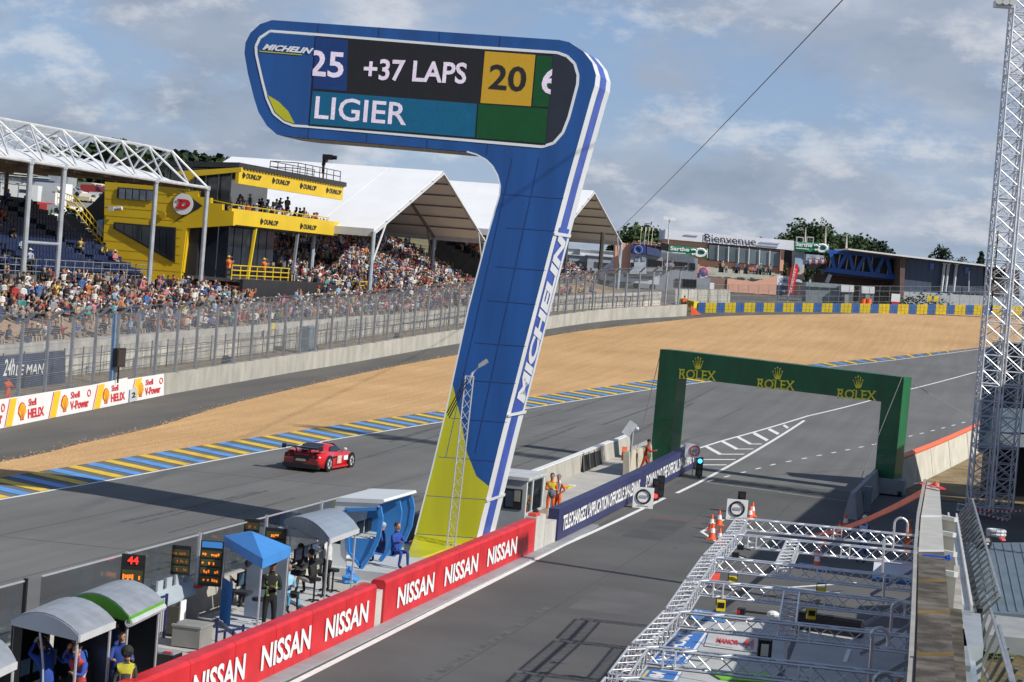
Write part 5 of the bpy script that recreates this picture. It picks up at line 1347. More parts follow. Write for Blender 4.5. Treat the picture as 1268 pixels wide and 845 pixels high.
def crew_box():
 # stepped platform with navy banner and crowd, x 780-850 y 300-340
 D = 296.0; Zf = lambda a, b, o=0.0: onD(660 + a / 5.2833, 260 + b / 5.2833, D - o)
 e = Zf(720, 420); t = empty('viewing_platform', V(e.x, e.y, g(e.x, e.y)), 'blue fronted viewing platform with people on top beside the farther marquee', 'platform')
 poly('pink_wall', [(540, 225), (585, 215), (645, 225), (630, 420), (530, 420)], M['pink'], t, 5, Zf)
 poly('lift_tower', [(640, 285), (742, 290), (742, 420), (632, 420)], mat('lift', (.42, .46, .52), .5), t, 3, Zf, 1)
 for a in (668, 712): poly('tower_window', [(a, 305), (a + 25, 305), (a + 25, 335), (a, 335)], mat('tw', (.25, .29, .34), .4), t, .1, Zf, 1.12)
 poly('tower_door', [(642, 345), (662, 345), (662, 378), (642, 378)], M['black'], t, .1, Zf, 1.12)
 poly('navy_front', [(645, 232), (740, 234), (738, 288), (643, 284)], mat('navy_front', (.03, .05, .20), .5, var=.1), t, 1, Zf, 1.6)
 b = MB(); c = Zf(690, 260, 1.8); b.path([c + R0 * (.55 * math.cos(a * .5236)) + UP * (.55 * math.sin(a * .5236)) for a in range(13)], .07, 5); b.build('round_emblem', mat('emb', (.2, .3, .6), .5), t)
 poly('navy_front', [(745, 240), (840, 262), (835, 312), (743, 288)], mat('navy_front2', (.07, .09, .20), .5, var=.1), t, 1, Zf, 1.4)
 poly('deck_wall', [(743, 290), (850, 312), (848, 400), (742, 400)], mat('deckw', (.30, .31, .33), .6), t, 3, Zf, 1)
 poly('deck_window', [(752, 320), (846, 336), (844, 372), (750, 372)], M['black'], t, .1, Zf, 1.12)
 poly('dark_awning', [(835, 215), (890, 225), (886, 272), (838, 262)], M['black'], t, .5, Zf, 1.5)
 rr = random.Random(9)
 for i in range(16):
  a = 655 + i * 11.5; q = Zf(a, 236 + max(0, a - 740) * .18, .4); top = rr.choice(TW); b = MB(); spectator(b, V(0, 0, 0), -1.2, 'standing', top[1], LEGS[1][1], rr.choice(HATS), rr.choice(SKIN), 1, 0, 1); o = b.build('guest', CM, org=V(0, 0, 0)); o.location = (q.x, q.y, q.z - 1.0)
  tag(o, 'guest on top of the blue fronted viewing platform', 'person', 'guests on the viewing platform')
 for i, a in enumerate((700, 728, 752, 775)):
  b = MB(); q = Zf(a, 232, 1); b.tube(q, q + V(0, 0, 2.6), .035, 5); b.add([q + V(0, 0, 2.6), q + V(.2, 0, 2.5), q + V(.2, 0, 2.1), q + V(0, 0, 2.0)], [(0, 1, 2, 3)]); tag(b.build('flag', [mat('flag_%d' % (i % 2), [(.70, .64, .40), (.7, .7, .68)][i % 2], .7)], org=q), ['small yellow flag at the left of the viewing platform rail', 'small white flag second along the viewing platform rail', 'small yellow flag third along the viewing platform rail', 'small white flag nearest the dark awning on the platform'][i], 'flag')
crew_box()
# terrace people
rr = random.Random(21)
for i, a in enumerate([412, 430, 455, 510, 530, 545, 590, 600, 625, 645, 660, 675, 700, 720, 740, 755, 770]):
 q = Z1(a, 365 + (a - 400) * .06, 6.5); top = rr.choice(TW) if i not in (9, 10, 11) else TOPS[9]; b = MB(); spectator(b, V(0, 0, 0), -1.3, rr.choice(('seated', 'standing')), top[1], LEGS[1][1], rr.choice(HATS), rr.choice(SKIN)); o = b.build('guest', CM, org=V(0, 0, 0)); o.location = (q.x, q.y, q.z - .5)
 tag(o, 'person in %s top on the Bienvenue terrace' % top[0], 'person', 'people on the terrace in %s tops' % top[0])
# ---------------------------------------------------------------- blue truss footbridge and hangar
def footbridge():
 D = 322.0; Zf = lambda a, b, o=0.0: onD(960 + a / 4.6963, 270 + b / 4.6963, D - o)
 bm_ = mat('bridge_blue', (.015, .10, .42), .4, var=.08)
 e = Zf(500, 340); t = empty('truss_footbridge', V(e.x, e.y, e.z), 'blue zigzag truss footbridge joining the pink hall and the slate hangar', 'bridge')
 T = [(310, 195), (740, 235)]; Bm = [(290, 300), (730, 350)]
 def L(pq, f): return (lerp(pq[0][0], pq[1][0], f), lerp(pq[0][1], pq[1][1], f))
 for dz, nm in ((0, 0), (3.5, 1)):
  b = MB(); b.bar(Zf(*T[0], -dz), Zf(*T[1], -dz), .55, .55); b.build('top_chord', bm_, t)
  b = MB(); b.bar(Zf(*Bm[0], -dz), Zf(*Bm[1], -dz), .7, .7); b.build('bottom_chord', bm_, t)
  for i in range(8):
   p = L(T if i % 2 == 0 else Bm, i / 8 + .03); q = L(Bm if i % 2 == 0 else T, (i + 1) / 8 + .0); b = MB(); b.bar(Zf(*p, -dz), Zf(*q, -dz), .5, .5); b.build('brace', bm_, t)
 for i in range(9):
  b = MB(); f = .05 + i * .11; b.bar(Zf(*L(T, f), -.7), Zf(*L(Bm, f), -.7), .14, .14); b.build('white_post', M['white'], t)
 poly('deck', [(290, 305), (730, 352), (728, 372), (288, 330)], mat('deckd', (.05, .055, .06), .7), t, 4, Zf, -.3)
 poly('back_glazing', [(312, 205), (736, 245), (726, 345), (292, 298)], mat('bridge_back', (.07, .07, .075), .5, var=.5, sc=.3), t, .1, Zf, -2)
 poly('grey_roof', [(315, 186), (560, 208), (740, 222), (740, 232), (312, 195)], M['lgrey'], t, 4.5, Zf, .2)
 poly('stair_cabin', [(180, 210), (285, 220), (280, 305), (235, 300), (200, 270), (178, 268)], mat('cabin', (.30, .34, .42), .5, var=.4, sc=.8), t, 3, Zf, .5)
 b = MB(); b.bar(Zf(320, 330, 1), Zf(298, 378, 1), .8, .5); b.build('raking_strut', M['lgrey'], t)
 e = Zf(560, 520); poly('brick_wall', [(225, 325), (735, 372), (740, 520), (225, 520)], mat('brick', (.15, .095, .08), .8, var=.2, sc=.6), t, 3, Zf, -4.5)
 rr = random.Random(4)
 for i in range(9):
  q = Zf(190 + i * 12, 262, 1.2); b = MB(); top = TOPS[(5, 2, 4)[i % 3]]; spectator(b, V(0, 0, 0), -1.4, 'standing', top[1], LEGS[1][1], rr.choice(HATS), SKIN[0]); o = b.build('guest', CM, org=V(0, 0, 0)); o.location = (q.x, q.y, q.z - 1.0)
  tag(o, 'person in %s top on the landing left of the footbridge' % top[0], 'person', 'people in %s tops on the footbridge landing' % top[0])
footbridge()
def hangar():
 D = 318.0; Zf = lambda a, b, o=0.0: onD(960 + a / 4.6963, 270 + b / 4.6963, D - o)
 e = Zf(950, 520); t = empty('slate_hangar', V(e.x, e.y, g(e.x, e.y)), 'large slate blue clad hangar with a thin white roof edge at the right', 'building')
 cl = mat('slate_clad', (.060, .085, .135), .6, var=.06, sc=.3)
 x = 748
 while x < 1175:
  poly('clad_panel', [(x + .5, 228 + (x - 748) * .085), (x + 35, 231 + (x - 748) * .085), (x + 33, 430 + (x - 748) * .03), (x - 2, 430 + (x - 748) * .03)], cl, t, 16, Zf); x += 35.5
 poly('pier', [(728, 215), (758, 222), (744, 520), (722, 520)], mat('brick', (.15, .095, .08), .8, var=.2, sc=.6), t, 10, Zf, 1)
 poly('roof_edge', [(425, 178), (750, 217), (1420, 296), (1420, 304), (750, 226), (425, 186)], M['white'], t, 14, Zf, 2)
 poly('roof_slab', [(425, 187), (750, 226.5), (748, 236), (430, 196)], mat('brick', (.15, .095, .08), .8, var=.2, sc=.6), t, 8, Zf, .7)
 poly('base_wall', [(742, 431), (1260, 455), (1260, 520), (740, 520)], M['lgrey'], t, .5, Zf, .4)
 poly('open_bay', [(1178, 270), (1420, 300), (1420, 470), (1170, 455)], mat('bay', (.05, .035, .03), .8, var=.5, sc=.3), t, .4, Zf, -3)
 for i, (a, y0) in enumerate(((985, 265), (1008, 268), (1055, 270))):
  b = MB(); b.tube(Zf(a, y0, .6), Zf(a - 20, 430, .6), .22, 6); b.tube(Zf(a, y0 - 3, .6), Zf(a, y0 + 3, .6), .4, 8); b.build('vent_pipe', M['lgrey'], t)
 for i, (a, y0) in enumerate(((912, 282), (1115, 305))): poly('blue_window', [(a - 10, y0 - 18), (a + 12, y0 - 18), (a + 10, y0 + 18), (a - 12, y0 + 18)], mat('bw', (.08, .16, .50), .4), t, .1, Zf, .2)
 b = MB(); b.tube(Zf(1128, 310, .5), Zf(1124, 430, .5), .08, 5); b.build('downpipe', M['lgrey'], t)
hangar()
# ---------------------------------------------------------------- containers, small signs, tyre wall
def sheds():
 D = 286.0; Zf = lambda a, b, o=0.0: onD(960 + a / 4.6963, 270 + b / 4.6963, D - o)
 e = Zf(280, 490); t = empty('grey_shed', V(e.x, e.y, g(e.x, e.y)), 'grey ribbed metal shed standing under the blue footbridge', 'shed')
 poly('wall', [(178, 392), (385, 402), (378, 500), (176, 500)], mat('shed', (.20, .235, .26), .6), t, 4, Zf)
 for k in range(16): poly('roof_sheet', [(180 + k * 13, 372 + k * .9), (192 + k * 13, 373 + k * .9), (192 + k * 13, 400 + k * .7), (180 + k * 13, 399 + k * .7)], mat('shed_roof', (.30, .36, .38), .5, .3), t, 4.3, Zf, .3)
 for i, (a0, a1, lab) in enumerate(((384, 458, 'white topped container left of the pair under the footbridge'), (506, 578, 'white topped container right of the pair under the footbridge'))):
  e = Zf(a0, 490, .6); s = empty('container', V(e.x, e.y, g(e.x, e.y)), lab, 'container', 'white topped containers')
  poly('white_fascia', [(a0, 388 + (a0 - 384) * .07), (a1, 392 + (a0 - 384) * .07), (a1, 432 + (a0 - 384) * .07), (a0, 430 + (a0 - 384) * .07)], M['white'], s, 1, Zf, 1.2)
  poly('body', [(a0 + 4, 431 + (a0 - 384) * .07), (a1 - 4, 433 + (a0 - 384) * .07), (a1 - 6, 500), (a0 + 2, 500)], mat('cont', (.14, .15, .17), .5), s, 3, Zf, .9)
  poly('door', [(a0 + 20, 445), (a0 + 45, 446), (a0 + 43, 500), (a0 + 18, 500)], M['grey'], s, .1, Zf, 1.1)
 # entrance board and feather flag
 D2 = 280.0; Zg = lambda a, b, o=0.0: onD(820 + a / 5.7636, 270 + b / 5.7636, D2 - o)
 e = Zg(860, 600); s = empty('event_board', V(e.x, e.y, g(e.x, e.y)), 'square white and navy 24h board left of the red feather flag', 'board')
 poly('upper_board', [(822, 410), (908, 418), (904, 482), (818, 474)], M['white'], s, .2, Zg); poly('lower_board', [(817, 478), (903, 486), (899, 548), (813, 542)], mat('navyb', (.02, .05, .13), .5), s, .2, Zg)
 text('24h', Zg(836, 462, .1), Zg(894, 468, .1), Zg(838, 428, .1), mat('printb', (.03, .12, .30), .5), 'lettering', s, bold=.01, shear=.2)
 poly('arrow', [(856, 515), (872, 516), (872, 508), (886, 524), (870, 540), (871, 530), (856, 529)], M['white'], s, .05, Zg, .1)
 for a in (826, 895): b = MB(); b.tube(Zg(a, 548, -.1), Zg(a - 3, 640, -.1), .08, 5); b.build('leg', M['grey'], s)
 s = empty('feather_flag', Zg(905, 600), 'red feather flag standing right of the 24h board', 'flag')
 pts = [(892, 545), (905, 440), (925, 360), (950, 325), (968, 332), (975, 360), (960, 430), (940, 500), (932, 540)]
 poly('cloth', pts, mat('flag_red', (.62, .02, .03), .6, var=.1), s, .06, Zg, .5)
 text('24 HEURES', Zg(922, 535, .62), Zg(958, 365, .62), Zg(908, 528, .62), M['white'], 'lettering', s)
 b = MB(); b.tube(Zg(888, 620, .5), Zg(948, 322, .5), .06, 5); b.build('pole', M['lgrey'], s)
 # thin lattice shrub frame
 # white sunshade and number boards behind the far fence
 b = MB(); q = Z1(296, 470, 22); b.tube(q - V(0, 0, 5), q, .08, 6)
 t = empty('parasol', q - V(0, 0, 5), 'red and blue round board on a white post near the pink hall', 'sign')
 b.build('post', M['white'], t); b = MB(); q2 = Z1(295, 385, 22); b.ball(q2, .75, 0, 10, 5, (1, .3, .9)); b.build('round_board', mat('rb', (.45, .08, .12), .5), t)
 b = MB(); b.ball(q2 - V(0, .25, .1), .42, 0, 10, 5, (1, .3, .9)); b.build('round_board', mat('rb2', (.08, .18, .5), .5), t)
 poly('white_cloth', [(268, 400), (308, 402), (330, 425), (300, 425), (296, 500), (262, 500)], mat('pbc', (.45, .50, .55), .6), t, .4, Z1, 22)
 poly('white_box', [(310, 462), (372, 465), (370, 512), (308, 510)], M['white'], t, 1.5, Z1, 22.5)
 for lab, a, y_, w_, m_ in (('white van parked behind the tyre wall', 700, 465, 36, M['white']),): pass
sheds()
def tyre_wall():
 t = empty('tyre_wall', V(-38, 247, 7), 'long low wall of alternating yellow and blue blocks round the far gravel', 'tyre wall')
 ya = mat('tw_yellow', (.66, .50, .03), .6, var=.12, sc=2); bl = mat('tw_blue', (.045, .13, .40), .6, var=.12, sc=2); st = mat('tw_strap', (.25, .24, .2), .6)
 # top edge y from left to right
 pxs = [(864, 387.5), (1040, 388.0), (1130, 389.0), (1222, 390.0), (1300, 392)]
 def by(x):
  for a, c in zip(pxs[:-1], pxs[1:]):
   if a[0] <= x <= c[0]: return lerp(a[1], c[1], (x - a[0]) / (c[0] - a[0]))
  return 392
 xs = []; x = 864.0; k = 0
 while x < 1290:
  w = (10, 14)[k % 2] if k else 9; w = w * (1.0 if x < 1010 else .98); xs.append((x, x + w, k % 2)); x += w; k += 1
 P0_ = {}
 for x0, x1, kk in xs:
  D = 250 + (x0 - 864) * .055
  b0 = onD(x0 + .1, by(x0), D); b1 = onD(x1 - .1, by(x1), D + .0); up0 = onD(x0 + 1, by(x0) - 12.6, D);
  h = 1.25; b = MB(); n = 3
  for j in range(n):
   p = b0.lerp(b1, j / n); q = b0.lerp(b1, (j + .93) / n); d = FH * .9
   for r_ in range(3):
    z = r_ * .41
    b.hexa([p + UP * z, q + UP * z, q + d + UP * z, p + d + UP * z, p + UP * (z + .39), q + UP * (z + .39), q + d + UP * (z + .39), p + d + UP * (z + .39)])
  b.add([], [])
  b.build('block', [bl, ya][kk], t)
tyre_wall()
# orange traffic marker and steward at the barrier end
b = MB(); a_ = [onD(*p, 246) for p in ((855.5, 378), (868, 389.5), (855.5, 391))]; b.prism(a_, FH * .3)
tag(b.build('orange_marker', mat('neon', (.95, .16, .04), .6), org=a_[2]), 'orange triangular marker flag where the tyre wall begins', 'marker')
b = MB(); q = onD(844, 374, 252); b.bar(q, onD(862, 378, 250), .8, .8); tag(b.build('yellow_block', mat('tw_yellow', (.66, .50, .03), .6), org=q), 'short yellow block on the barrier end beside the orange marker', 'barrier')
def far_fence():
 t = empty('far_fence', onD(880, 388, 262), 'grey wire fence on posts behind the yellow and blue tyre wall', 'fence')
 b = MB(); pm = mat('ff', (.22, .24, .25), .5, .3)
 for i in range(34):
  x = 862 + i * 12.5; D = 258 + i * .9; p = onD(x, 388, D); h = 3.6
  b = MB(); b.tube(p, p + V(0, 0, h), .04, 5); b.build('post', pm, t)
 w = MB()
 for i in range(33):
  x = 862 + i * 12.5; D = 258 + i * .9; p = onD(x, 388, D); q = onD(x + 12.5, 388, D + .9)
  for h in (1.5, 2.2, 2.9, 3.55): w.bar(p + UP * h, q + UP * h, .03)
  for k in range(8): f = k / 8; w.bar(p.lerp(q, f) + UP * 1.3, p.lerp(q, f) + UP * 3.6, .02)
 tag(w.build('wire', pm, t), kind='stuff')
 # pale slab wall continuing behind
 s = empty('slab_wall', onD(850, 388, 262), 'pale concrete wall behind the far end of the debris fence', 'wall')
 for i in range(17):
  x = 836 + i * 4; D = 260 + i * .5; b = MB(); b.prism([onD(x, 390, D), onD(x + 3.9, 390, D), onD(x + 4.2, 359, D), onD(x + .3, 359 - 1, D)], FH * .3); b.build('slab', mat('slab_%d' % (i % 3), (.5, .5, .45), .9), s)
far_fence()
# clipped bush, barrels, yellow boards, stewards behind tyre wall
p = onD(1137, 388, 276); bush('bush', 'dark clipped bush behind the tyre wall in front of the hangar', V(p.x, p.y, p.z - .3), 3.2, 1.6, FOL[0], 900, .2)
for i, (x, lab) in enumerate(((1068, 'orange barrel left of the pair behind the tyre wall'), (1075, 'orange barrel right of the pair behind the tyre wall'))):
 q = onD(x, 380, 268); b = MB(); b.tube(q - V(0, 0, 1.2), q + V(0, 0, 1.0), .38, 10); b.tube(q + V(0, 0, .2), q + V(0, 0, .4), .39, 10, 1); tag(b.build('barrel', [M['orange'], M['white']], org=q), lab, 'barrel', 'orange barrels')
for i, (x, lab) in enumerate(((1109, 'white and red notice board behind the tyre wall'), )):
 q = onD(x, 369, 268); b = MB(); b.box(q, (1.1, .2, 1.0), 0, R0, FH); b.box(q - V(0, 0, .8) - FH * .05, (.9, .2, .5), 1, R0, FH); b.tube(q - V(0, 0, 3), q, .1, 6, 2); tag(b.build('notice_board', [M['white'], M['red'], M['grey']], org=q), lab, 'board')
q = onD(1155, 370, 268); b = MB()
for s in (-.45, .45): b.box(q + R0 * s, (.6, .2, .7), 0, R0, FH); b.tube(q + R0 * s - V(0, 0, 3), q + R0 * s, .06, 5, 1)
tag(b.build('twin_board', [mat('tw_yellow', (.66, .50, .03), .6), M['dark']], org=q), 'pair of yellow boards on posts behind the tyre wall', 'board')
for i, x in enumerate((1058, 1116)):
 b = MB(); spectator(b, V(0, 0, 0), -1.4, 'standing', (.95, .22, .04), (.9, .2, .04), HATS[0], SKIN[0]); o = b.build('marshal', CM, org=V(0, 0, 0)); q = onD(x, 383, 266); o.location = (q.x, q.y, q.z - .9); tag(o, ['marshal in orange left of the orange barrels behind the tyre wall', 'marshal in orange right of the notice board behind tyre wall'][i], 'person')
# floodlight mast beside the hall
def masts():
 t = empty('floodlight_mast', onD(827, 390, 300), 'thin floodlight mast with two lamps left of the Bienvenue hall', 'street lamp')
 b = MB(); b.tube(onD(822, 392, 300), onD(829, 273, 300), .14, 6, r2=.08); b.build('pole', M['lgrey'], t)
 for dx in (-4, 4): b = MB(); q = onD(829 + dx, 271 + dx * .08, 300); b.box(q, (.9, .5, .5), 0, R0, FH); b.bar(q, onD(829, 274, 300), .08); b.build('lamp_head', M['white'], t)
 for i, (x, y0, y1, lab) in enumerate(((997, 282, 300, 'thin mast left of the green Sarthe sign on the roof'), (1022, 280, 302, 'thin mast on the roof at the right end of the Sarthe sign'), (1048, 290, 312, 'pale thin spire mast above the blue footbridge'))):
  b = MB(); b.tube(onD(x - .5, y1, 325), onD(x + .8, y0, 325), .22, 6, r2=.05); tag(b.build('roof_mast', mat('mastp', (.50, .42, .40), .6), org=onD(x, y1, 325)), lab, 'mast')
 for i, (x, lab) in enumerate(((990.5, 'square wire frame on the hall roof, left of the pair'), (1003, 'square wire frame on the hall roof, right of the pair'))):
  c = onD(x, 298, 324); b = MB(); s = .5
  for p, q in (((-s, -s), (s, -s)), ((s, -s), (s, s)), ((s, s), (-s, s)), ((-s, s), (-s, -s))): b.bar(c + R0 * p[0] + UP * p[1], c + R0 * q[0] + UP * q[1], .14)
  tag(b.build('roof_frame', M['lgrey'], org=c), lab, 'frame', 'square frames on the hall roof')
masts()
# trees behind the buildings
for i, (px, py_top, D, w, kind, k, lab) in enumerate([
 (784, 283, 345, 7, 'round', 1, 'green tree top left of the Bienvenue hall'), (797, 281, 350, 8, 'round', 2, 'green tree second from the marquee, behind the viewing platform'), (812, 287, 352, 6, 'round', 0, 'dark small tree touching the left end of the Bienvenue hall'),
 (975, 289, 370, 5, 'round', 2, 'small pale green tree top over the right end of the Bienvenue band'), (1005, 279, 372, 11, 'round', 1, 'large green tree directly behind the Sarthe roof sign'), (1022, 284, 378, 10, 'round', 2, 'green tree right of the Sarthe roof sign'),
 (1045, 291, 385, 11, 'round', 0, 'dark green tree behind the spire mast over the footbridge'), (1062, 297, 390, 10, 'round', 0, 'dark tree behind the middle of the footbridge roof'), (1080, 302, 395, 10, 'round', 3, 'dark tree behind the right part of the footbridge roof'), (1096, 306, 400, 8, 'round', 3, 'low dark tree at the right end of the row behind the footbridge'),
 (1168, 305, 360, 5.5, 'round', 3, 'small round dark tree showing over the hangar roof'), (1216, 310, 370, 3.2, 'conifer', 3, 'narrow conifer over the hangar roof left of the lighting tower'), (942, 292, 400, 3.5, 'round', 3, 'tiny dark tree over the middle of the Bienvenue band'), (953, 295, 402, 3, 'conifer', 3, 'tiny pointed tree over the Bienvenue band'), (1187, 321, 380, 6, 'round', 3, 'low shrub tree top right of the round dark tree')]):
 T = onD(px, py_top, D); gz0 = g(T.x, T.y); tree(lab, V(T.x, T.y, gz0), max(4, T.z - gz0), w * 1.25, FOL[k], kind, 1900 if w > 8 else 1000, seed=i, leaf=.42 if w > 6 else .28, group=None)
# hospitality trucks and canopies behind the far end of the fence
for i, (px, yt, w, dd, c, lab) in enumerate(((703, 316, 7, 0, (.50, .52, .55), 'grey hospitality truck half hidden by the scoreboard leg'), (716, 309, 6, 6, (.70, .71, .72), 'white hospitality truck left of the dark pole under the marquee'), (729, 318, 6, -3, (.30, .33, .37), 'dark grey truck below the farther marquee'), (742, 311, 6, 4, (.62, .64, .66), 'pale truck right of the dark pole under the marquee'), (756, 319, 7, -4, (.36, .38, .41), 'grey truck at the right foot of the farther marquee'), (770, 335, 6, -22, (.66, .68, .70), 'white box van in front of the pink wall'), (790, 337, 6, -24, (.60, .62, .64), 'silver box van right of the white one before the grey block'))):
 D = 322 + dd; T = onD(px, yt, D); z = g(T.x, T.y); h = max(2.4, T.z - z); e = V(T.x, T.y, z); t = empty('hospitality_truck', e, lab, 'truck')
 MB().box(e + UP * (h * .5 + .4), (w, 4, h - .8), 0, R0, FH).build('box_body', mat('truck_%d' % i, c, .5, var=.08), t)
 MB().box(e + UP * (h * .62 + .2) - FH * 2.02, (w * .7, .06, h * .22), 0, R0, FH).build('window_strip', M['glass'], t)
 MB().box(e + UP * (h + .06), (w + .5, 4.6, .12), 0, R0, FH).build('roof_awning', M['lgrey'], t)
 for s in (-.35, .35): b = MB(); q = e + R0 * w * s - FH * 1.9 + UP * .45; b.tube(q, q + FH * .3, .45, 10); b.build('wheel', M['rubber'], t)
p = onD(761, 336, 300); e = V(p.x, p.y, p.z - 1.6); b = MB(); A_ = [e + R0 * s * 2 + FH * u * 2 + UP * 1.6 for s, u in ((-1, -1), (1, -1), (1, 1), (-1, 1))]; ap = e + UP * 4.2; mid = [ap.lerp(a, .35) - UP * .5 for a in A_]
b.add(A_ + mid + [ap], [(0, 1, 5, 4), (1, 2, 6, 5), (2, 3, 7, 6), (3, 0, 4, 7), (4, 5, 8), (5, 6, 8), (6, 7, 8), (7, 4, 8)])
tag(b.build('pagoda_tent', mat('pagoda', (.80, .81, .82), .6), org=e), 'small white pointed tent right of the farther marquee foot', 'tent')
b = MB(); b.tube(onD(742, 345, 268), onD(746.5, 288, 268), .28, 7); tag(b.build('dark_pole', mat('dpole', (.06, .055, .05), .8), org=onD(742, 345, 268)), 'dark wooden pole standing in front of the farther marquee', 'pole')
b = MB(); spectator(b, V(0, 0, 0), -1.2, 'seated', (.85, .16, .02), (.03, .03, .03), ('black cap', (.02, .02, .02), 1), SKIN[0]); o = b.build('marshal', CM, org=V(0, 0, 0)); q = onD(847, 379, 249); o.location = (q.x, q.y, q.z - .1); tag(o, 'crouching marshal in orange and black on the barrier end beside the marker', 'person')
# ================================================================== PEOPLE (near, detailed)
def person(label, loc, rz, pose='stand', top=(.02, .02, .02), trousers=None, shoe=(.02, .02, .02), skin=SKIN[0], hair=(.03, .02, .015), helmet=None, vest=None, gloves=None, s=1.0, arms='down', look=0.0, lean=0.0, group=None, stripe=None, cap=None, vw=(.055, .165)):
 """one skinned figure facing local +X"""
 trousers = trousers or top
 t = empty('person', loc, label, 'person', group, rz=rz); t.scale = (s, s, s)
 J = {}; Rr = {}; E_ = []
 hipz = .93 if pose == 'stand' else (.50 if pose == 'sit' else .93)
 ln = lean
 def j(n, p, r, par=None, part='top'):
  J[n] = Vector(p); Rr[n] = r
  if par: E_.append((par, n, part))
 j('pel', (0, 0, hipz), .125); j('wai', (.03 * ln, 0, hipz + .16), .125, 'pel', 'top'); j('che', (.25 * ln, 0, hipz + .37), .155, 'wai', 'top')
 j('nek', (.42 * ln, 0, hipz + .54), .055, 'che', 'top'); j('hed0', (.46 * ln + .01, 0, hipz + .63), .075, 'nek', 'skin'); j('hed1', (.50 * ln + .02, 0, hipz + .74), .085, 'hed0', 'skin')
 for sd, nm in ((1, 'l'), (-1, 'r')):
  j('sh' + nm, (.30 * ln, .17 * sd, hipz + .46), .075, 'che', 'top')
  a = arms if isinstance(arms, str) else arms[0 if sd > 0 else 1]
  S = J['sh' + nm]
  if a == 'down': el = S + V(-.02, .05 * sd, -.27); ha = el + V(.07, .01 * sd, -.24)
  elif a == 'fold': el = S + V(.06, .06 * sd, -.26); ha = el + V(.19, -.19 * sd, .06)
  elif a == 'fwd': el = S + V(.16, .06 * sd, -.20); ha = el + V(.22, -.04 * sd, .06)
  elif a == 'up': el = S + V(.12, .12 * sd, .10); ha = el + V(.03, -.14 * sd, .20)
  elif a == 'hip': el = S + V(-.06, .16 * sd, -.22); ha = el + V(.12, -.12 * sd, -.12)
  else: el = S + V(.12, .03 * sd, -.24); ha = el + V(.20, 0, -.05)
  j('el' + nm, el, .048, 'sh' + nm, 'top'); j('wr' + nm, ha, .032, 'el' + nm, 'top')
  d = (ha - el).normalized(); side = d.cross(V(0, sd, 0.2)).normalized(); pal = d.cross(side).normalized()
  hn = ha + d * .07; j('ha' + nm, hn, .036, 'wr' + nm, 'hand')
  for q, (off, L) in enumerate(((-.030, .060), (-.010, .072), (.010, .068), (.028, .052))):
   f0 = hn + pal * off + d * .02; f1 = f0 + d * L * .5 + side * .008; f2 = f1 + d * L * .4 + side * .025
   j('f%s%da' % (nm, q), f0, .011, 'ha' + nm, 'hand'); j('f%s%db' % (nm, q), f1, .010, 'f%s%da' % (nm, q), 'hand'); j('f%s%dc' % (nm, q), f2, .008, 'f%s%db' % (nm, q), 'hand')
  th0 = ha + d * .03 - pal * .035; j('t%sa' % nm, th0, .012, 'wr' + nm, 'hand'); j('t%sb' % nm, th0 + d * .045 - pal * .02 + side * .02, .010, 't%sa' % nm, 'hand')
  hx = .095 * sd
  j('hp' + nm, (0, hx, hipz - .05), .095, 'pel', 'leg')
  if pose == 'stand': kn = V(.03, hx * 1.15, .50); an = V(-.01, hx * 1.25, .09)
  elif pose == 'stride': kn = V(.16 * sd + .04, hx * 1.1, .50); an = V(.22 * sd - .06, hx * 1.2, .10 + (.06 if sd < 0 else 0))
  elif pose == 'lean': kn = V(.06, hx * 1.2, .50); an = V(-.03 * sd, hx * 1.3, .09)
  else: kn = V(.42, hx * 1.4, .52); an = V(.40 + .05 * sd, hx * 1.5, .09)
  j('kn' + nm, kn, .062, 'hp' + nm, 'leg'); j('an' + nm, an, .043, 'kn' + nm, 'leg')
  j('to' + nm, an + V(.17, .02 * sd, -.05), .040, 'an' + nm, 'shoe')
 names = list(J); idx = {n: i for i, n in enumerate(names)}
 me = bpy.data.meshes.new('b'); me.from_pydata([J[n] for n in names], [(idx[a], idx[b_]) for a, b_, _ in E_], []); ob = bpy.data.objects.new('b', me); COL.objects.link(ob)
 sk = ob.modifiers.new('s', 'SKIN'); sk.use_smooth_shade = True
 for i, n in enumerate(names): me.skin_vertices[0].data[i].radius = (Rr[n], Rr[n] * (.80 if n in ('che', 'wai', 'pel') else 1))
 me.skin_vertices[0].data[idx['pel']].use_root = True
 ob.modifiers.new('d', 'SUBSURF').levels = 1
 dg = bpy.context.evaluated_depsgraph_get(); dg.update(); m2 = bpy.data.meshes.new_from_object(ob.evaluated_get(dg)); bpy.data.objects.remove(ob)
 segs = [(J[a], J[b_], Rr[a], part) for a, b_, part in E_]
 cols = {'top': top, 'skin': skin, 'hand': gloves or skin, 'leg': trousers, 'shoe': shoe}
 at = m2.color_attributes.new('Col', 'BYTE_COLOR', 'CORNER')
 for p in m2.polygons:
  c = p.center; best = 1e9; part = 'top'
  for a, b_, r, pt in segs:
   ab = b_ - a; u = max(0, min(1, (c - a).dot(ab) / max(1e-9, ab.length_squared))); d = (c - a - ab * u).length - r * .6
   if d < best: best = d; part = pt
  col = cols[part]
  if stripe and part == 'leg' and (c.z % .9) > .25 and abs(c.y) > .135: col = stripe
  if stripe and part == 'top' and abs(c.y) > .19: col = stripe
  if vest and part == 'top' and vw[0] < abs(c.y) < vw[1] and c.z > hipz + .02: col = vest if not (.16 < (c.z - hipz) < .24) else (.6, .62, .6)
  if vest and part == 'leg' and .28 < c.z < .33: col = (.6, .62, .6)
  for li in p.loop_indices: at.data[li].color = (*col, 1)
 m2.materials.append(CM)
 for p in m2.polygons: p.use_smooth = True
 o = bpy.data.objects.new('body', m2); lnk(o, t)
 hc = J['hed1'] + V(0, 0, .015)
 WLOC[t.name] = V(0, 0, 0)
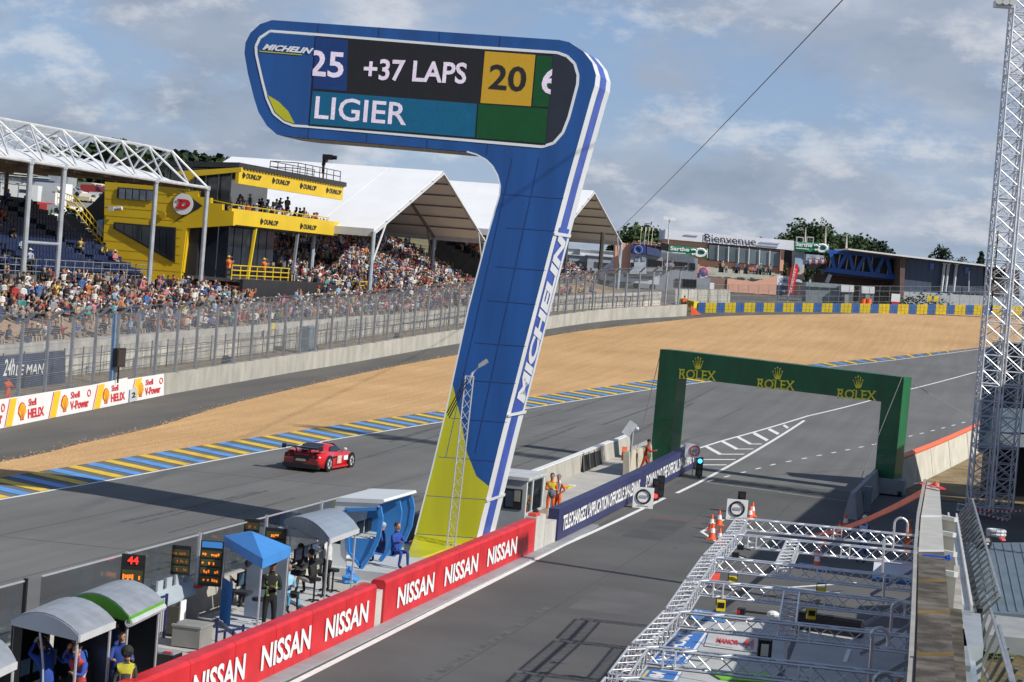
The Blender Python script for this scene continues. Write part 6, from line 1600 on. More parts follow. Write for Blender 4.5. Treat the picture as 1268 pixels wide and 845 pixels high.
 def part(name, b, m):
  o = bpy.data.objects.new(name, b.mesh(name, m)); lnk(o, t); return o
 # head volume with face
 b = MB(); b.col = skin; b.ball(hc, .105, 0, 12, 8, (.98, .80, 1.22)); b.bar(hc + V(.095, 0, -.03), hc + V(.118, 0, -.035), .025, .04)
 for sd in (-1, 1): b.ball(hc + V(-.005, .088 * sd, -.01), .022, 0, 6, 4, (1, .5, 1.5))
 b.col = (.02, .015, .015)
 for sd in (-1, 1): b.ball(hc + V(.095, .034 * sd, .008), .012, 0, 6, 4)
 b.col = (.35, .10, .09); b.box(hc + V(.092, 0, -.065), (.015, .045, .012)); part('head', b, CM)
 if helmet:
  b = MB(); b.col = helmet; b.ball(hc + V(-.005, 0, .03), .145, 0, 12, 8, (1, .92, .95)); b.col = (.01, .01, .012); b.box(hc + V(.10, 0, .01), (.08, .17, .07)); part('helmet', b, CM)
 elif cap:
  b = MB(); b.col = cap; b.ball(hc + V(-.012, 0, .045), .112, 0, 10, 6, (1, .86, .85)); b.box(hc + V(.12, 0, .05), (.10, .13, .015)); part('cap', b, CM)
 else:
  b = MB(); b.col = hair; b.ball(hc + V(-.022, 0, .035), .112, 0, 10, 6, (.98, .86, .98)); part('hair', b, CM)
 return t
def face(dx, dy): return math.atan2(dy, dx)
OR = (.85, .13, .02); OYEL = (.50, .50, .04)
BLU = (.02, .07, .36)
# ================================================================== RACING CAR
def race_car():
 c = G(396, 579); hd = R(90 - 4.0)
 t = empty('racing_car', V(c.x, c.y, g(c.x, c.y) + .012), 'red and black GT racing car with a rear wing, driving away along the kerb', 'racing car', rz=hd)
 t.rotation_euler.x = 0
 red = mat('car_red', (.55, .012, .018), .28, var=.04, coat=.6, sc=1); blk = mat('car_black', (.012, .012, .014), .4, var=.1); gls = mat('car_glass', (.015, .02, .03), .06, spec=.9, var=.05)
 def loft(secs, name, m, closed=True):
  b = MB(); n = len(secs[0][1]); vs = []; fs = []
  for x, pr in secs: vs += [V(x, y, z) for y, z in pr] + [V(x, -y, z) for y, z in pr[::-1]]
  k = 2 * n
  for i in range(len(secs) - 1):
   for j in range(k): fs.append((i * k + j, i * k + (j + 1) % k, (i + 1) * k + (j + 1) % k, (i + 1) * k + j))
  fs += [tuple(range(k - 1, -1, -1)), tuple(range((len(secs) - 1) * k, len(secs) * k))]
  b.add(vs, fs); b.v = [tuple(p) for p in b.v]; WLOC[t.name] = V(0, 0, 0)
  o = bpy.data.objects.new(name, b.mesh(name, m, smooth=True)); lnk(o, t)
  return o
 S = []
 for x, w, zt, zs, zb in [(-2.28, .88, .78, .66, .34), (-2.15, .96, .86, .72, .22), (-1.75, 1.02, .93, .78, .14), (-1.35, 1.04, .96, .80, .12), (-.8, .98, .94, .70, .10), (-.1, .95, .90, .66, .09), (.6, .96, .84, .66, .09), (1.15, 1.01, .80, .72, .10), (1.5, 1.02, .74, .70, .11), (1.9, .98, .60, .56, .12), (2.2, .86, .46, .40, .14), (2.34, .62, .36, .30, .17)]:
  S.append((x, [(.001, zt), (w * .55, zt), (w * .86, (zt + zs) / 2 + .03), (w, zs - .06), (w * .985, (zs + zb) / 2), (w * .96, zb), (.001, zb)]))
 loft(S, 'body', red)
 C_ = []
 for x, w, zt in [(-1.55, .62, .93), (-1.1, .66, 1.06), (-.6, .68, 1.17), (-.1, .66, 1.20), (.25, .64, 1.16), (.7, .62, .98), (1.05, .60, .82)]:
  C_.append((x, [(.001, zt), (w * .72, zt - .015), (w * .92, zt - .10), (w * 1.18, .80), (.001, .78)]))
 loft(C_, 'cabin', red)
 def part(nm, b, m, **k): o = bpy.data.objects.new(nm, b.mesh(nm, m, **k)); lnk(o, t); return o
 b = MB(); b.prism([V(-1.50, -.50, .975), V(-1.50, .50, .975), V(-.68, .44, 1.185), V(-.68, -.44, 1.185)], V(0, 0, .012)); part('rear_window', b, gls)
 b = MB(); b.prism([V(.28, -.48, 1.175), V(.28, .48, 1.175), V(1.02, .56, .86), V(1.02, -.56, .86)], V(0, 0, .012)); part('windscreen', b, gls)
 for s in (-1, 1):
  b = MB(); b.prism([V(-.85, s * .78, .86), V(.62, s * .76, .86), V(.22, s * .655, 1.09), V(-.55, s * .665, 1.10)], V(0, s * .02, 0.01)); part('side_window', b, gls)
 for x in (-1.38, 1.36):
  for s in (-1, 1):
   b = MB(); b.tube(V(x, s * .80, .35), V(x, s * 1.055, .35), .355, 20, 0); o = part('wheel', b, M['rubber'], smooth=False)
   b = MB(); b.tube(V(x, s * 1.05, .35), V(x, s * 1.07, .35), .235, 16); r_ = bpy.data.objects.new('rim', b.mesh('rim', M['steel'])); lnk(r_, o)
   b = MB(); b.tube(V(x, s * 1.02, .36), V(x, s * 1.066, .36), .395, 20); part('wheel_arch', b, blk)
   b = MB()
   for q in range(5): a = q * 1.2566; b.bar(V(x, s * 1.078, .35), V(x + .21 * math.cos(a), s * 1.078, .35 + .21 * math.sin(a)), .05, .02)
   r_ = bpy.data.objects.new('spoke', b.mesh('spoke', blk)); lnk(r_, o); r_['kind'] = 'stuff'
 b = MB(); b.box(V(-2.25, 0, 1.10), (.38, 1.86, .045)); part('rear_wing', b, blk)
 for s in (-1, 1):
  b = MB(); b.box(V(-2.25, s * .94, 1.08), (.44, .03, .22)); part('wing_endplate', b, blk)
  b = MB(); b.bar(V(-2.05, s * .35, .85), V(-2.25, s * .35, 1.08), .05, .03); part('wing_support', b, blk)
  b = MB(); b.box(V(-2.30, s * .62, .70), (.06, .42, .17)); part('tail_light', b, blk)
  b = MB(); b.tube(V(-2.33, s * .62, .70), V(-2.35, s * .62, .70), .065, 12); part('tail_lamp', b, mat('lamp_red', (.30, .01, .01), .3))
  b = MB(); b.ball(V(.55, s * 1.0, .95), .11, 0, 8, 5, (.8, 1, .7)); b.bar(V(.55, s * .80, .88), V(.55, s * .96, .93), .03); part('mirror', b, mat('mirror_white', (.6, .6, .6), .3))
  b = MB(); b.box(V(-.05, s * 1.0, .16), (2.0, .10, .10)); part('side_skirt', b, red)
  b = MB(); b.prism([V(-.3, s * .985, .30), V(.18, s * .99, .30), V(.22, s * .99, .66), V(-.26, s * .985, .66)], V(0, s * .012, 0)); part('door_panel', b, mat('panel_w', (.60, .45, .40), .5))
  b = MB(); b.prism([V(.50, s * .985, .42), V(.95, s * 1.005, .42), V(.95, s * 1.0, .64), V(.50, s * .975, .62)], V(0, s * .012, 0)); part('number_patch', b, M['white'])
  b = MB(); b.prism([V(-1.0, s * 1.02, .58), V(-.4, s * 1.0, .60), V(-.4, s * 1.0, .68), V(-1.0, s * 1.03, .66)], V(0, s * .012, 0)); part('dark_stripe', b, blk)
 b = MB(); b.box(V(-2.31, 0, .62), (.05, .75, .22)); part('grille', b, blk)
 b = MB(); b.box(V(-2.30, 0, .42), (.06, 1.72, .20)); part('bumper', b, mat('bumper', (.16, .03, .03), .4, var=.3))
 b = MB(); b.box(V(-2.22, 0, .22), (.30, 1.80, .20)); part('diffuser', b, blk)
 b = MB(); b.box(V(-2.35, 0, .50), (.02, .5, .10)); part('plate', b, mat('platec', (.35, .33, .25), .5))
 for s in (-1, 1): b = MB(); b.box(V(-2.0, s * .70, .91), (.5, .34, .02)); part('rear_deck_panel', b, mat('pale_red', (.62, .16, .14), .3))
 b = MB(); b.box(V(-.35, 0, 1.205), (.5, .16, .012)); part('roof_sticker', b, M['white'])
 b = MB(); b.box(V(-1.8, 0, .955), (.55, .42, .02)); part('engine_cover', b, blk)
race_car()
# ================================================================== PIT WALL
PX = -17.2
def pit_wall():
 t = empty('pit_wall', V(PX - .3, 60, 0), 'low pit wall wrapped in red cloth with repeated white NISSAN words', 'wall')
 q = lambda x, y: onX(x, y, PX)
 def seg(y0, y1, nm):
  b = MB(); rr = .10; pr = [(0, 0.02), (0, 1.18), (-.06, 1.26), (-.38, 1.26), (-.44, 1.18), (-.44, .02)]
  b.prism([V(PX + x, y0, z) for x, z in pr], V(0, y1 - y0, 0)); return b.build(nm, M['red'], t)
 ya = q(468, 727).y; yb = q(478, 718).y; yc = q(664, 640).y
 y = 24.0
 while y < ya - .1: y2 = min(ya, y + 2.66); seg(y + .012, y2 - .012, 'cover'); y = y2
 [seg(yb + (yc - yb) * i / 7 + .01, yb + (yc - yb) * (i + 1) / 7 - .01, 'cover') for i in range(7)]
 MB().box(V(PX - .25, (ya + yb) / 2, .5), (.36, yb - ya, 1.0)).build('gap_block', M['concrete_pale'], t)
 for (bl, br) in (((602.5, 696), (638.8, 677.6)), ((549.5, 719.5), (590.5, 700)), ((490.5, 751), (536, 726)), ((400.5, 798), (454, 768)), ((320.5, 841), (382, 807.8)), ((235, 888), (300, 853)), ((135, 940), (210, 900))):
  y0 = q(*bl).y; y1 = q(*br).y
  text('NISSAN', V(PX + .02, y0, .30), V(PX + .02, y1, .30), V(PX + .02, y0, .92), M['white'], 'lettering', t, bold=.03)
 # low kerb ledge at the foot
 o = MB().box(V(PX + .22, 62, .03), (.44, 96, .06)).build('kerb_ledge', M['grey'])
 o['kind'] = 'structure'
pit_wall()
def pit_wall_end():
 y0 = onX(664, 640, PX).y + .03; y1 = 78.6
 t = empty('concrete_wall_block', V(PX, y0, 0), 'bare concrete wall block between the red cloth and the navy banner', 'wall')
 MB().box(V(PX - .2, (y0 + 76.6) / 2, .66), (.42, 76.6 - y0, 1.30)).build('block', M['concrete_pale'], t)
 MB().box(V(PX - .2, 77.6, .45), (.42, 1.9, .9)).build('block', M['concrete_pale'], t)
 MB().box(V(PX - .42, 77.6, 1.0), (.1, 1.9, .6)).build('board', mat('ply', (.22, .18, .13), .8), t)
 b = MB(); c = V(PX - .2, y0 + .5, 1.38); b.box(c, (.3, .7, .1)); b.ball(c + V(0, .2, .08), .12, 1, 6, 4); tag(b.build('glove_pair', [mat('cored', (.6, .08, .05), .7), M['rubber']], org=c), 'red cloth item lying on the concrete block by the kiosk', 'cloth')
pit_wall_end()
def navy_banner():
 nv = mat('navy_banner', (.030, .036, .115), .5, var=.08, sc=.5); X = PX + .08
 YA, YM, YB = 78.6, onX(796, 600, X).y, onX(861, 590, X).y
 for i, (a, c, lab) in enumerate(((YA, YM - .02, 'nearer navy banner on the pit wall with French lettering'), (YM + .02, YB, 'farther navy banner on the pit wall ending at the blue light'))):
  t = empty('pit_banner', V(X, a, g(X, a)), lab, 'banner'); n = 4
  b = MB()
  for j in range(n):
   y0 = lerp(a, c, j / n); y1 = lerp(a, c, (j + 1) / n) ; z0 = g(X, y0) + .08; z1 = g(X, y1) + .08; h = 1.22
   b.hexa([V(X - .42, y0, z0), V(X, y0, z0), V(X, y1, z1), V(X - .42, y1, z1), V(X - .42, y0, z0 + h), V(X, y0, z0 + h), V(X, y1, z1 + h), V(X - .42, y1, z1 + h)])
  b.build('cloth', nv, t)
  s = ("TELECHARGEZ L'APPLICATION OFFICIELLE 24H-LEMANS", 'DOWNLOAD THE OFFICIAL 24H-LEMANS. APP')[i]
  y0 = a + (c - a) * .04; y1 = a + (c - a) * (.95, .97)[i]; P0 = V(X + .02, y0, g(X, y0) + .38); P1 = V(X + .02, y1, g(X, y1) + .38)
  text(s, P0, P1, P0 + V(0, 0, .62), M['white'], 'lettering', t, bold=.03)
navy_banner()
# apron between the walls, inner wall, glass screens
IX = -21.9
sheet('pit_apron', [(-17.5, 20), (-17.5, 116), (-19, 122), (-21.9, 124), (-21.9, 20)], .10, M['apron'])
def inner_wall():
 t = empty('track_wall', V(IX, 60, 0), 'sloping concrete wall between the race track and the pit stands', 'wall')
 y = 22.0; k = 0
 while y < 117:
  y2 = y + 5.0; b = MB(); h = 1.0
  z0, z1 = g(IX, y) - .05, g(IX, y2) - .05
  if y2 > 112: h = .95
  pr0 = [(.30, 0), (.12, h), (-.12, h), (-.30, 0)]
  b.hexa([V(IX + .30, y + .01, z0), V(IX + .30, y2 - .01, z1), V(IX - .30, y2 - .01, z1), V(IX - .30, y + .01, z0), V(IX + .12, y + .01, z0 + h), V(IX + .12, y2 - .01, z1 + h), V(IX - .12, y2 - .01, z1 + h), V(IX - .12, y + .01, z0 + h)])
  b.build('wall_block', M['concrete'], t)
  if y > 82: b = MB(); b.hexa([V(IX + .14, y, z0 + h + .004), V(IX + .14, y2, z1 + h + .004), V(IX - .14, y2, z1 + h + .004), V(IX - .14, y, z0 + h + .004), V(IX + .14, y, z0 + h + .05), V(IX + .14, y2, z1 + h + .05), V(IX - .14, y2, z1 + h + .05), V(IX - .14, y, z0 + h + .05)]); b.build('white_coping', M['white'], t)
  y = y2
inner_wall()
def glass_screens():
 gm = bpy.data.materials.new('screen_glass'); gm.use_nodes = True; nt = gm.node_tree; N = nt.nodes; L = nt.links; N.clear()
 o = N.new('ShaderNodeOutputMaterial'); mx = N.new('ShaderNodeMixShader'); tr = N.new('ShaderNodeBsdfTransparent'); gl = N.new('ShaderNodeBsdfGlossy'); fr = N.new('ShaderNodeFresnel'); fr.inputs[0].default_value = 1.5
 tr.inputs[0].default_value = (.80, .84, .86, 1); gl.inputs['Roughness'].default_value = .03; ad = N.new('ShaderNodeMath'); ad.operation = 'MULTIPLY'; ad.inputs[1].default_value = .28
 L.new(fr.outputs[0], ad.inputs[0]); L.new(ad.outputs[0], mx.inputs[0]); L.new(tr.outputs[0], mx.inputs[1]); L.new(gl.outputs[0], mx.inputs[2]); L.new(mx.outputs[0], o.inputs[0])
 MATS['screen_glass'] = gm
 t = empty('glass_screen', V(IX, 45, 1), 'row of clear glass panels on the wall behind the pit stands', 'screen')
 for (a, c) in ((34.0, 38.9), (39.2, 43.8), (44.7, 49.3), (49.5, 54.1), (54.4, 59.3), (59.5, 64.3), (64.5, 69.2)):
  MB().box(V(IX, (a + c) / 2, 1.65), (.03, c - a, 1.32)).build('glass_panel', gm, t)
  MB().box(V(IX, (a + c) / 2, 2.33), (.05, c - a, .035)).build('top_rail', M['alu'], t)
  MB().box(V(IX, c + .1, 1.68), (.08, .08, 1.4)).build('post', M['alu'] if c > 45 else M['black'], t)
glass_screens()
# ---------------------------------------------------------------- pit stands
SG = MATS['screen_glass']
def pit_stand(label, FLp, FRp, BRp, BLp, z, roof, end, arc=.28, th=.10, posts=True, back=M['dark'], name='pit_stand', edge=None):
 FL, FR, BRr, BLl = [onZ(x, y, z) for x, y in (FLp, FRp, BRp, BLp)]
 base = (FL + FR + BRr + BLl) / 4; t = empty(name, V(base.x, base.y, .1), label, 'pit stand')
 n = 8; vs0 = []; vs1 = []
 for i in range(n + 1):
  f = i / n; k = arc * math.sin(math.pi * f) ** .8 if 0 < f < 1 else 0
  vs0.append(FL.lerp(FR, f) + UP * k); vs1.append(BLl.lerp(BRr, f) + UP * k)
 b = MB()
 for i in range(n):
  a, c, d, e = vs0[i], vs0[i + 1], vs1[i + 1], vs1[i]
  b.hexa([a - UP * .03, c - UP * .03, d - UP * .03, e - UP * .03, a + UP * .03, c + UP * .03, d + UP * .03, e + UP * .03])
 b.build('roof_skin', roof, t)
 b = MB(); vv = [p - UP * .002 for p in vs0] + [FR - UP * th, FL - UP * th]; b.prism([p - (FL - BLl).normalized() * -.02 for p in vv], (BLl - FL).normalized() * .05); b.build('end_panel', end, t)
 b = MB(); vv = [p - UP * .002 for p in vs1] + [BRr - UP * th, BLl - UP * th]; b.prism(vv, (FL - BLl).normalized() * .05); b.build('end_panel', end, t)
 for a, c in ((FR, BRr),): b = MB(); b.bar(a - UP * .06, c - UP * .06, .06, .14); b.build('edge_rail', edge or M['lgrey'], t)
 if posts:
  for p in (FL, FR, BRr, BLl):
   q = p.lerp(base, .08); b = MB(); b.tube(V(q.x, q.y, .1), V(q.x, q.y, z - .03), .03, 6); b.build('leg', M['alu'], t)
 b = MB(); b.prism([V(*(p.lerp(base, -.06).xy), .11) for p in (FL, FR, BRr, BLl)], UP * .09); b.build('platform', M['lgrey'], t)
 # desk with monitors facing the pit lane side, back panel on the track side
 d = (BLl - FL).normalized(); nx = V(1, 0, 0)
 a = FL.lerp(BLl, .5); L = (BLl - FL).length
 MB().box(V(a.x + .35, a.y, .95), (.45, L * .85, .05), 0).build('desk', M['dark'], t)
 for k in range(3):
  y = a.y + (k - 1) * L * .27; b = MB(); b.box(V(a.x + .22, y, 1.30), (.05, L * .22, .38)); b.box(V(a.x + .26, y, 1.06), (.06, .06, .16)); m_ = b.build('monitor', M['black'], t)
  b = MB(); b.box(V(a.x + .25, y, 1.30), (.01, L * .20, .33)); b.build('display', mat('display', (.05, .09, .14), .2, emit=.15), m_)
 return t, (FL, FR, BRr, BLl, z)
sg = mat('roof_silver', (.36, .39, .43), .35, .3, var=.12, sc=2.5); sge = mat('roof_end', (.48, .53, .58), .4, var=.03)
T1, C1 = pit_stand('pit stand with silver barrel roof nearest the bottom left corner', (14, 768), (98, 788), (142, 770), (62, 748), 2.35, sg, sge)
T2, C2 = pit_stand('pit stand with grey roof edged in bright green', (88, 742), (160, 765), (202, 745), (128, 727), 2.35, sg, mat('roof_green', (.10, .40, .01), .4), edge=mat('roof_green', (.10, .40, .01), .4))
T4, C4 = pit_stand('pit stand with plain blue grey barrel roof and hanging monitors', (352, 645), (408, 668), (444, 655), (395, 635), 2.35, mat('roof_bluegrey', (.26, .31, .38), .45, var=.06, sc=1.5), mat('roof_grey_end', (.24, .26, .29), .5), .30)
# blurred stand at the very corner
T0, C0 = pit_stand('pit stand with white roof edge cut by the bottom left corner', (-70, 812), (-14, 836), (20, 820), (-30, 800), 2.35, sg, sge)
# dark side panels
def side_panels():
 for T, C in ((T1, C1), (T2, C2), (T0, C0)):
  FL, FR, BR_, BLl, z = C; b = MB(); p = FL.lerp(BLl, .02); q = FL.lerp(BLl, .98); b.prism([V(p.x, p.y, .2), V(q.x, q.y, .2), V(q.x, q.y, z - .1), V(p.x, p.y, z - .1)], V(.04, 0, 0)); b.build('back_panel', M['black'], T)
  b = MB(); p = FL.lerp(FR, .03); q = FL.lerp(FR, .16); o_ = V(0, .05, 0); b.prism([V(p.x, p.y, .2) + o_, V(q.x, q.y, .2) + o_, V(q.x, q.y, z - .12) + o_, V(p.x, p.y, z - .12) + o_], V(0, .03, 0)); b.build('side_panel', M['black'], T)
  b = MB(); p = BR_.lerp(BLl, .04); q = BR_.lerp(BLl, .9); b.prism([V(p.x, p.y, .2), V(q.x, q.y, .2), V(q.x, q.y, z - .12), V(p.x, p.y, z - .12)], V(0, .03, 0)); b.build('side_panel', mat('sidep', (.07, .075, .085), .3), T)
  pts = [FL.lerp(FR, .45 + .10 * math.sin(i * .5)) * 1 + V(0, -.05, 0) for i in range(7)]
  b = MB(); b.path([V(p.x, p.y, z - .1 - i * .33) for i, p in enumerate(pts)], .025, 6); b.build('hose', M['lgrey'], T)
 FL, FR, BR_, BLl, z = C2; b = MB(); b.tube(FR - UP * .12, BR_ - UP * .12, .09, 8); b.build('rolled_awning', mat('rolled', (.5, .52, .55), .4), T2)
 FL, FR, BR_, BLl, z = C4
 for f in (0, .5, 1): b = MB(); p = FL.lerp(FR, .12 + .1 * f); b.path([V(p.x, p.y - .1, z - .1 - i * .3) + V(.12 * math.sin(i * .8), 0, 0) for i in range(7)], .022, 5); b.build('hose', M['lgrey'], T4) if f == 0 else None
 b = MB(); p = FL.lerp(FR, .30); b.box(V(p.x, p.y + .15, z - .22), (1.2, .35, .22)); b.build('equipment_box', M['grey'], T4)
 for k in range(4): b = MB(); p = FL.lerp(FR, .2 + .18 * k).lerp(BLl.lerp(BR_, .2 + .18 * k), .3 + .1 * k); b.box(V(p.x, p.y, z - .32), (.34, .06, .26)); b.build('hanging_monitor', M['black'] if k % 2 else M['lgrey'], T4)
side_panels()
# blue canopy stand
def blue_canopy():
 bl = mat('canopy_blue', (.055, .27, .68), .5, var=.06, sc=2)
 pk = [(277, 668), (325, 697), (360, 682), (310, 662)]; z = 2.35
 P_ = [onZ(x, y, z) for x, y in pk]; c = sum(P_, V(0, 0, 0)) / 4; t = empty('pit_canopy', V(c.x, c.y, .1), 'bright blue fabric canopy over the crew of the LED board stand', 'canopy')
 ap = c + V(-.2, .1, .38); b = MB()
 top = [p + UP * .10 for p in P_]; b.add(P_ + top + [ap], [(0, 1, 5, 4), (1, 2, 6, 5), (2, 3, 7, 6), (3, 0, 4, 7), (4, 5, 8), (5, 6, 8), (6, 7, 8), (7, 4, 8)])
 val = [p - UP * .16 for p in P_]; b.add(P_ + val, [(4, 5, 1, 0), (5, 6, 2, 1), (6, 7, 3, 2), (7, 4, 0, 3)]); b.build('canopy_cloth', bl, t)
 p0 = P_[1].lerp(P_[2], .15) + V(.03, -.02, -.14); p1 = P_[1].lerp(P_[2], .95) + V(.03, -.02, -.14); text('CREW', p0, p1, p0 + UP * .13, mat('magenta', (.35, .12, .35), .5), 'lettering', t) if False else None
 for p in P_: q = p.lerp(c, .07); b = MB(); b.tube(V(q.x, q.y, .1), V(q.x, q.y, z - .1), .028, 6); b.build('leg', M['alu'], t)
 a = P_[0].lerp(P_[1], .04); d = P_[0].lerp(P_[1], .33); b = MB(); n = 6; vs = []
 for i in range(n + 1): f = i / n; q = a.lerp(d, f); vs += [V(q.x, q.y - .06 * (i % 2), .2), V(q.x + .04 * (i % 2), q.y - .05 * (i % 2), 1.35)]
 b.add(vs, [(2 * i, 2 * i + 2, 2 * i + 3, 2 * i + 1) for i in range(n)]); b.build('side_cloth', mat('canopy_deep', (.03, .17, .50), .6), t)
 b = MB(); b.prism([V(*(p.lerp(c, -.08).xy), .11) for p in P_], UP * .08); b.build('platform', M['lgrey'], t)
 a = P_[0].lerp(P_[3], .5); L = 1.6
 MB().box(V(a.x + .5, a.y, .95), (.45, L, .05)).build('desk', M['dark'], t)
 for k in range(3):
  b = MB(); b.box(V(a.x + .38, a.y + (k - 1) * .5, 1.28), (.05, .44, .36)); m_ = b.build('monitor', M['black'], t)
  b = MB(); b.box(V(a.x + .41, a.y + (k - 1) * .5, 1.28), (.01, .40, .32)); b.build('display', mat('display', (.05, .09, .14), .2, emit=.15), m_)
 b = MB(); a2 = P_[2].lerp(P_[3], .5); b.box(V(a2.x, a2.y, 1.2), (1.2, .04, 1.9)); b.build('rear_panel', mat('rearp', (.20, .24, .30), .4), t)
 return P_
BC = blue_canopy()
# white curved cabin
def cabin():
 wm = mat('cabin_white', (.62, .66, .68), .4, var=.03); bl = mat('cabin_blue', (.045, .24, .62), .4, var=.04)
 z0 = .45
 A = onZ(463, 706, z0); Bq = onZ(512, 686, z0)   # pit side foot near / far
 yn, yf = 63.9, 67.4
 t = empty('pit_cabin', V(-20.4, yn, .1), 'white curved timing cabin with bright blue frames beside the yellow tower foot', 'pit stand')
 # profile in X-Z: leaning forward arc on the pit side
 prof = [(-21.45, .40), (-20.3, .40), (-19.95, .9), (-19.72, 1.5), (-19.68, 2.1), (-19.8, 2.55), (-21.2, 2.45)]
 X = lambda pr, y: [V(x, y, z) for x, z in pr]
 # near wall, white with large blue framed opening
 outer = prof
 b = MB(); b.prism(X([(-21.45, .40), (-20.75, .40), (-20.95, 2.3), (-19.80, 2.42), (-19.8, 2.55), (-21.2, 2.45)], yn), V(0, .06, 0)); b.build('side_shell', wm, t)
 for y in (yn, (yn + yf) / 2 + .3, yf):
  b = MB(); arc = [(-20.25, .42), (-19.95, .9), (-19.74, 1.5), (-19.70, 2.1), (-19.8, 2.45)]
  for p, q in zip(arc[:-1], arc[1:]): b.bar(V(p[0], y, p[1]), V(q[0], y, q[1]), .10, .14)
  if y == yn: b.bar(V(-19.8, y - .02, 2.38), V(-20.9, y - .02, 2.22), .06, .10); b.bar(V(-20.9, y - .02, 2.22), V(-20.70, y - .02, .9), .06, .10); b.bar(V(-20.70, y - .02, .9), V(-20.25, y - .02, .45), .06, .08)
  b.build('blue_frame', bl, t)
 b = MB(); b.prism(X([(-20.85, 1.35), (-20.72, .85), (-20.28, .42), (-20.0, .9), (-19.80, 1.4)], yn + .01), V(0, .04, 0)); b.build('lower_panel', bl, t)
 b = MB(); b.prism(X([(-20.86, 1.38), (-20.9, 2.2), (-19.82, 2.36), (-19.74, 2.1), (-19.79, 1.42)], yn + .03), V(0, .02, 0)); b.build('side_window', SG, t)
 b = MB(); b.prism(X([(-21.25, 2.46), (-19.70, 2.56), (-19.62, 2.62), (-19.66, 2.70), (-21.2, 2.60)], yn - .05), V(0, yf - yn + .1, 0)); b.build('roof', wm, t)
 b = MB(); b.prism(X([(-21.45, .40), (-21.40, .40), (-21.2, 2.45), (-21.25, 2.45)], yn), V(0, yf - yn, 0)); b.build('back_shell', wm, t)
 b = MB(); b.prism(X(prof, yf - .03), V(0, .05, 0)); b.build('far_shell', bl, t)
 b = MB(); b.box(V(-20.3, (yn + yf) / 2, .25), (2.3, yf - yn + .6, .30)); b.build('base', M['lgrey'], t)
 b = MB(); b.box(V(-20.75, 65.5, 1.2), (.5, 2.8, .05)); b.build('desk', M['white'], t)
 for k in range(3): b = MB(); b.box(V(-20.9, 64.7 + k * .85, 1.5), (.05, .6, .42)); b.build('monitor', M['black'], t)
cabin()
# LED lap boards
def led_board(label, cx, cy, w, h, X, rows, head=None, top='44', dim=0):
 c = onX(cx, cy, X); t = empty('lap_board', V(c.x, c.y, c.z - h / 2), label, 'lap board')
 yv = V(-R0.y, R0.x, 0); r = R0; n = -FH
 b = MB(); b.box(c, (w, .08, h), 0, r, FH); b.build('case', M['black'], t)
 if head: b = MB(); b.box(c + UP * (h / 2 - .10) + n * .05, (w * .88, .02, .16), 0, r, FH); b.build('head_panel', head, t)
 am = mat('led_amber', (1.0, .22, .02), .5, emit=.8) if not dim else mat('led_reflection', (.35, .09, .02), .5, emit=.3); pn = mat('led_panel', (.05, .055, .02), .5, var=.2)  # dim amber imitates digits mirrored in the glass
 rr = random.Random(int(cx)); z0 = h / 2 - (.24 if head else .08); rh = (z0 + h / 2 - .06) / rows
 for k in range(rows):
  zc = z0 - rh * (k + .5); b = MB(); b.box(c + UP * zc + n * .05, (w * .88, .02, rh * .78), 0, r, FH); p_ = b.build('led_row', pn, t)
  b = MB(); x = -w * .36
  while x < w * .36:
   if rr.random() < .55: b.box(c + UP * (zc + rr.uniform(-.03, .0)) + n * .066 + r * x, (w * .07, .01, rh * rr.uniform(.18, .34)), 0, r, FH)
   x += w * .095
  tag(b.build('led_digit', am, p_), kind='stuff')
 return t, c, r, n
t, c, r, n = led_board('tall black lap board with blue head and four amber rows', 261.5, 698, .62, 1.22, -20.9, 4, mat('canopy_blue', (.055, .27, .68), .5))
t, c, r, n = led_board('short black lap board with amber digits above the blue canopy', 341, 667, .62, .62, -21.0, 2)
t, c, r, n = led_board('black lap board topped by a red number 44 behind the glass', 164, 713, .60, .55, -21.6, 1)
b = MB(); b.box(c + UP * .40, (.6, .08, .28), 0, r, FH); b.build('head_box', M['black'], t)
text('44', c + UP * .30 - r * .14 + n * .06, c + UP * .30 + r * .14 + n * .06, c + UP * .50 - r * .14 + n * .06, mat('led_red', (1, .03, .02), .5, emit=1.0), 'lettering', t, bold=.03)
t, c, r, n = led_board('dim panel standing in for a lap board reflection in the glass left of canopy', 224, 694, .50, .8, -21.75, 3, dim=1)  # reflection in the glass, built as an added dim board
t, c, r, n = led_board('dim panel standing in for a lap board reflection in the glass above the blue canopy', 312, 651, .45, .4, -21.75, 1, dim=1)  # second glass reflection, likewise added as a faint solid board
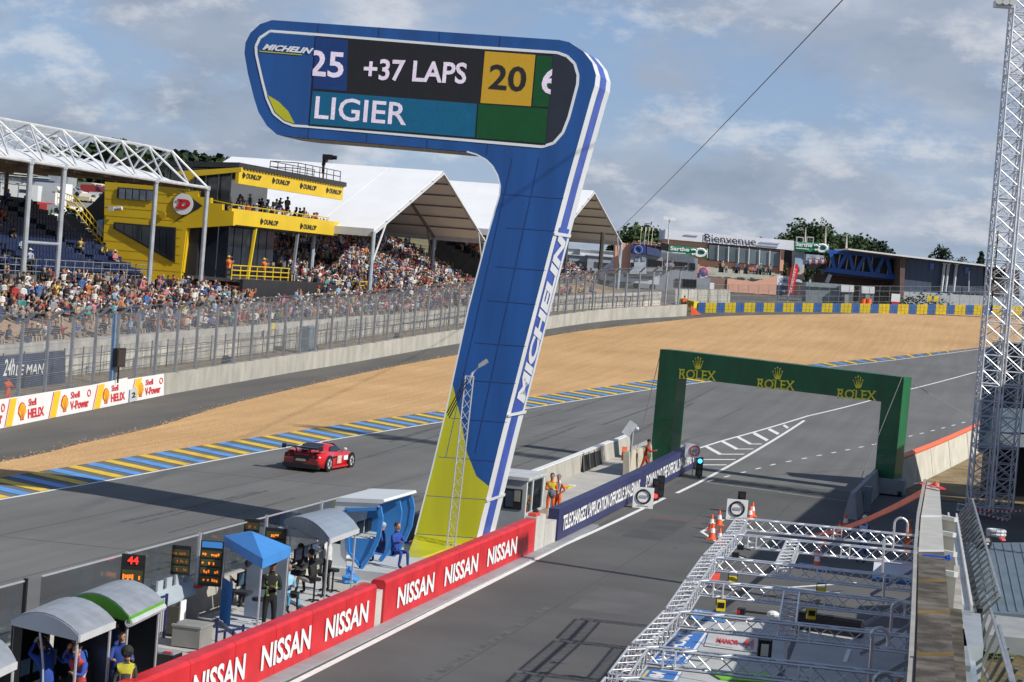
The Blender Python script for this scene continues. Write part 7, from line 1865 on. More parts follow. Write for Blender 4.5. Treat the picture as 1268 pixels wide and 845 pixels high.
# small things on the apron
def apron_bits():
 def gp(x, y, z=.1): return onZ(x, y, z)
 q = gp(237, 800); t = empty('storage_bin', q, 'low grey storage bin on the apron against the sloping wall', 'bin')
 MB().box(q + V(0, 0, .28), (.75, .85, .5)).build('bin', mat('bin', (.22, .22, .21), .7), t); MB().box(q + V(0, 0, .56), (.8, .9, .05)).build('lid', mat('binl', (.26, .26, .25), .7), t)
 q = gp(201, 828); t = empty('tool_case', q, 'black tool case with grey and red lid beside the green edged stand', 'case')
 MB().box(q + V(0, 0, .2), (.75, .55, .38)).build('case', M['black'], t); MB().box(q + V(0, 0, .42), (.7, .5, .05)).build('lid', M['grey'], t); MB().box(q + V(.2, -.2, .45), (.2, .12, .03)).build('red_cloth', M['red'], t)
 q = gp(216, 800); t = empty('fire_extinguisher', q, 'red fire extinguisher standing by the storage bin', 'extinguisher'); MB().tube(q + V(0, 0, 0), q + V(0, 0, .5), .09, 10).build('cylinder', M['red'], t); MB().tube(q + V(0, 0, .5), q + V(0, 0, .6), .04, 8).build('valve', M['black'], t)
 q = gp(210, 788, .1); t = empty('equipment_cart', q, 'small dark cart holding a white and blue sheet near the extinguisher', 'cart')
 b = MB(); b.box(q + V(0, .1, .45), (.5, .4, .7)); b.build('cart_body', mat('cartb', (.07, .065, .05), .7), t); b = MB(); b.box(q + V(.25, .15, .55), (.03, .35, .8)); b.build('sheet', M['white'], t); b = MB(); b.box(q + V(.28, .1, .3), (.02, .12, .12)); b.build('blue_patch', mat('cabin_blue', (.045, .24, .62), .4), t)
 # white slatted rack
 q = gp(196, 800); t = empty('slatted_rack', q, 'dark framed rack of white vertical bars right of the green edged stand', 'rack')
 for k in range(7): b = MB(); b.bar(q + V(-.1 + .0, -.45 + k * .14, .15), q + V(-.1, -.45 + k * .14, 1.15), .035); b.build('bar', M['lgrey'], t)
 b = MB(); b.bar(q + V(-.1, .55, .1), q + V(-.1, .55, 1.25), .06); b.bar(q + V(-.1, -.55, 1.2), q + V(-.1, .55, 1.2), .05); b.build('frame', mat('navyf', (.02, .03, .12), .5), t)
 b = MB(); b.box(q + V(-.05, -.25, 1.0), (.02, .35, .3)); b.build('notice', M['white'], t)
 # blue tube frame
 q = gp(279, 812); t = empty('blue_stand', q, 'small navy tube frame on the apron near the red cloth wall', 'frame'); nm = mat('navyf', (.02, .03, .12), .5)
 for a, c in (((-.1, -.45, 0), (-.1, -.45, 1.0)), ((.25, .45, 0), (.25, .45, .75)), ((-.1, -.45, .65), (.25, .45, .65)), ((-.1, -.45, .35), (.25, .45, .35)), ((0, -.15, .35), (0, -.15, .65)), ((.12, .12, .35), (.12, .12, .65))):
  b = MB(); b.bar(q + V(*a), q + V(*c), .05); b.build('tube', nm, t)
 # light grey sloped cover over wall by the glass
 b = MB(); P_ = [onZ(*p, z) for p, z in (((190, 735), 1.15), ((236, 717), 1.15), ((243, 733), .95), ((200, 752), .95))]; b.add([P_[0], P_[1], P_[2], P_[3]] + [p - UP * .06 for p in P_], [(0, 1, 2, 3), (7, 6, 5, 4), (0, 4, 5, 1), (1, 5, 6, 2), (2, 6, 7, 3), (3, 7, 4, 0)])
 for k in range(4): p = P_[0].lerp(P_[1], .15 + k * .24) + UP * .12; b.box(p, (.05, .35, .3))
 tag(b.build('grey_cover', mat('gcover', (.38, .44, .48), .5, var=.05), org=P_[0]), 'pale grey folded cover on the wall below the glass screens', 'cover')
 b = MB(); q = onZ(246, 726, 1.05); b.ball(q, .15, 0, 8, 4, (1, 1, .4)); tag(b.build('red_cap_piece', M['red'], org=q), 'red plastic cap on the wall end left of the tall lap board', 'cap')
 b = MB(); q = gp(434, 722); b.ball(q + V(0, 0, .12), .28, 0, 10, 6, (1, 1.2, .5), .25); b.ball(q + V(-.1, .2, .3), .15, 0, 8, 6, (1, .8, 1.3), .25); tag(b.build('blue_cloth', mat('canopy_blue', (.055, .27, .68), .5), org=q), 'crumpled bright blue cloth between the grey stand and white cabin', 'cloth')
 b = MB(); q = gp(700, 604, .3); b.box(q, (.5, .9, .15)); b.box(q + V(.1, .9, 0), (.3, .4, .12), 1); tag(b.build('yellow_bag', [mat('ybag', (.6, .45, .03), .6), M['white']], org=q), 'yellow and white bags lying on the apron behind the navy banner', 'bag')
apron_bits()
# kiosk
def kiosk():
 x0, x1 = -19.6, -18.25; y0, y1 = 77.6, 80.6; z = 2.45; km = mat('kiosk', (.36, .38, .39), .5, var=.05); km2 = mat('kiosk2', (.50, .52, .53), .5)
 t = empty('marshal_kiosk', V(x0, y0, .1), 'grey marshal kiosk with square windows behind the tall sign leg', 'kiosk')
 MB().box(V((x0 + x1) / 2, y0 + .03, 1.22), (x1 - x0, .06, 2.3)).build('near_wall', km, t)
 MB().box(V(x0 + .03, (y0 + y1) / 2, 1.22), (.06, y1 - y0 - .13, 2.3)).build('track_wall', km, t)
 MB().box(V((x0 + x1) / 2, y1 - .03, 1.22), (x1 - x0, .06, 2.3)).build('far_wall', km, t)
 MB().box(V(x1 - .03, (y0 + y1) / 2, .6), (.06, y1 - y0 - .13, 1.0)).build('lower_panel', km2, t)
 for a in (y0 + .11, y0 + 1.1, y1 - .11): MB().box(V(x1 - .03, a, 1.7), (.07, .09, 1.2)).build('window_post', M['white'], t)
 MB().box(V(x1 - .03, (y0 + y1) / 2, 2.33), (.06, y1 - y0 - .13, .08)).build('lintel', M['white'], t)
 MB().box(V(x1 - .02, (y0 + y1) / 2, 1.7), (.015, y1 - y0 - .3, 1.15)).build('side_glass', SG, t)
 MB().box(V((x0 + x1) / 2, (y0 + y1) / 2, 2.42), (x1 - x0 + .16, y1 - y0 + .16, .12)).build('roof', km2, t)
 f = MB().box(V(x0 + .85, y0 - .01, 1.62), (.72, .04, .78)).build('window_frame', M['black'], t)
 MB().box(V(x0 + 1.02, y0 - .035, 1.75), (.24, .02, .42)).build('pane', mat('kp', (.25, .25, .20), .3), f); MB().box(V(x0 + .72, y0 - .035, 1.62), (.30, .02, .60)).build('pane', M['glass'], f)
 q = V(x1 + .25, y1 + .4, .1); b = MB(); b.tube(q, q + V(0, 0, 1.35), .03, 6); b.ball(q + V(0, 0, 1.5), .17, 0, 8, 6); tag(b.build('signal_mirror', mat('mir', (.14, .15, .17), .3), org=q), 'round grey mirror on a thin pole beside the kiosk', 'mirror')
kiosk()
person('marshal in orange seen through the kiosk window', V(-18.8, 79.7, .15), R(-60), top=OR, helmet=(.25, .45, .08), arms='fold', skin=SKIN[0], vest=OYEL)
# wall sections, steps and dark gate beyond the marshals
def wall_gap():
 q = onX(748, 585, IX + .35); t = empty('wall_gate', V(IX + .35, 104, g(-21, 104)), 'dark wire gate standing in the concrete wall before the green arch', 'gate')
 pts = [onX(750, 574, IX + .36), onX(770, 570, IX + .36), onX(772, 596, IX + .36), onX(754, 600, IX + .36)]
 zz = g(IX, 106)
 MB().hexa([V(IX + .36, 103.5, zz + .05), V(IX + .42, 103.5, zz + .05), V(IX + .42, 108.0, zz + .05), V(IX + .36, 108.0, zz + .05), V(IX + .20, 104.2, zz + .85), V(IX + .26, 104.2, zz + .85), V(IX + .26, 108.0, zz + .85), V(IX + .20, 108.0, zz + .85)]).build('leaf', M['black'], t)
 for k in range(4): b = MB(); b.bar(V(IX + .47, 103.5 + k * 1.5, zz), V(IX + .28, 103.8 + k * 1.4, zz + .95), .05); b.build('bar', M['dark'], t)
 # concrete wedge walls round the marshal post
 for i, (p0, p1, h0, h1, lab) in enumerate((((771, 592), (800, 580), 1.35, 1.25, 'pale concrete wedge block left of the arch marshal'), )):
  a = G(*p0); c = G(*p1); d = (c - a).normalized(); n = V(-d.y, d.x, 0) * .35
  b = MB(); b.hexa([a, a + n * -1, c - n, c, a + UP * h0 + n * .2, a - n * .6 + UP * h0, c - n * .6 + UP * h1, c + UP * h1]); tag(b.build('concrete_wedge', mat('wedge', (.50, .46, .36), .9, var=.1), org=a), lab, 'block')
wall_gap()
# light mast with solar head near the arch
q = G(778, 592); t = empty('camera_mast', q, 'thin grey mast with a tilted square panel left of the arch marshal', 'mast')
b = MB(); b.tube(q, onD(783.5, 535, q.dot(FH)), .07, 6); b.build('pole', M['grey'], t)
b = MB(); c = onD(779.5, 531, q.dot(FH)); b.box(c, (.45, .08, .75), 0, (R0 * .85 - UP * .5).normalized(), FH, (R0 * .5 + UP * .85).normalized()); b.build('panel', M['steel'], t)
b = MB(); c = onD(789, 531, q.dot(FH)); b.ball(c, .1, 0, 6, 4); b.bar(c, c - R0 * .3 - UP * .1, .03); b.build('lamp', M['white'], t)
c = onD(773, 562, q.dot(FH)); tag(MB().box(c, (.25, .1, .7), 0, R0, FH).build('signal_flag', mat('neon', (.95, .16, .04), .6), org=c), 'small rolled orange and red flag beside the camera mast', 'flag')
# boards with rings, speed sign, traffic lights, cones
def ring_board(cx, yt, yb, w, label, num=None):
 base = G(cx, yb); D = base.dot(FH); h = (yb - yt) / F * D; t = empty('ring_sign', base, label, 'sign')
 c = base + UP * (h / 2 + .02); b = MB(); b.box(c, (w, .06, h), 0, R0, FH); b.build('board', M['white'], t)
 cc = c - FH * .045 + UP * h * .06; rr = w * .33
 b = MB(); b.path([cc + R0 * (rr * math.cos(a * .3927)) + UP * (rr * math.sin(a * .3927)) for a in range(17)], .045, 6); b.build('ring', M['black'] if not num else mat('ring_red', (.5, .12, .10), .5), t)
 if num: text(num, cc - R0 * rr * .5 - UP * rr * .4 - FH * .02, cc + R0 * rr * .5 - UP * rr * .4 - FH * .02, cc - R0 * rr * .5 + UP * rr * .4 - FH * .02, M['black'], 'lettering', t)
 else:
  b = MB(); b.box(cc - FH * .01, (rr * 1.1, .01, rr * .38), 0, R0, FH); b.build('printed_word', mat('pw', (.30, .32, .35), .6), t)
  b = MB(); b.box(c - UP * h * .40 - FH * .035, (w * .55, .01, h * .05), 0, R0, FH); b.build('printed_line', mat('pw', (.30, .32, .35), .6), t)
 return t
ring_board(795.5, 604, 630, .92, 'white board with a black ring leaning on the navy banner')
ring_board(911.5, 619, 645, .92, 'white board with a black ring standing beside two stacked cones')
t = ring_board(857.5, 550, 592, .72, 'small white sign with number 60 in a thin red ring by the arch', '60')
for o in [o for o in COL.objects if o.parent == t]:
 if o.name.startswith('board'):
  bpy.data.objects.remove(o)
base = G(857.5, 592); D = base.dot(FH); c = onD(857.5, 558, D); b = MB(); b.box(c, (.75, .05, .72), 0, R0, FH); b.build('board', M['white'], t); b = MB(); b.tube(base, c, .035, 6); b.build('post', M['grey'], t)
for o in list(COL.objects):
 if o.parent == t and (o.name.startswith('ring') or o.name.startswith('lettering')):
  o.location.z += c.z - (base.z + (592 - 550) / F * D / 2 + .02) - (592 - 550) / F * D * .06
def traffic_light(label, cx, cy, lit, cat='traffic light'):
 base = G(cx, cy + 14); D = base.dot(FH); c = onD(cx, cy, D); t = empty('signal_light', base, label, cat)
 b = MB(); b.box(c, (.34, .26, .98), 0, R0, FH); b.build('housing', M['black'], t); b = MB(); b.tube(base, c - UP * .45, .05, 6); b.build('post', M['dark'], t)
 for k in range(3):
  q = c + UP * (.30 - k * .30) - FH * .14; b = MB(); b.tube(q, q - FH * .04, .115, 12); on = lit.get(k); b.build('lens', mat('lens_' + on[0], on[1], .3, emit=on[2]) if on else mat('lens_off', (.03, .03, .03), .3), t)
traffic_light('traffic light glowing blue at the far end of the navy banner', 866, 578, {0: ('blue', (.05, .45, 1.0), 4)})
traffic_light('left traffic light of the pair beside the ring board on the wall', 812, 606, {2: ('red', (.9, .08, .05), .5)})
traffic_light('right traffic light of the pair beside the ring board on the wall', 818, 602, {})
traffic_light('dark signal light behind the ring board on the pit lane', 918, 622, {})
def cone(cx, cy, label, group='orange cones', s=1.0):
 q = G(cx, cy); t = empty('traffic_cone', q, label, 'cone', group)
 b = MB(); b.box(V(0, 0, .02) + q, (.38 * s, .38 * s, .04)); b.tube(q + V(0, 0, .04), q + V(0, 0, .60 * s), .14 * s, 10, 0, r2=.03 * s); b.build('cone_body', mat('cone_orange', (.90, .13, .03), .5), t)
 b = MB(); b.tube(q + V(0, 0, .25 * s), q + V(0, 0, .42 * s), .108 * s, 10, 0, r2=.073 * s); b.build('white_band', M['white'], t)
for cx, cy, lab in ((890, 651, 'cone at the far end of the white corner marking'), (880.6, 656.5, 'cone left of the far one on the corner marking'), (881.4, 668, 'cone just inside the tip of the corner marking'), (890.3, 674.5, 'cone nearest the gantry on the corner marking'), (928, 645, 'taller looking cone stack right of the ring board'), (931, 640, 'cone behind the stack right of the ring board'),
 (1013, 690, 'cone between the first two cross trusses'), (1011, 704, 'cone base seen under the second cross truss'), (1021, 676, 'cone left of the row of three by the orange strap'), (1034, 669, 'cone in the middle of the row by the orange strap'), (1039, 664, 'cone right in the row by the orange strap'), (1046.5, 655, 'cone nearest the low concrete wall end')): cone(cx, cy, lab, s=1.1)
# people at the wall
pq = lambda x, y, z=.1: onZ(x, y, z)
f2c = lambda p, da=0: math.atan2(-p.y, -p.x) + da
q = G(797, 590); person('marshal in red orange suit leaning forward beside the green arch leg', q + V(0, 0, .1), math.atan2(-.2, 1) + .3, 'stride', top=(.42, .045, .012), arms='fwd', hair=(.01, .01, .01), cap=(.01, .01, .01), lean=.25, skin=SKIN[2])
q = pq(680, 641, .15); person('left of two marshals in orange overalls behind the concrete block', q, R(-75), top=OR, vest=OYEL, arms='fold', hair=(.05, .03, .02), skin=SKIN[0], s=1.03, group='marshals in orange behind the block')
q = pq(686, 640, .15); person('right marshal in orange overalls with grey cap beside his colleague', q + V(.1, 0, 0), R(-120), top=OR, vest=(.7, .7, .72), arms='hip', cap=(.25, .25, .27), skin=SKIN[0], group='marshals in orange behind the block')
q = pq(331, 787, .1); person('standing man in black with a yellow and silver vest by the red wall', q, R(-62), top=(.012, .012, .014), vest=(.34, .48, .05), vw=(.085, .13), arms='fold', skin=SKIN[3], hair=(.01, .01, .01), s=1.12)
q = pq(353, 757, .15); person('crew member in light blue and black overalls seated behind the standing man', q, R(-40), 'sit', top=(.30, .55, .72), trousers=(.02, .02, .025), stripe=(.10, .40, .65), arms='fold', skin=SKIN[2])
for k, (x, y, lab) in enumerate(((303, 757, 'crew member in black seated left under the blue canopy'), (318, 752, 'crew member in black seated right under the blue canopy'))):
 q = pq(x, y, .15); person(lab, q, R(150), 'sit', top=(.02, .025, .03), arms='fwd', hair=(.01, .01, .01), s=1.05)
for k, (x, y, top_, lab, hl) in enumerate(((385, 738, (.02, .02, .022), 'crew member in black with pale sleeves seated under the grey roof', None), (403, 733, (.60, .60, .60), 'crew member in white top with red collar standing under the grey roof', (.05, .05, .05)), (372, 730, (.03, .03, .035), 'crew member in black at the monitors under the grey roof', None))):
 q = pq(x, y, .2); person(lab, q, R(165), ('sit', 'stand', 'sit')[k], top=top_, trousers=(.02, .02, .022), arms='fwd', stripe=(.40, .34, .30) if k == 0 else None, helmet=hl, lean=.2)
q = pq(488, 702, .42); person('crew member in blue overalls seated outside the white cabin', q, R(-30), 'sit', top=BLU, arms='fwd', hair=(.08, .05, .03), s=1.05)
q = pq(478, 700, .42); person('crew member in darker blue seated inside the white cabin', q + V(-.2, 0, 0), R(170), 'sit', top=(.02, .05, .20), arms='fwd', cap=(.5, .6, .7))
person('crew member in blue overalls leaning into the nearest silver roofed stand', V(-19.0, 39.35, .2), R(150), 'lean', top=BLU, arms=('up', 'up'), lean=.5, hair=(.04, .02, .01), gloves=(.6, .6, .6))
person('crew member in blue overalls with a red patch under the silver roof', V(-18.35, 39.5, .2), R(-100), 'lean', top=BLU, vest=(.55, .06, .03), arms=('fwd', 'up'), lean=.3)
person('third crew member in blue overalls at the back of the silver roofed stand', V(-18.7, 40.3, .2), R(160), 'lean', top=(.03, .10, .42), arms='fwd', lean=.4)
person('crew member in blue overalls sitting under the green edged roof', V(-18.55, 41.9, .45), R(-60), 'sit', top=(.02, .06, .30), arms='fwd', lean=.1, gloves=SKIN[0], shoe=(.05, .25, .1), s=1.05)
person('crew member in dark blue beside the seated one under the green edged roof', V(-18.9, 42.6, .2), R(160), 'stand', top=(.02, .04, .16), arms='fwd', lean=.3)
q = pq(150, 908, .1); person('crew member with dark helmet and yellow and red vest at the bottom edge', q, R(-60), top=(.05, .05, .05), vest=(.48, .46, .04), helmet=(.02, .02, .02), arms='down')
q = onX(5, 488, -53.6); person('marshal in orange overalls behind the white banner at the left edge', V(-53.4, q.y, g(-53.4, q.y) + .35), R(-20), top=OR, arms='fwd', cap=(.02, .02, .02), skin=SKIN[0])
# stools, floor cables and small gear round the pit stands
for k, (x, y, lab) in enumerate(((388, 745, 'black stool nearest the red wall under the grey barrel roof'), (399, 739, 'black stool in the middle under the grey barrel roof'), (411, 733, 'black stool farthest along under the grey barrel roof'), (318, 772, 'chrome based stool under the blue canopy'))):
 q = pq(x, y, .2); t = empty('stool', q, lab, 'stool', 'stools at the pit stands')
 MB().tube(q, q + UP * .62, .03, 8).build('column', M['black'] if k < 3 else M['steel'], t); MB().tube(q + UP * .62, q + UP * .70, .18, 14).build('seat', M['black'], t)
 for a in range(5): b = MB(); b.bar(q + UP * .05, q + V(.24 * math.cos(a * 1.257), .24 * math.sin(a * 1.257), .03), .03); b.build('foot', M['black'] if k < 3 else M['steel'], t)
for k, (pts, lab) in enumerate(((((300, 800), (330, 775), (372, 768), (400, 750), (436, 742)), 'black cable snaking from the blue tube frame to the grey stand'), (((420, 735), (446, 726), (470, 722), (500, 712)), 'dark blue cable on the apron below the white cabin'), (((206, 815), (232, 822), (262, 806)), 'thin black cable on the apron beside the storage bin'))):
 P_ = smooth_curve([pq(x, y, .125) for x, y in pts], 6); b = MB(); b.path(P_, .02, 5); tag(b.build('floor_cable', M['black'] if k != 1 else mat('navyf', (.02, .03, .12), .5), org=P_[0]), lab, 'cable')
for k, (x, y, w, d_, m_, lab) in enumerate(((452, 728, .9, .5, mat('plank', (.30, .20, .13), .8, var=.3, sc=4), 'brown wooden pallet lid on the apron beside the white cabin'), (434, 736, .35, .2, mat('tube_orange', (.90, .15, .06), .45, var=.05), 'small orange wedge on the floor of the grey stand'), (360, 742, .5, .35, M['black'], 'low black case on the floor between canopy and grey stand'))):
 q = pq(x, y, .12); b = MB(); b.box(q + UP * .05, (d_, w, .10 if k < 2 else .3)); tag(b.build('floor_item', m_, org=q), lab, 'case' if k == 2 else 'board')
# ================================================================== RIGHT SIDE: truss gantry over the pit boxes
DG = V(-.0603, .9982, 0); XG = V(.9982, .0603, 0)
def truss(p, q, w, h, name, parent, cr=.030, br=.016, pitch=.55):
 """box truss: four chord tubes and zigzag lacing"""
 p = Vector(p); q = Vector(q); d = (q - p); L = d.length; d.normalize(); s = d.cross(UP); s.normalize(); u = s.cross(d)
 cs = [(-w / 2, -h / 2), (w / 2, -h / 2), (w / 2, h / 2), (-w / 2, h / 2)]
 t = bpy.data.objects.new(name, None); lnk(t, parent); t.location = p - parent.location; WLOC[t.name] = Vector(p)
 pt = lambda k, f: p + d * (L * f) + s * cs[k][0] + u * cs[k][1]
 for k in range(4):
  b = MB(); b.tube(pt(k, 0), pt(k, 1), cr, 7); b.build('chord', M['alu'], t)
 n = max(2, int(round(L / pitch))); b = MB()
 for k in range(4):
  k2 = (k + 1) % 4
  for i in range(n):
   a, c = (k, k2) if i % 2 == 0 else (k2, k)
   b.tube(pt(a, i / n), pt(c, (i + 1) / n), br, 5, cap=False)
  for f in (0, 1): b.tube(pt(k, f), pt(k2, f), br * 1.2, 5, cap=False)
 b.build('lacing', M['alu'], t)['kind'] = 'stuff'
 return t
GH = 3.5
def gantry():
 t = empty('truss_canopy', onZ(918, 652, 0), 'open aluminium box truss frame spanning the pit boxes at the lower right', 'truss frame')
 rows = [(918, 649, 1137, 672), (905, 668.5, 1136, 692.5), (877.7, 697.5, 1133, 728), (858, 727, 1133, 762), (833, 766, 1132, 802), (791, 811, 1131, 838), (763, 850, 1128, 886), (722, 905, 1125, 940)]
 S = []
 for x0, y0, x1, y1 in rows:
  a = onZ(x0, y0, GH); c = onZ(x1, y1, GH); a2 = a; c2 = V(c.x, a.y + (c.x - a.x) * .0603, GH); S.append((a2, c2)); truss(a2, c2, .32, .32, 'cross_truss', t, .024, .012, .36)
 # front rail with splices
 for (a, _), (c, _) in zip(S[:-1], S[1:]): truss(c + (a - c).normalized() * .2, a - (a - c).normalized() * .2, .34, .32, 'rail_truss', t, .024, .012, .36)
 for i, f in ((1, .335), (3, .445)):
  a = S[i][0].lerp(S[i][1], f); c = S[i + 1][0].lerp(S[i + 1][1], f + (.02 if i == 1 else .03)); d = (a - c).normalized() * .22; truss(c + d, a - d, .34, .30, 'short_truss', t, .024, .012, .34)
 # wall brackets
 for a, c in S[:7]:
  e = c + XG * -.05; b = MB(); b.bar(V(e.x, e.y, GH - .3), V(e.x - 1.1, e.y - .07, GH - 1.1), .07, .09); b.build('diagonal_brace', M['galv'], t)
  b = MB(); b.bar(V(e.x, e.y, .0), V(e.x, e.y, GH + .3), .12, .12); b.build('wall_post', M['galv'], t)
  b = MB(); b.box(V(e.x - .03, e.y, GH), (.05, .5, .5)); b.build('end_plate', M['lgrey'], t)
 for k, (a, c) in enumerate(S[:6]):  # rail connector plates
  b = MB(); q = a.lerp(c, .5);
  for f in ((.12, .62) if k % 2 else (.55,)): q = a.lerp(c, f); b = MB(); [b.bar(q - V(dx, .18, .17), q - V(dx, .18, -.17), .03) for dx in (-.11, .11)]; b.bar(q - V(-.11, .18, 0), q - V(.11, .18, 0), .02); tag(b.build('coupler', M['white'], t), kind='stuff')
 return S
GS = gantry()
# hoop pipes rising from the trusses
for i, (x, y0, y1, w, lab) in enumerate(((1105, 684, 644, 17, 'bent grey pipe hoop nearest the orange marshal'), (1092, 714, 667, 12, 'bent grey pipe hoop over the white panel'), (1093, 748, 713, 8, 'short pipe hoop between the second and third trusses'), (1102, 790, 748, 17, 'wide pipe hoop over the fourth truss'), (1076, 845, 781, 22, 'tall pipe hoop over the fifth truss'), (1080, 875, 837, 22, 'pipe hoop at the bottom edge of the picture'))):
 a = onZ(x, y0, GH - .1); D = a.dot(FH); b = MB(); pts = [a, onD(x + (y0 - y1) * .06, y1 + w * .4, D)]
 for k in range(1, 8): th = math.pi * k / 7; pts.append(onD(x + 2 + w * .5 - w * .5 * math.cos(th), y1 + w * .4 - w * .55 * math.sin(th), D))
 pts.append(onD(x + w + 1.5, y1 + w * .9, D)); b.path(pts, .035, 7); tag(b.build('pipe_hoop', M['alu'], org=a), lab, 'pipe')
# lamps and things hung on the trusses
for i, (x, y, lab) in enumerate(((907, 720, 'yellow work light hanging left under the third cross truss'), (892.5, 750, 'yellow work light lowest left, above the blue 28 board'), (1016.5, 733, 'yellow work light in the middle under the third cross truss'), (1004.5, 760, 'yellow work light right, under the fourth cross truss'))):
 c = onZ(x, y, GH - .45); t = empty('work_light', c, lab, 'lamp', 'yellow work lights'); b = MB(); b.box(c, (.20, .16, .24), 0, R0, FH); b.build('case', mat('lamp_yellow', (.80, .62, .02), .4), t)
 b = MB(); b.box(c - FH * .085 - UP * (.06 if i in (0, 2) else -.02), (.15, .012, .12), 0, R0, FH); b.build('glass', M['white'] if i in (0, 2) else M['black'], t); b = MB(); b.path([c + R0 * .11, c + R0 * .11 + UP * .2, c - R0 * .11 + UP * .2, c - R0 * .11], .012, 5); b.build('bracket', M['black'], t)
c = onZ(946, 804, GH - .2); t = empty('spotlight', c, 'black framed spotlight with white lens before the red 44', 'lamp'); b = MB(); b.box(c, (.20, .2, .38), 0, R0, FH); b.build('case', M['black'], t); b = MB(); b.box(c - FH * .11, (.15, .012, .24), 0, R0, FH); b.build('lens', mat('warmwhite', (.75, .76, .62), .3), t)
for s in (-1, 1): b = MB(); b.box(c + R0 * s * .125 - FH * .08, (.02, .16, .42), 0, R0, FH); b.build('barn_door', M['black'], t)
c = onZ(957, 761, 1.6); t = empty('boom_lamp', c, 'white lamp on a long dark boom between the cross trusses', 'lamp'); b = MB(); b.ball(c, .13, 0, 10, 6, (1.4, 1, .8)); b.build('head', M['white'], t); b = MB(); b.tube(c, onZ(921, 757, 1.6), .03, 6); b.build('boom', M['black'], t); b = MB(); q = onZ(918, 757, 1.6); b.box(q, (.2, .3, .16)); b.build('counterweight', M['black'], t); b = MB(); b.box(onZ(914.5, 757.5, 1.6), (.08, .1, .1)); b.build('red_knob', M['red'], t)
for i, (x, y, lab) in enumerate(((917, 678, 'small black box on the front rail between first cross trusses'), (911, 687, 'black box with cable on the front rail above third truss'))):
 c = onZ(x, y, GH + .25); b = MB(); b.box(c, (.16, .14, .12)); b.bar(c, c + V(.25, .05, -.05), .03); tag(b.build('clamp_box', M['black'], org=c), lab, 'box')
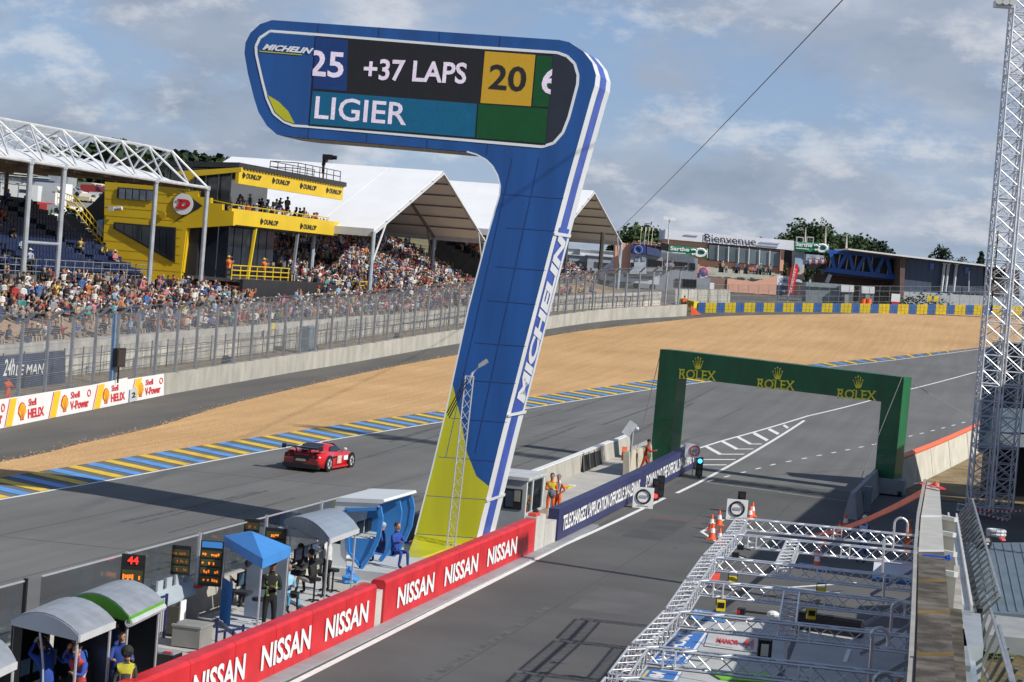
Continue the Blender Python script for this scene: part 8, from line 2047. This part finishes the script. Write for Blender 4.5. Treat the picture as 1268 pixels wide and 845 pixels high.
# long dark equipment under the frame, floor items
def pit_floor():
 def F_(x, y, z=.006): return onZ(x, y, z)
 ap = [F_(*p) for p in ((848, 779), (1002, 752), (1145, 770), (1150, 900), (700, 930))]
 sheet('pit_box_floor', [(p.x, p.y) for p in [F_(838, 800), F_(862, 768), F_(1150, 780), F_(1165, 960), F_(730, 960)]], .008, mat('box_floor', (.44, .45, .44), .7, var=.10, sc=1.2, fine=.04))
 # tyre maker mats on the ground
 for i, (pts, lab) in enumerate(((((797, 822), (851, 822), (877, 784.5), (834, 784)), 'blue mat with white lettering on the pit floor, upper of two'), (((768, 866), (826, 866), (845, 833), (800, 829)), 'blue mat with white lettering on the pit floor, cut by the bottom edge'))):
  P_ = [F_(*p, .02) for p in pts]; t = empty('floor_mat', P_[0], lab, 'mat', 'blue lettered floor mats')
  MB().prism(P_, UP * .012).build('mat', mat('mat_blue', (.035, .16, .50), .5, var=.05), t)
  a, c, d, e = [p + UP * .016 for p in P_];
  def q(u, v): return a.lerp(c, u).lerp(e.lerp(d, u), v)
  MB().prism([q(.06, .05), q(.13, .05), q(.13, .95), q(.06, .95)], UP * .004).build('stripe', mat('mat_yellow', (.75, .55, .03), .5), t)
  MB().prism([q(.90, .0), q(.98, .0), q(.98, 1), q(.90, 1)], UP * .004).build('stripe', M['white'], t)
  text('MICHELIN', q(.22, .92), q(.22, .06), q(.62, .92), M['white'], 'lettering', t, bold=.05, shear=.1)
  text('24h Le Mans', q(.66, .5), q(.66, .06), q(.80, .5), M['white'], 'lettering', t, bold=.02)
 # fascia boards with names hung in the frame
 def board(pts, m, lab, s, tp, tm, name='name_board', z=GH - .35, **k):
  P_ = [onZ(x, y, zz) for (x, y, zz) in pts]; t = empty(name, P_[0], lab, 'board'); MB().prism(P_, V(0, .03, 0)).build('panel', m, t)
  for s_, (a, b_, c), mm in tp:
   text(s_, onZ(*a) - FH * .05, onZ(*b_) - FH * .05, onZ(*c) - FH * .05, mm, 'lettering', t, bold=.02)
  return t
 MRK = mat('manor_red', (.62, .03, .03), .5); GB = mat('grey_board', (.50, .51, .50), .5)
 z = .03
 P_ = [onZ(872, 800, z), onZ(940, 809, z), onZ(940, 790, z), onZ(878, 783, z)]
 t = empty('garage_name_board', P_[0], 'pale floor board reading MANOR 44 in red under the trusses', 'board'); MB().prism(P_, UP * .01).build('panel', mat('paleboard', (.52, .52, .51), .5), t)
 zz = .05; text('MANOR', onZ(887, 796, zz), onZ(914, 799.5, zz), onZ(888.5, 790, zz), MRK, 'lettering', t, bold=.03); text('44', onZ(919, 801.5, zz), onZ(933, 803.5, zz), onZ(921, 790.5, zz), MRK, 'lettering', t, bold=.03)
 P_ = [onZ(854, 766, z), onZ(898, 771, z), onZ(900, 760, z), onZ(860, 754, z)]
 t = empty('garage_name_board', P_[0], 'blue floor board with pale number 28 near the front rail', 'board'); MB().prism(P_, UP * .01).build('panel', mat('boardblue', (.06, .20, .48), .5), t); text('28', onZ(858.5, 761.5, zz), onZ(869, 763, zz), onZ(860, 755.5, zz), M['white'], 'lettering', t, bold=.03)
 P_ = [onZ(986, 703, z), onZ(1024, 708.5, z), onZ(1026, 702, z), onZ(989, 696.5, z)]
 t = empty('garage_name_board', P_[0], 'dark blue board with small white lettering between second and third trusses', 'board'); MB().prism(P_, UP * .01).build('panel', mat('boardblue2', (.02, .10, .35), .5), t); text('CLASSEE PRO', onZ(989, 701.8, zz), onZ(1022, 706, zz), onZ(990, 698, zz), mat('paleblue', (.35, .55, .75), .5), 'lettering', t, bold=.03)
 # orange board by the front rail
 P_ = [onZ(876, 721, .02), onZ(890, 722, .02), onZ(892, 711, .02), onZ(879, 710, .02)]; tag(MB().prism(P_, UP * .02).build('red_board', mat('hotred', (.85, .06, .02), .5), org=P_[0]), 'bright red orange square board on the pit lane beside the front rail', 'board')
 P_ = [onZ(875, 832, .02), onZ(892, 842, .02), onZ(968, 848, .02), onZ(950, 834, .02)]; tag(MB().prism(P_, UP * .04).build('green_canopy', mat('greenc', (.16, .48, .02), .5), org=P_[0]), 'bright green panel on the pit floor at the bottom of the frame', 'panel')
 # floor bands and shadows casters: equipment racks
 for k, (a, c) in enumerate((((928, 812), (900, 800)), ((1048, 800), (1053, 826)))):
  pass
 b = MB(); a = onZ(1046, 820, .02); c = onZ(1052, 804, .02); b.bar(a, c, .12, .01); tag(b.build('floor_stripe', M['white'], org=a), 'short pale stripe painted on the pit box floor', 'stripe')
 # long black trolley
 a = onZ(985, 768, .25); c = onZ(1068, 780, .25); t = empty('equipment_trolley', a, 'long black equipment trolley on the floor under the fourth truss', 'trolley'); b = MB(); b.bar(a, c, .5, .45); b.build('body', M['black'], t); b = MB(); b.bar(a + UP * .26, c + UP * .26, .3, .06); b.build('top', M['dark'], t)
 # cables/pipes on the floor
 for (p, q_, lab) in (((953, 725), (1040, 735), 'grey pipe lying across the pit floor under the third truss'), ((960, 729), (1060, 722), 'thin pale pole lying on the pit floor under the third truss')):
  b = MB(); b.tube(onZ(*p, .35), onZ(*q_, .35), .03, 6); tag(b.build('floor_pole', M['alu'], org=onZ(*p, .35)), lab, 'pole')
 # post with bracket in front
 a = onZ(974, 795, GH - .2); b = MB(); b.bar(a, a - UP * .55, .07); b.bar(a - UP * .5, onZ(1003, 827, GH - .7), .035); tag(b.build('hanging_arm', M['steel'], org=a), 'steel arm hanging under the short truss beside the spotlight', 'arm')
pit_floor()
# white roof panel and facade behind the frame
def facade():
 a = onZ(1078, 690, 3.2); t = empty('awning_panel', a, 'white sloped awning panel with a blue edge against the pit building', 'awning')
 P_ = [onZ(1080, 716, 2.6), onZ(1133, 722, 2.6), onZ(1135, 699, 3.0), onZ(1083, 693, 3.0)]; MB().prism(P_, UP * .05).build('panel', mat('aw_white', (.60, .61, .66), .5), t)
 P_ = [onZ(1079, 720, 2.5), onZ(1132, 726, 2.5), onZ(1133, 723, 2.6), onZ(1080, 717, 2.6)]; MB().prism(P_, UP * .06).build('blue_edge', mat('aw_blue', (.05, .20, .55), .5), t)
 # pit building front wall with garage openings
 t = empty('pit_building', V(-2.0, 45, 0), 'pit garage building with grey steel posts and dark openings at the right', 'building')
 c0 = GS[0][1];
 def W(s, z, o=0.0): p = V(c0.x + .15, c0.y, 0) - DG * s + XG * o; return V(p.x, p.y, z)
 for k in range(6):
  s0 = k * 5.0 - 2.0
  MB().prism([W(s0 + .3, 0, .5), W(s0 + 4.7, 0, .5), W(s0 + 4.7, 2.8, .5), W(s0 + .3, 2.8, .5)], XG * .1).build('garage_opening', mat('garage_dark', (.03, .04, .05), .7, var=.5), t)
  MB().prism([W(s0 - .3, 0, .1), W(s0 + .28, 0, .1), W(s0 + .28, 3.4, .1), W(s0 - .3, 3.4, .1)], XG * .6).build('pier', mat('pier_blue', (.22, .30, .36), .6), t)
  MB().prism([W(s0 + .3, 2.82, .1), W(s0 + 4.68, 2.82, .1), W(s0 + 4.68, 3.9, .1), W(s0 + .3, 3.9, .1)], XG * .5).build('lintel', mat('lintel', (.20, .23, .26), .6), t)
 rr = random.Random(2)
 for i in range(12):
  s_ = 12 + i * 1.25 + rr.random() * .4; q = W(s_, 0, -rr.uniform(.1, .5)); b = MB(); top = rr.choice(TOPS[:6]); spectator(b, V(0, 0, 0), math.pi + rr.uniform(-1, 1), 'standing', top[1], LEGS[1][1], rr.choice(HATS), rr.choice(SKIN)); o = b.build('mechanic', CM, org=V(0, 0, 0)); o.location = q
  tag(o, 'mechanic in %s top standing at the garage front under the trusses' % top[0], 'person')
 return W
WF = facade()
# ---------------------------------------------------------------- stepped concrete parapet of the pit building
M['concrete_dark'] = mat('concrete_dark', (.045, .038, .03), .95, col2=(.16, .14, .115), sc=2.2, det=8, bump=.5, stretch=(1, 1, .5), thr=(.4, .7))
def parapet():
 zt = 6.0; t = empty('concrete_parapet', onZ(1150, 700, zt), 'long weathered concrete parapet running up from the bottom edge, seen end on', 'parapet')
 Lp = [(1148, 597), (1140.5, 640), (1137.5, 683), (1137, 720), (1136, 764), (1134, 822), (1130, 900)]
 Rp = [(1163, 598), (1166, 640), (1169, 683), (1172, 720), (1176, 764), (1180, 822), (1186, 900)]
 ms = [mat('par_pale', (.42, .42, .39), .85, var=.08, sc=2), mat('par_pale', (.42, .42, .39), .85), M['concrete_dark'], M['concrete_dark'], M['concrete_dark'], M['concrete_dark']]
 steps = [0, 0, 0, .0, .06, .10, .14]
 for i in range(6):
  a, c, d, e = onZ(*Lp[i], zt), onZ(*Lp[i + 1], zt), onZ(*Rp[i + 1], zt), onZ(*Rp[i], zt)
  up = UP * steps[i]; dn = UP * 6.0
  k0, k1 = .012, .988
  A_, C_, D_, E2 = a.lerp(c, k0), a.lerp(c, k1), e.lerp(d, k1), e.lerp(d, k0)
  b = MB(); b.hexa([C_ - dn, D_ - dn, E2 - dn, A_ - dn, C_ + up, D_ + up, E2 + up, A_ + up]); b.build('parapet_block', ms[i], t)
  if i < 5:
   b = MB(); w = (a - c).normalized() * .05; b.hexa([c - w + up * 0 - UP * .1, d - w - UP * .1, d + w - UP * .1, c + w - UP * .1, c - w + UP * (.03 + steps[i + 1]), d - w + UP * (.03 + steps[i + 1]), d + w + UP * (.03 + steps[i + 1]), c + w + UP * (.03 + steps[i + 1])]); b.build('joint_strip', M['lgrey'] if i < 2 else mat('lichen', (.15, .105, .035), .9, var=.3), t)
 # pale edge flashing along left side
 for i in range(6):
  a, c = onZ(*Lp[i], zt), onZ(*Lp[i + 1], zt); b = MB(); b.bar(a - XG * .06 + UP * .02, c - XG * .06 + UP * .02, .06, .10); b.build('edge_flashing', mat('flash', (.34, .33, .30), .6), t)
 # right hand ledge with bracket fins
 rows = [(1164, 640, 1184, 644), (1166, 660, 1182, 663), (1168, 684, 1183, 687), (1170, 709, 1184, 712)]
 for i, (x0, y0, x1, y1) in enumerate(rows):
  a, c = onZ(x0, y0, 5.2), onZ(x1, y1, 5.2); b = MB(); b.bar(a, c, .12, .10); b.build('fin_top', M['lgrey'], t)
  b = MB(); b.prism([a - UP * .06, c - UP * .06, V(c.x, c.y, 2.6), V(a.x, a.y, 2.6)], DG * .12); b.build('fin', mat('par_pale', (.42, .42, .39), .85), t)
 P_ = [onZ(1173, 752, 5.2), onZ(1191, 755, 5.2), onZ(1197, 850, 5.2), onZ(1176, 850, 5.2)]; MB().prism(P_, -UP * 2.5).build('rough_ledge', M['concrete_dark'], t)
 P_ = [onZ(1178, 700, 4.2), onZ(1188, 700, 4.2), onZ(1192, 756, 4.2), onZ(1178, 756, 4.2)]; MB().prism(P_, -UP * 1.5).build('rough_ledge', mat('par_mid', (.30, .29, .27), .9, var=.2, sc=2), t)
 # gutter
 P_ = [onZ(1174, 640, 4.0), onZ(1184, 641, 4.0), onZ(1203, 757, 4.0), onZ(1192, 756, 4.0)]
 MB().prism(P_, -UP * .3).build('gutter', mat('gutter', (.34, .38, .42), .4, .3), t)
 for f0 in (P_[0], P_[1]): pass
 b = MB(); b.bar(P_[0] + UP * .06, P_[3] + UP * .06, .05, .14); b.bar(P_[1] + UP * .06, P_[2] + UP * .06, .05, .14); tag(b.build('gutter_lip', M['lgrey'], t), kind='stuff')
 P_ = [onZ(1192, 758, 3.9), onZ(1214, 760, 3.9), onZ(1218, 800, 3.9), onZ(1190, 800, 3.9)]; MB().prism(P_, -UP * 1.2).build('end_box', mat('gutter', (.34, .38, .42), .4, .3), t)
 P_ = [onZ(1192, 800, 3.6), onZ(1206, 800, 3.6), onZ(1212, 860, 3.6), onZ(1192, 860, 3.6)]; MB().prism(P_, -UP * 1.0).build('end_box', mat('gutter2', (.28, .33, .40), .4, .3), t)
 q = onZ(1158, 689, zt + .05); b = MB(); b.bar(q - XG * .22, q + XG * .26, .03); b.ball(q + XG * .22, .055, 0, 6, 4, (1, 1, 1), .3); tag(b.build('blue_rope', mat('rope_blue', (.02, .10, .55), .6), org=q), 'blue rope knotted round the concrete parapet where it turns dark', 'rope')
 b = MB(); q0 = onZ(1135, 599, zt + .05); q1 = onZ(1148, 602, zt + .05); q2 = onZ(1168, 606, zt + .05)
 for k in range(6): a, c = q0.lerp(q2, k / 6), q0.lerp(q2, (k + 1) / 6); b.bar(a + UP * .03 * (k % 2), c + UP * .03 * ((k + 1) % 2), .16, .02, k % 2)
 tag(b.build('barrier_tape', [M['white'], mat('tape_red', (.70, .03, .03), .5)], org=q0), 'red and white tape tied round the far tip of the concrete parapet', 'tape')
parapet()
# steel ladder like railing and grey roof deck to the right of the parapet
def roof_deck():
 z = 2.6
 t = empty('grey_roof_deck', onZ(1230, 720, z), 'flat grey blue roof deck at the right edge below the lighting tower', 'roof')
 P_ = [onZ(1196, 672, z), onZ(1290, 672, z), onZ(1300, 764, z), onZ(1214, 757, z)]; MB().prism(P_, -UP * .35).build('deck', mat('deck_blue', (.12, .165, .20), .5, .1, var=.12, sc=.8), t)
 P_ = [onZ(1216, 760, z + .25), onZ(1290, 768, z + .25), onZ(1290, 793, z + .25), onZ(1222, 786, z + .25)]; MB().prism(P_, -UP * .4).build('front_ledge', mat('ledge', (.30, .31, .32), .6), t)
 for k in range(9): a = onZ(1198 + k * 11, 673, z + .01); c = onZ(1216 + k * 11, 757, z + .01); b = MB(); b.bar(a, c, .03, .03); b.build('deck_seam', mat('seam2', (.13, .17, .20), .5), t)
 P_ = [onZ(1200, 795, z - 1.2), onZ(1300, 800, z - 1.2), onZ(1300, 870, z - 1.2), onZ(1200, 870, z - 1.2)]; o = MB().prism(P_, -UP * .2).build('weedy_ground', mat('weedy', (.10, .075, .05), .95, col2=(.16, .13, .06), sc=2, fine=.3, fsc=8), t)
 for i, (x, y, r_) in enumerate(((1240, 812, .25), (1250, 806, .35), (1222, 806, .2))):
  q = onZ(x, y, z - 1.1); b = MB(); rr = random.Random(i)
  for k in range(160):
   p = q + V(rr.gauss(0, r_), rr.gauss(0, r_), abs(rr.gauss(0, .12))); s = .05; u = V(rr.gauss(0, 1), rr.gauss(0, 1), rr.gauss(0, 1)).normalized(); v = u.cross(UP); b.add([p - u * s, p + v * s, p + u * s, p - v * s], [(0, 1, 2, 3)])
  tag(b.build('weed_clump', mat('weed', (.10, .20, .03), .9), org=q), ['middle green weed clump on the brown ground by the railing', 'largest green weed clump on the brown ground by the railing', 'leftmost weed clump on the brown ground by the railing'][i], 'plant')
 # leaning lattice railing
 r = empty('slanted_railing', onZ(1215, 720, 3.6), 'long grey slatted steel railing running down beside the gutter', 'railing')
 rails = [((1192, 622), (1222, 768)), ((1204, 620), (1240, 738))]
 A0, A1 = onZ(1186, 640, 3.4), onZ(1207, 770, 3.4); B0, B1 = onZ(1204, 618, 4.3), onZ(1239, 738, 4.3)
 for a, c in ((A0, A1), (B0, B1)): b = MB(); b.bar(a, c, .05, .05); b.build('rail', M['galv'], r)
 for k in range(23): f = k / 22; b = MB(); b.bar(A0.lerp(A1, f), B0.lerp(B1, min(1, f * 1.0)), .05, .03); b.build('slat', mat('slat_grey', (.30, .34, .37), .4, .4), r)
 for k in range(20): f = k / 20; b = MB(); b.bar(A0.lerp(A1, f), B0.lerp(B1, min(1, f + .10)), .03, .02); b.build('cross_slat', M['galv'], r) if k % 2 == 0 else None
 r2 = empty('stair_railing', onZ(1225, 800, 3.4), 'dark slatted stair railing at the bottom right corner', 'railing')
 A0, A1 = onZ(1196, 845 + 20, 3.2), onZ(1236, 845 + 20, 3.2);
 for k in range(9):
  p0 = (1208 + k * 5.0, 790 + k * 8); p1 = (1226 + k * 5.5, 742 + k * 13); b = MB(); b.bar(onZ(p0[0] - 4, p0[1] + 22, 3.0), onZ(p1[0], p1[1] + 8, 3.8), .07, .03); b.build('slat', mat('slat_dark', (.12, .13, .13), .5), r2)
 b = MB(); b.bar(onZ(1222, 738, 3.9), onZ(1252, 845, 3.9), .05); b.build('rail', M['galv'], r2); b = MB(); b.bar(onZ(1204, 800, 3.0), onZ(1228, 850, 3.0), .05); b.build('rail', M['galv'], r2)
 b = MB(); b.bar(onZ(1237, 775, 3.8), onZ(1262, 870, 3.8), .06); b.build('rail', M['galv'], r2)
 # coil and black ball-like lamp
 q = onZ(1217.5, 672, z + .75); b = MB(); b.ball(q, .26, 0, 10, 7, (1, 1, .95)); b.box(q + UP * .25, (.12, .12, .12)); b.box(q - FH * .25 + R0 * .08, (.06, .03, .05), 1, R0, FH); b.bar(q, q + V(-.1, 0, .6), .03); tag(b.build('round_lamp', [M['black'], M['white']], org=q), 'round black lamp clipped to the slanted railing', 'lamp')
 q = onZ(1233, 664, z + .05); b = MB(); c = [q + V(.28 * math.cos(a * .524), .28 * math.sin(a * .524), .06) for a in range(13)]; b.path(c, .07, 6); b.path([p + UP * .11 for p in c], .07, 6); tag(b.build('cable_coil', M['lgrey'], org=q), 'pale coiled cable on the edge of the grey roof deck', 'cable')
 q = onZ(1241, 668, z + .1); b = MB(); b.ball(q, .12, 0, 8, 5, (1, 1, .7), .2); tag(b.build('red_white_bundle', mat('bund', (.65, .12, .10), .6), org=q), 'small red and white bundle beside the cable coil', 'bundle')
 q = onZ(1212, 772, z + 1.0); b = MB(); b.bar(q, q + UP * .28, .07); b.box(q + UP * .28, (.12, .1, .08)); b.box(q, (.12, .1, .08)); tag(b.build('clamp', M['black'], org=q), 'black clamp on the railing beside the end of the gutter', 'clamp')
roof_deck()
# curved concrete wall with orange tube, brown verge
def right_wall():
 base = [(1120, 607), (1138, 599), (1156, 590.5), (1178, 579.5), (1200.5, 567.6), (1222, 555), (1245, 540)]
 P_ = [G(*p) for p in base]; t = empty('curved_concrete_wall', P_[0], 'curved pale concrete wall with an orange tube along its top by the pit exit', 'wall')
 H_ = 1.55; lean_ = V(-.28, -.1, 0)
 for i, (a, c) in enumerate(zip(P_[:-1], P_[1:])):
  a2 = a.lerp(c, .01); c2 = a.lerp(c, .99); d = (c - a).normalized(); n = V(-d.y, d.x, 0)
  b = MB(); b.hexa([a2 - UP * .2, c2 - UP * .2, c2 + n * .75 - UP * .2, a2 + n * .75 - UP * .2, a2 + n * .30 + UP * H_, c2 + n * .30 + UP * H_, c2 + n * .55 + UP * H_, a2 + n * .55 + UP * H_]); b.build('wall_block', mat('pale_wall', (.50, .48, .41), .85, var=.1, sc=1.2, det=6, fine=.06), t)
 otube = mat('tube_orange', (.90, .15, .06), .45, var=.05); tp = []
 for i, p in enumerate(P_[:6]): d = (P_[min(i + 1, 6)] - P_[max(0, i - 1)]).normalized(); n = V(-d.y, d.x, 0); tp.append(p + n * .42 + UP * (H_ + .12))
 for a, c in zip(tp[:-1], tp[1:]): b = MB(); b.tube(a, c, .14, 8, 0, r2=.15); b.build('orange_tube', otube, t)
 sheet('brown_verge', [(p.x + .02, p.y) for p in P_] + [(14, 165), (8, 118), (-2, 108), (P_[0].x + .6, P_[0].y - 3)], .03, mat('brown_verge', (.17, .115, .05), .95, col2=(.27, .21, .12), sc=.8, fine=.2, fsc=6))
 # low wall end nearer the arch foot
 a = G(1051, 643); c = G(1093, 597); d = (c - a).normalized(); n = V(-d.y, d.x, 0) * -.34; t = empty('low_concrete_wall', a, 'low concrete wall with sloped end left of the right arch leg', 'wall')
 for f0, f1 in ((0, .48), (.49, 1)):
  p, q = a.lerp(c, f0), a.lerp(c, f1); b = MB(); b.hexa([p - n * .8, p + n * 1.1, q + n * 1.1, q - n * .8, p - n * .1 + UP * 1.2, p + n * .5 + UP * 1.2, q + n * .5 + UP * 1.2, q - n * .1 + UP * 1.2]); b.build('wall_block', mat('wallend', (.34, .35, .37), .85, var=.1), t)
 # grey mesh object beside
 q = G(1073, 634); tag(MB().box(q + UP * .6, (.35, .5, 1.2)).build('grey_cabinet', mat('gcab', (.20, .24, .26), .5), org=q), 'narrow grey cabinet between the low wall and the arch foot', 'cabinet')
right_wall()
# orange strap from the cones to the parapet
a = onD(1004, 664, 86); c = onZ(1160, 600, 6.05); b = MB(); pts = [a.lerp(c, k / 8) - UP * (.9 * (k / 8) * (1 - k / 8)) for k in range(9)];
for p, q in zip(pts[:-1], pts[1:]): b.bar(p, q, .05, .16)
tag(b.build('orange_strap', mat('tube_orange', (.90, .15, .06), .45, var=.05), org=a), 'long orange strap stretched from the pit lane to the parapet tip', 'strap')
# people
q = onZ(1066.5, 697, .05); person('man in blue overalls with a white cap standing beyond the first truss', q, R(-110), top=(.02, .07, .38), vest=(.5, .55, .65), arms='fold', cap=(.75, .75, .75), s=1.03)
q = onZ(1122, 703, .05); person('marshal in bright orange overalls standing beside the parapet', q, R(-150), top=(.90, .16, .02), arms='fold', hair=(.30, .15, .06), skin=SKIN[0], s=1.03)
# ---------------------------------------------------------------- lattice lighting tower
def tower():
 D = 101.0; base = onD(1220, 645, D); base.z = g(base.x, base.y)
 t = empty('lighting_tower', base, 'tall twin lattice steel lighting tower rising out of the top of the picture', 'tower')
 def mast(c, w, Ht, nb):
  m_ = bpy.data.objects.new('lattice_mast', None); lnk(m_, t); m_.location = c - t.location; WLOC[m_.name] = Vector(c)
  cs = [(-w / 2, -w / 2), (w / 2, -w / 2), (w / 2, w / 2), (-w / 2, w / 2)]
  rx = R0; ry = FH; pt = lambda k, z: c + rx * cs[k % 4][0] + ry * cs[k % 4][1] + UP * z
  for k in range(4): b = MB(); b.tube(pt(k, .3), pt(k, Ht), .055, 7); b.build('chord', M['steel'], m_)
  b = MB(); n = int(Ht / .74)
  for k in range(4):
   for i in range(n):
    z0 = .35 + i * .74; z1 = z0 + .74; b.tube(pt(k, z0), pt(k + 1, z0), .022, 5, cap=False)
    b.tube(pt(k, z1), pt(k + 1, z0), .032, 5, cap=False)
    if k in (0, 2): b.tube(pt(k, z0), pt(k + 1, z1), .016, 4, cap=False)
    if i % 4 == 0: b.tube(pt(k, z0 + .12), pt(k + 1, z0 + .12), .03, 5, cap=False)
  b.build('lattice', M['steel'], m_)['kind'] = 'stuff'
 c1 = onD(1210, 640, D); c1.z = base.z; c2 = onD(1238, 642, D); c2.z = base.z
 mast(c1, .95, 30, 40); mast(c2, .95, 30, 40)
 # ladder between
 # base frame
 for k, (a, c) in enumerate((((1186, 628), (1250, 640)), ((1186, 642), (1250, 652)), ((1190, 655), (1245, 658)))):
  p, q = onD(a[0], a[1], D - .9 + k * .9), onD(c[0], c[1], D - .9 + k * .9); truss(p, q, .3, .3, 'base_truss', t, .035, .02, .5)
 b = MB(); q = onD(1243, 6, D - .3); b.box(q, (.9, .6, .3), 0, R0, FH); b.build('floodlight_bracket', M['steel'], t)
 for k in range(3): b = MB(); p = q + R0 * (-.35 + k * .33) + UP * .12 - FH * .3; b.tube(p, p - FH * .25, .17, 10, r2=.20); b.build('floodlight', M['lgrey'], t)
 # cable harness with black yellow tape
 b = MB()
 for i in range(12): z0 = 10.2 + i * .32; p = c1 - R0 * .3 - FH * .5; b.bar(V(p.x, p.y, z0), V(p.x, p.y, z0 + .32), .07, .07, i % 2)
 b.build('striped_cable', [M['black'], mat('tapey', (.35, .33, .2), .6)], t)
 # tape strands
 s = empty('warning_tape', onD(1205, 628, D - 1.5), 'two strands of red and white warning tape at the foot of the tower', 'tape')
 for (a, c, sag) in (((1196, 626), (1290, 628), .25), ((1196, 626), (1290, 655), .15)):
  b = MB(); n = 34
  for i in range(n):
   f0, f1 = i / n, (i + 1) / n; p = onD(lerp(a[0], c[0], f0), lerp(a[1], c[1], f0), D - 1.5) - UP * sag * 4 * f0 * (1 - f0); q = onD(lerp(a[0], c[0], f1), lerp(a[1], c[1], f1), D - 1.5) - UP * sag * 4 * f1 * (1 - f1); b.bar(p, q, .02, .10, i % 2)
  b.build('tape', [M['white'], mat('tape_red', (.70, .03, .03), .5)], s)
tower()
# building behind the tower at the right edge
def end_building():
 D = 107.0; Zf = lambda x, y, o=0.0: onD(x, y, D - o); e = Zf(1245, 640)
 t = empty('end_building', V(e.x, e.y, 0), 'dark glazed building with a pale blue balcony behind the lighting tower', 'building')
 poly('glass_wall', [(1240, 425), (1500, 435), (1500, 512), (1234, 505)], mat('dkglass', (.012, .02, .03), .1, var=.3), t, 2.0, lambda a, b, o=0: Zf(a, b, o))
 poly('balcony', [(1234, 506), (1500, 513), (1500, 542), (1232, 535)], mat('balc', (.20, .27, .33), .4, var=.1), t, 2.2, lambda a, b, o=0: Zf(a, b, o), .5)
 poly('balcony_slab', [(1230, 538), (1500, 545), (1500, 560), (1228, 553)], mat('balcs', (.28, .33, .37), .5), t, 2.4, lambda a, b, o=0: Zf(a, b, o), .8)
 poly('ground_floor', [(1224, 553), (1500, 560), (1500, 700), (1214, 690)], mat('gfl', (.012, .012, .014), .6), t, 1.2, lambda a, b, o=0: Zf(a, b, o), -1)
 for x in (1262, 1292): b = MB(); b.bar(Zf(x, 430, .3), Zf(x - 6, 506, .3), .12); b.build('mullion', M['dark'], t)
 # blue grey tall panel seen through the left mast
 b = MB(); p = onD(1222, 560, 112); tag(MB().prism([onD(1212, 560, 108), onD(1231, 560, 108), onD(1240, 430, 108), onD(1221, 430, 108)], FH * .3).build('pale_blue_screen', mat('bscr', (.22, .30, .38), .5, var=.15, sc=.3), org=p), 'pale blue upright panel seen through the left lattice mast', 'panel')
end_building()
# pit building mass behind the camera side which throws the big shade on the pit lane end
def upper_stand():
 t = empty('pit_roof_block', V(6, 96, 0), 'bulk of the pit building right of the lighting tower', 'building')
 MB().box(V(9.2, 91.4, 5.3), (11, 31, 10.6)).build('wall', mat('bulk', (.22, .23, .24), .7), t)
 for k in range(5): MB().box(V(9.2, 75.85, 1.6 + k * 1.9), (10.2, .08, 1.2)).build('window_band', M['glass'], t)
upper_stand()
# unseen tall pole added to cast the shadow line across the pit lane
b = MB(); b.tube(V(5.1, 67.7, 0), V(5.1, 67.7, 17.6), .24, 10, r2=.17); b.box(V(5.1, 67.7, 17.8), (.5, 1.6, .35)); tag(b.build('shadow_pole', M['galv'], org=V(5.1, 67.7, 0)), 'unseen pole added beyond the right edge to cast a shadow line on the pit lane', 'shadow pole')
# overhead cable across the sky
a = onD(764, 287, 285); c = onD(1290, -262, 62); b = MB(); n = 20; pts = [a.lerp(c, k / n) - UP * (.35 * 4 * (k / n) * (1 - k / n)) for k in range(n + 1)]
for p, q in zip(pts[:-1], pts[1:]): b.tube(p, q, .028, 5, cap=False)
tag(b.build('overhead_cable', M['dark'], org=a), 'thin dark cable slanting across the sky', 'cable')
# small lattice camera mast in front of the yellow foot
def crane_mast():
 q = onZ(556, 684, .1); D = q.dot(FH); t = empty('lattice_camera_mast', q, 'slim aluminium lattice mast with a small camera head before the tower', 'mast')
 A_ = onD(557, 686, D); T_ = onD(581.5, 466, D); w = .36
 truss(A_, T_, w * 1.05, w * .8, 'mast_section', t, .024, .013, .40)
 b = MB(); b.tube(T_ - UP * .2, onD(585, 462, D), .05, 6); c = onD(597, 451, D); b.tube(onD(584, 463, D), c, .03, 6); b.build('jib', M['steel'], t)
 b = MB(); b.box(c, (.30, .22, .16), 0, (R0 * .8 + UP * .5).normalized(), FH); b.tube(c, c + R0 * .18 + UP * .14, .09, 8); b.build('camera_head', M['grey'], t)
 for k in range(5): b = MB(); b.tube(onD(576 + k, 470 + k * 3, D - .2), onD(553 + k * 1.5, 512 + k * 3, D - .2), .022, 5); b.build('guy_tube', M['black'], t) if k < 3 else None
 for s in (-1, 1): b = MB(); b.bar(A_ + UP * .35, A_ + R0 * s * .75 + UP * .0, .05); b.build('outrigger', M['steel'], t)
 b = MB(); b.bar(A_ + UP * .35 - R0 * .1, A_ + R0 * 1.0 + UP * .30, .05); b.build('crossbar', M['steel'], t)
crane_mast()
# ================================================================== label clean up
def finish_labels():
 by = {}
 for o in SC.objects:
  if o.parent is None and o.get('category'): by.setdefault(o['label'], []).append(o)
 od = ['leftmost', 'second', 'third', 'fourth', 'fifth', 'sixth', 'seventh', 'eighth', 'ninth', 'tenth', 'eleventh', 'twelfth', 'thirteenth', 'fourteenth', 'fifteenth', 'sixteenth', 'seventeenth', 'eighteenth']
 def px(o): q = o.location - CAM; return F * q.dot(RC) / q.dot(FW)
 for lab, os_ in by.items():
  if len(os_) > 1:
   os_.sort(key=px)
   for k, o in enumerate(os_):
    suf = ', leftmost such' if k == 0 else ', %s from left' % (od[k] if k < len(od) else 'last')
    o['label'] = lab + suf
finish_labels()
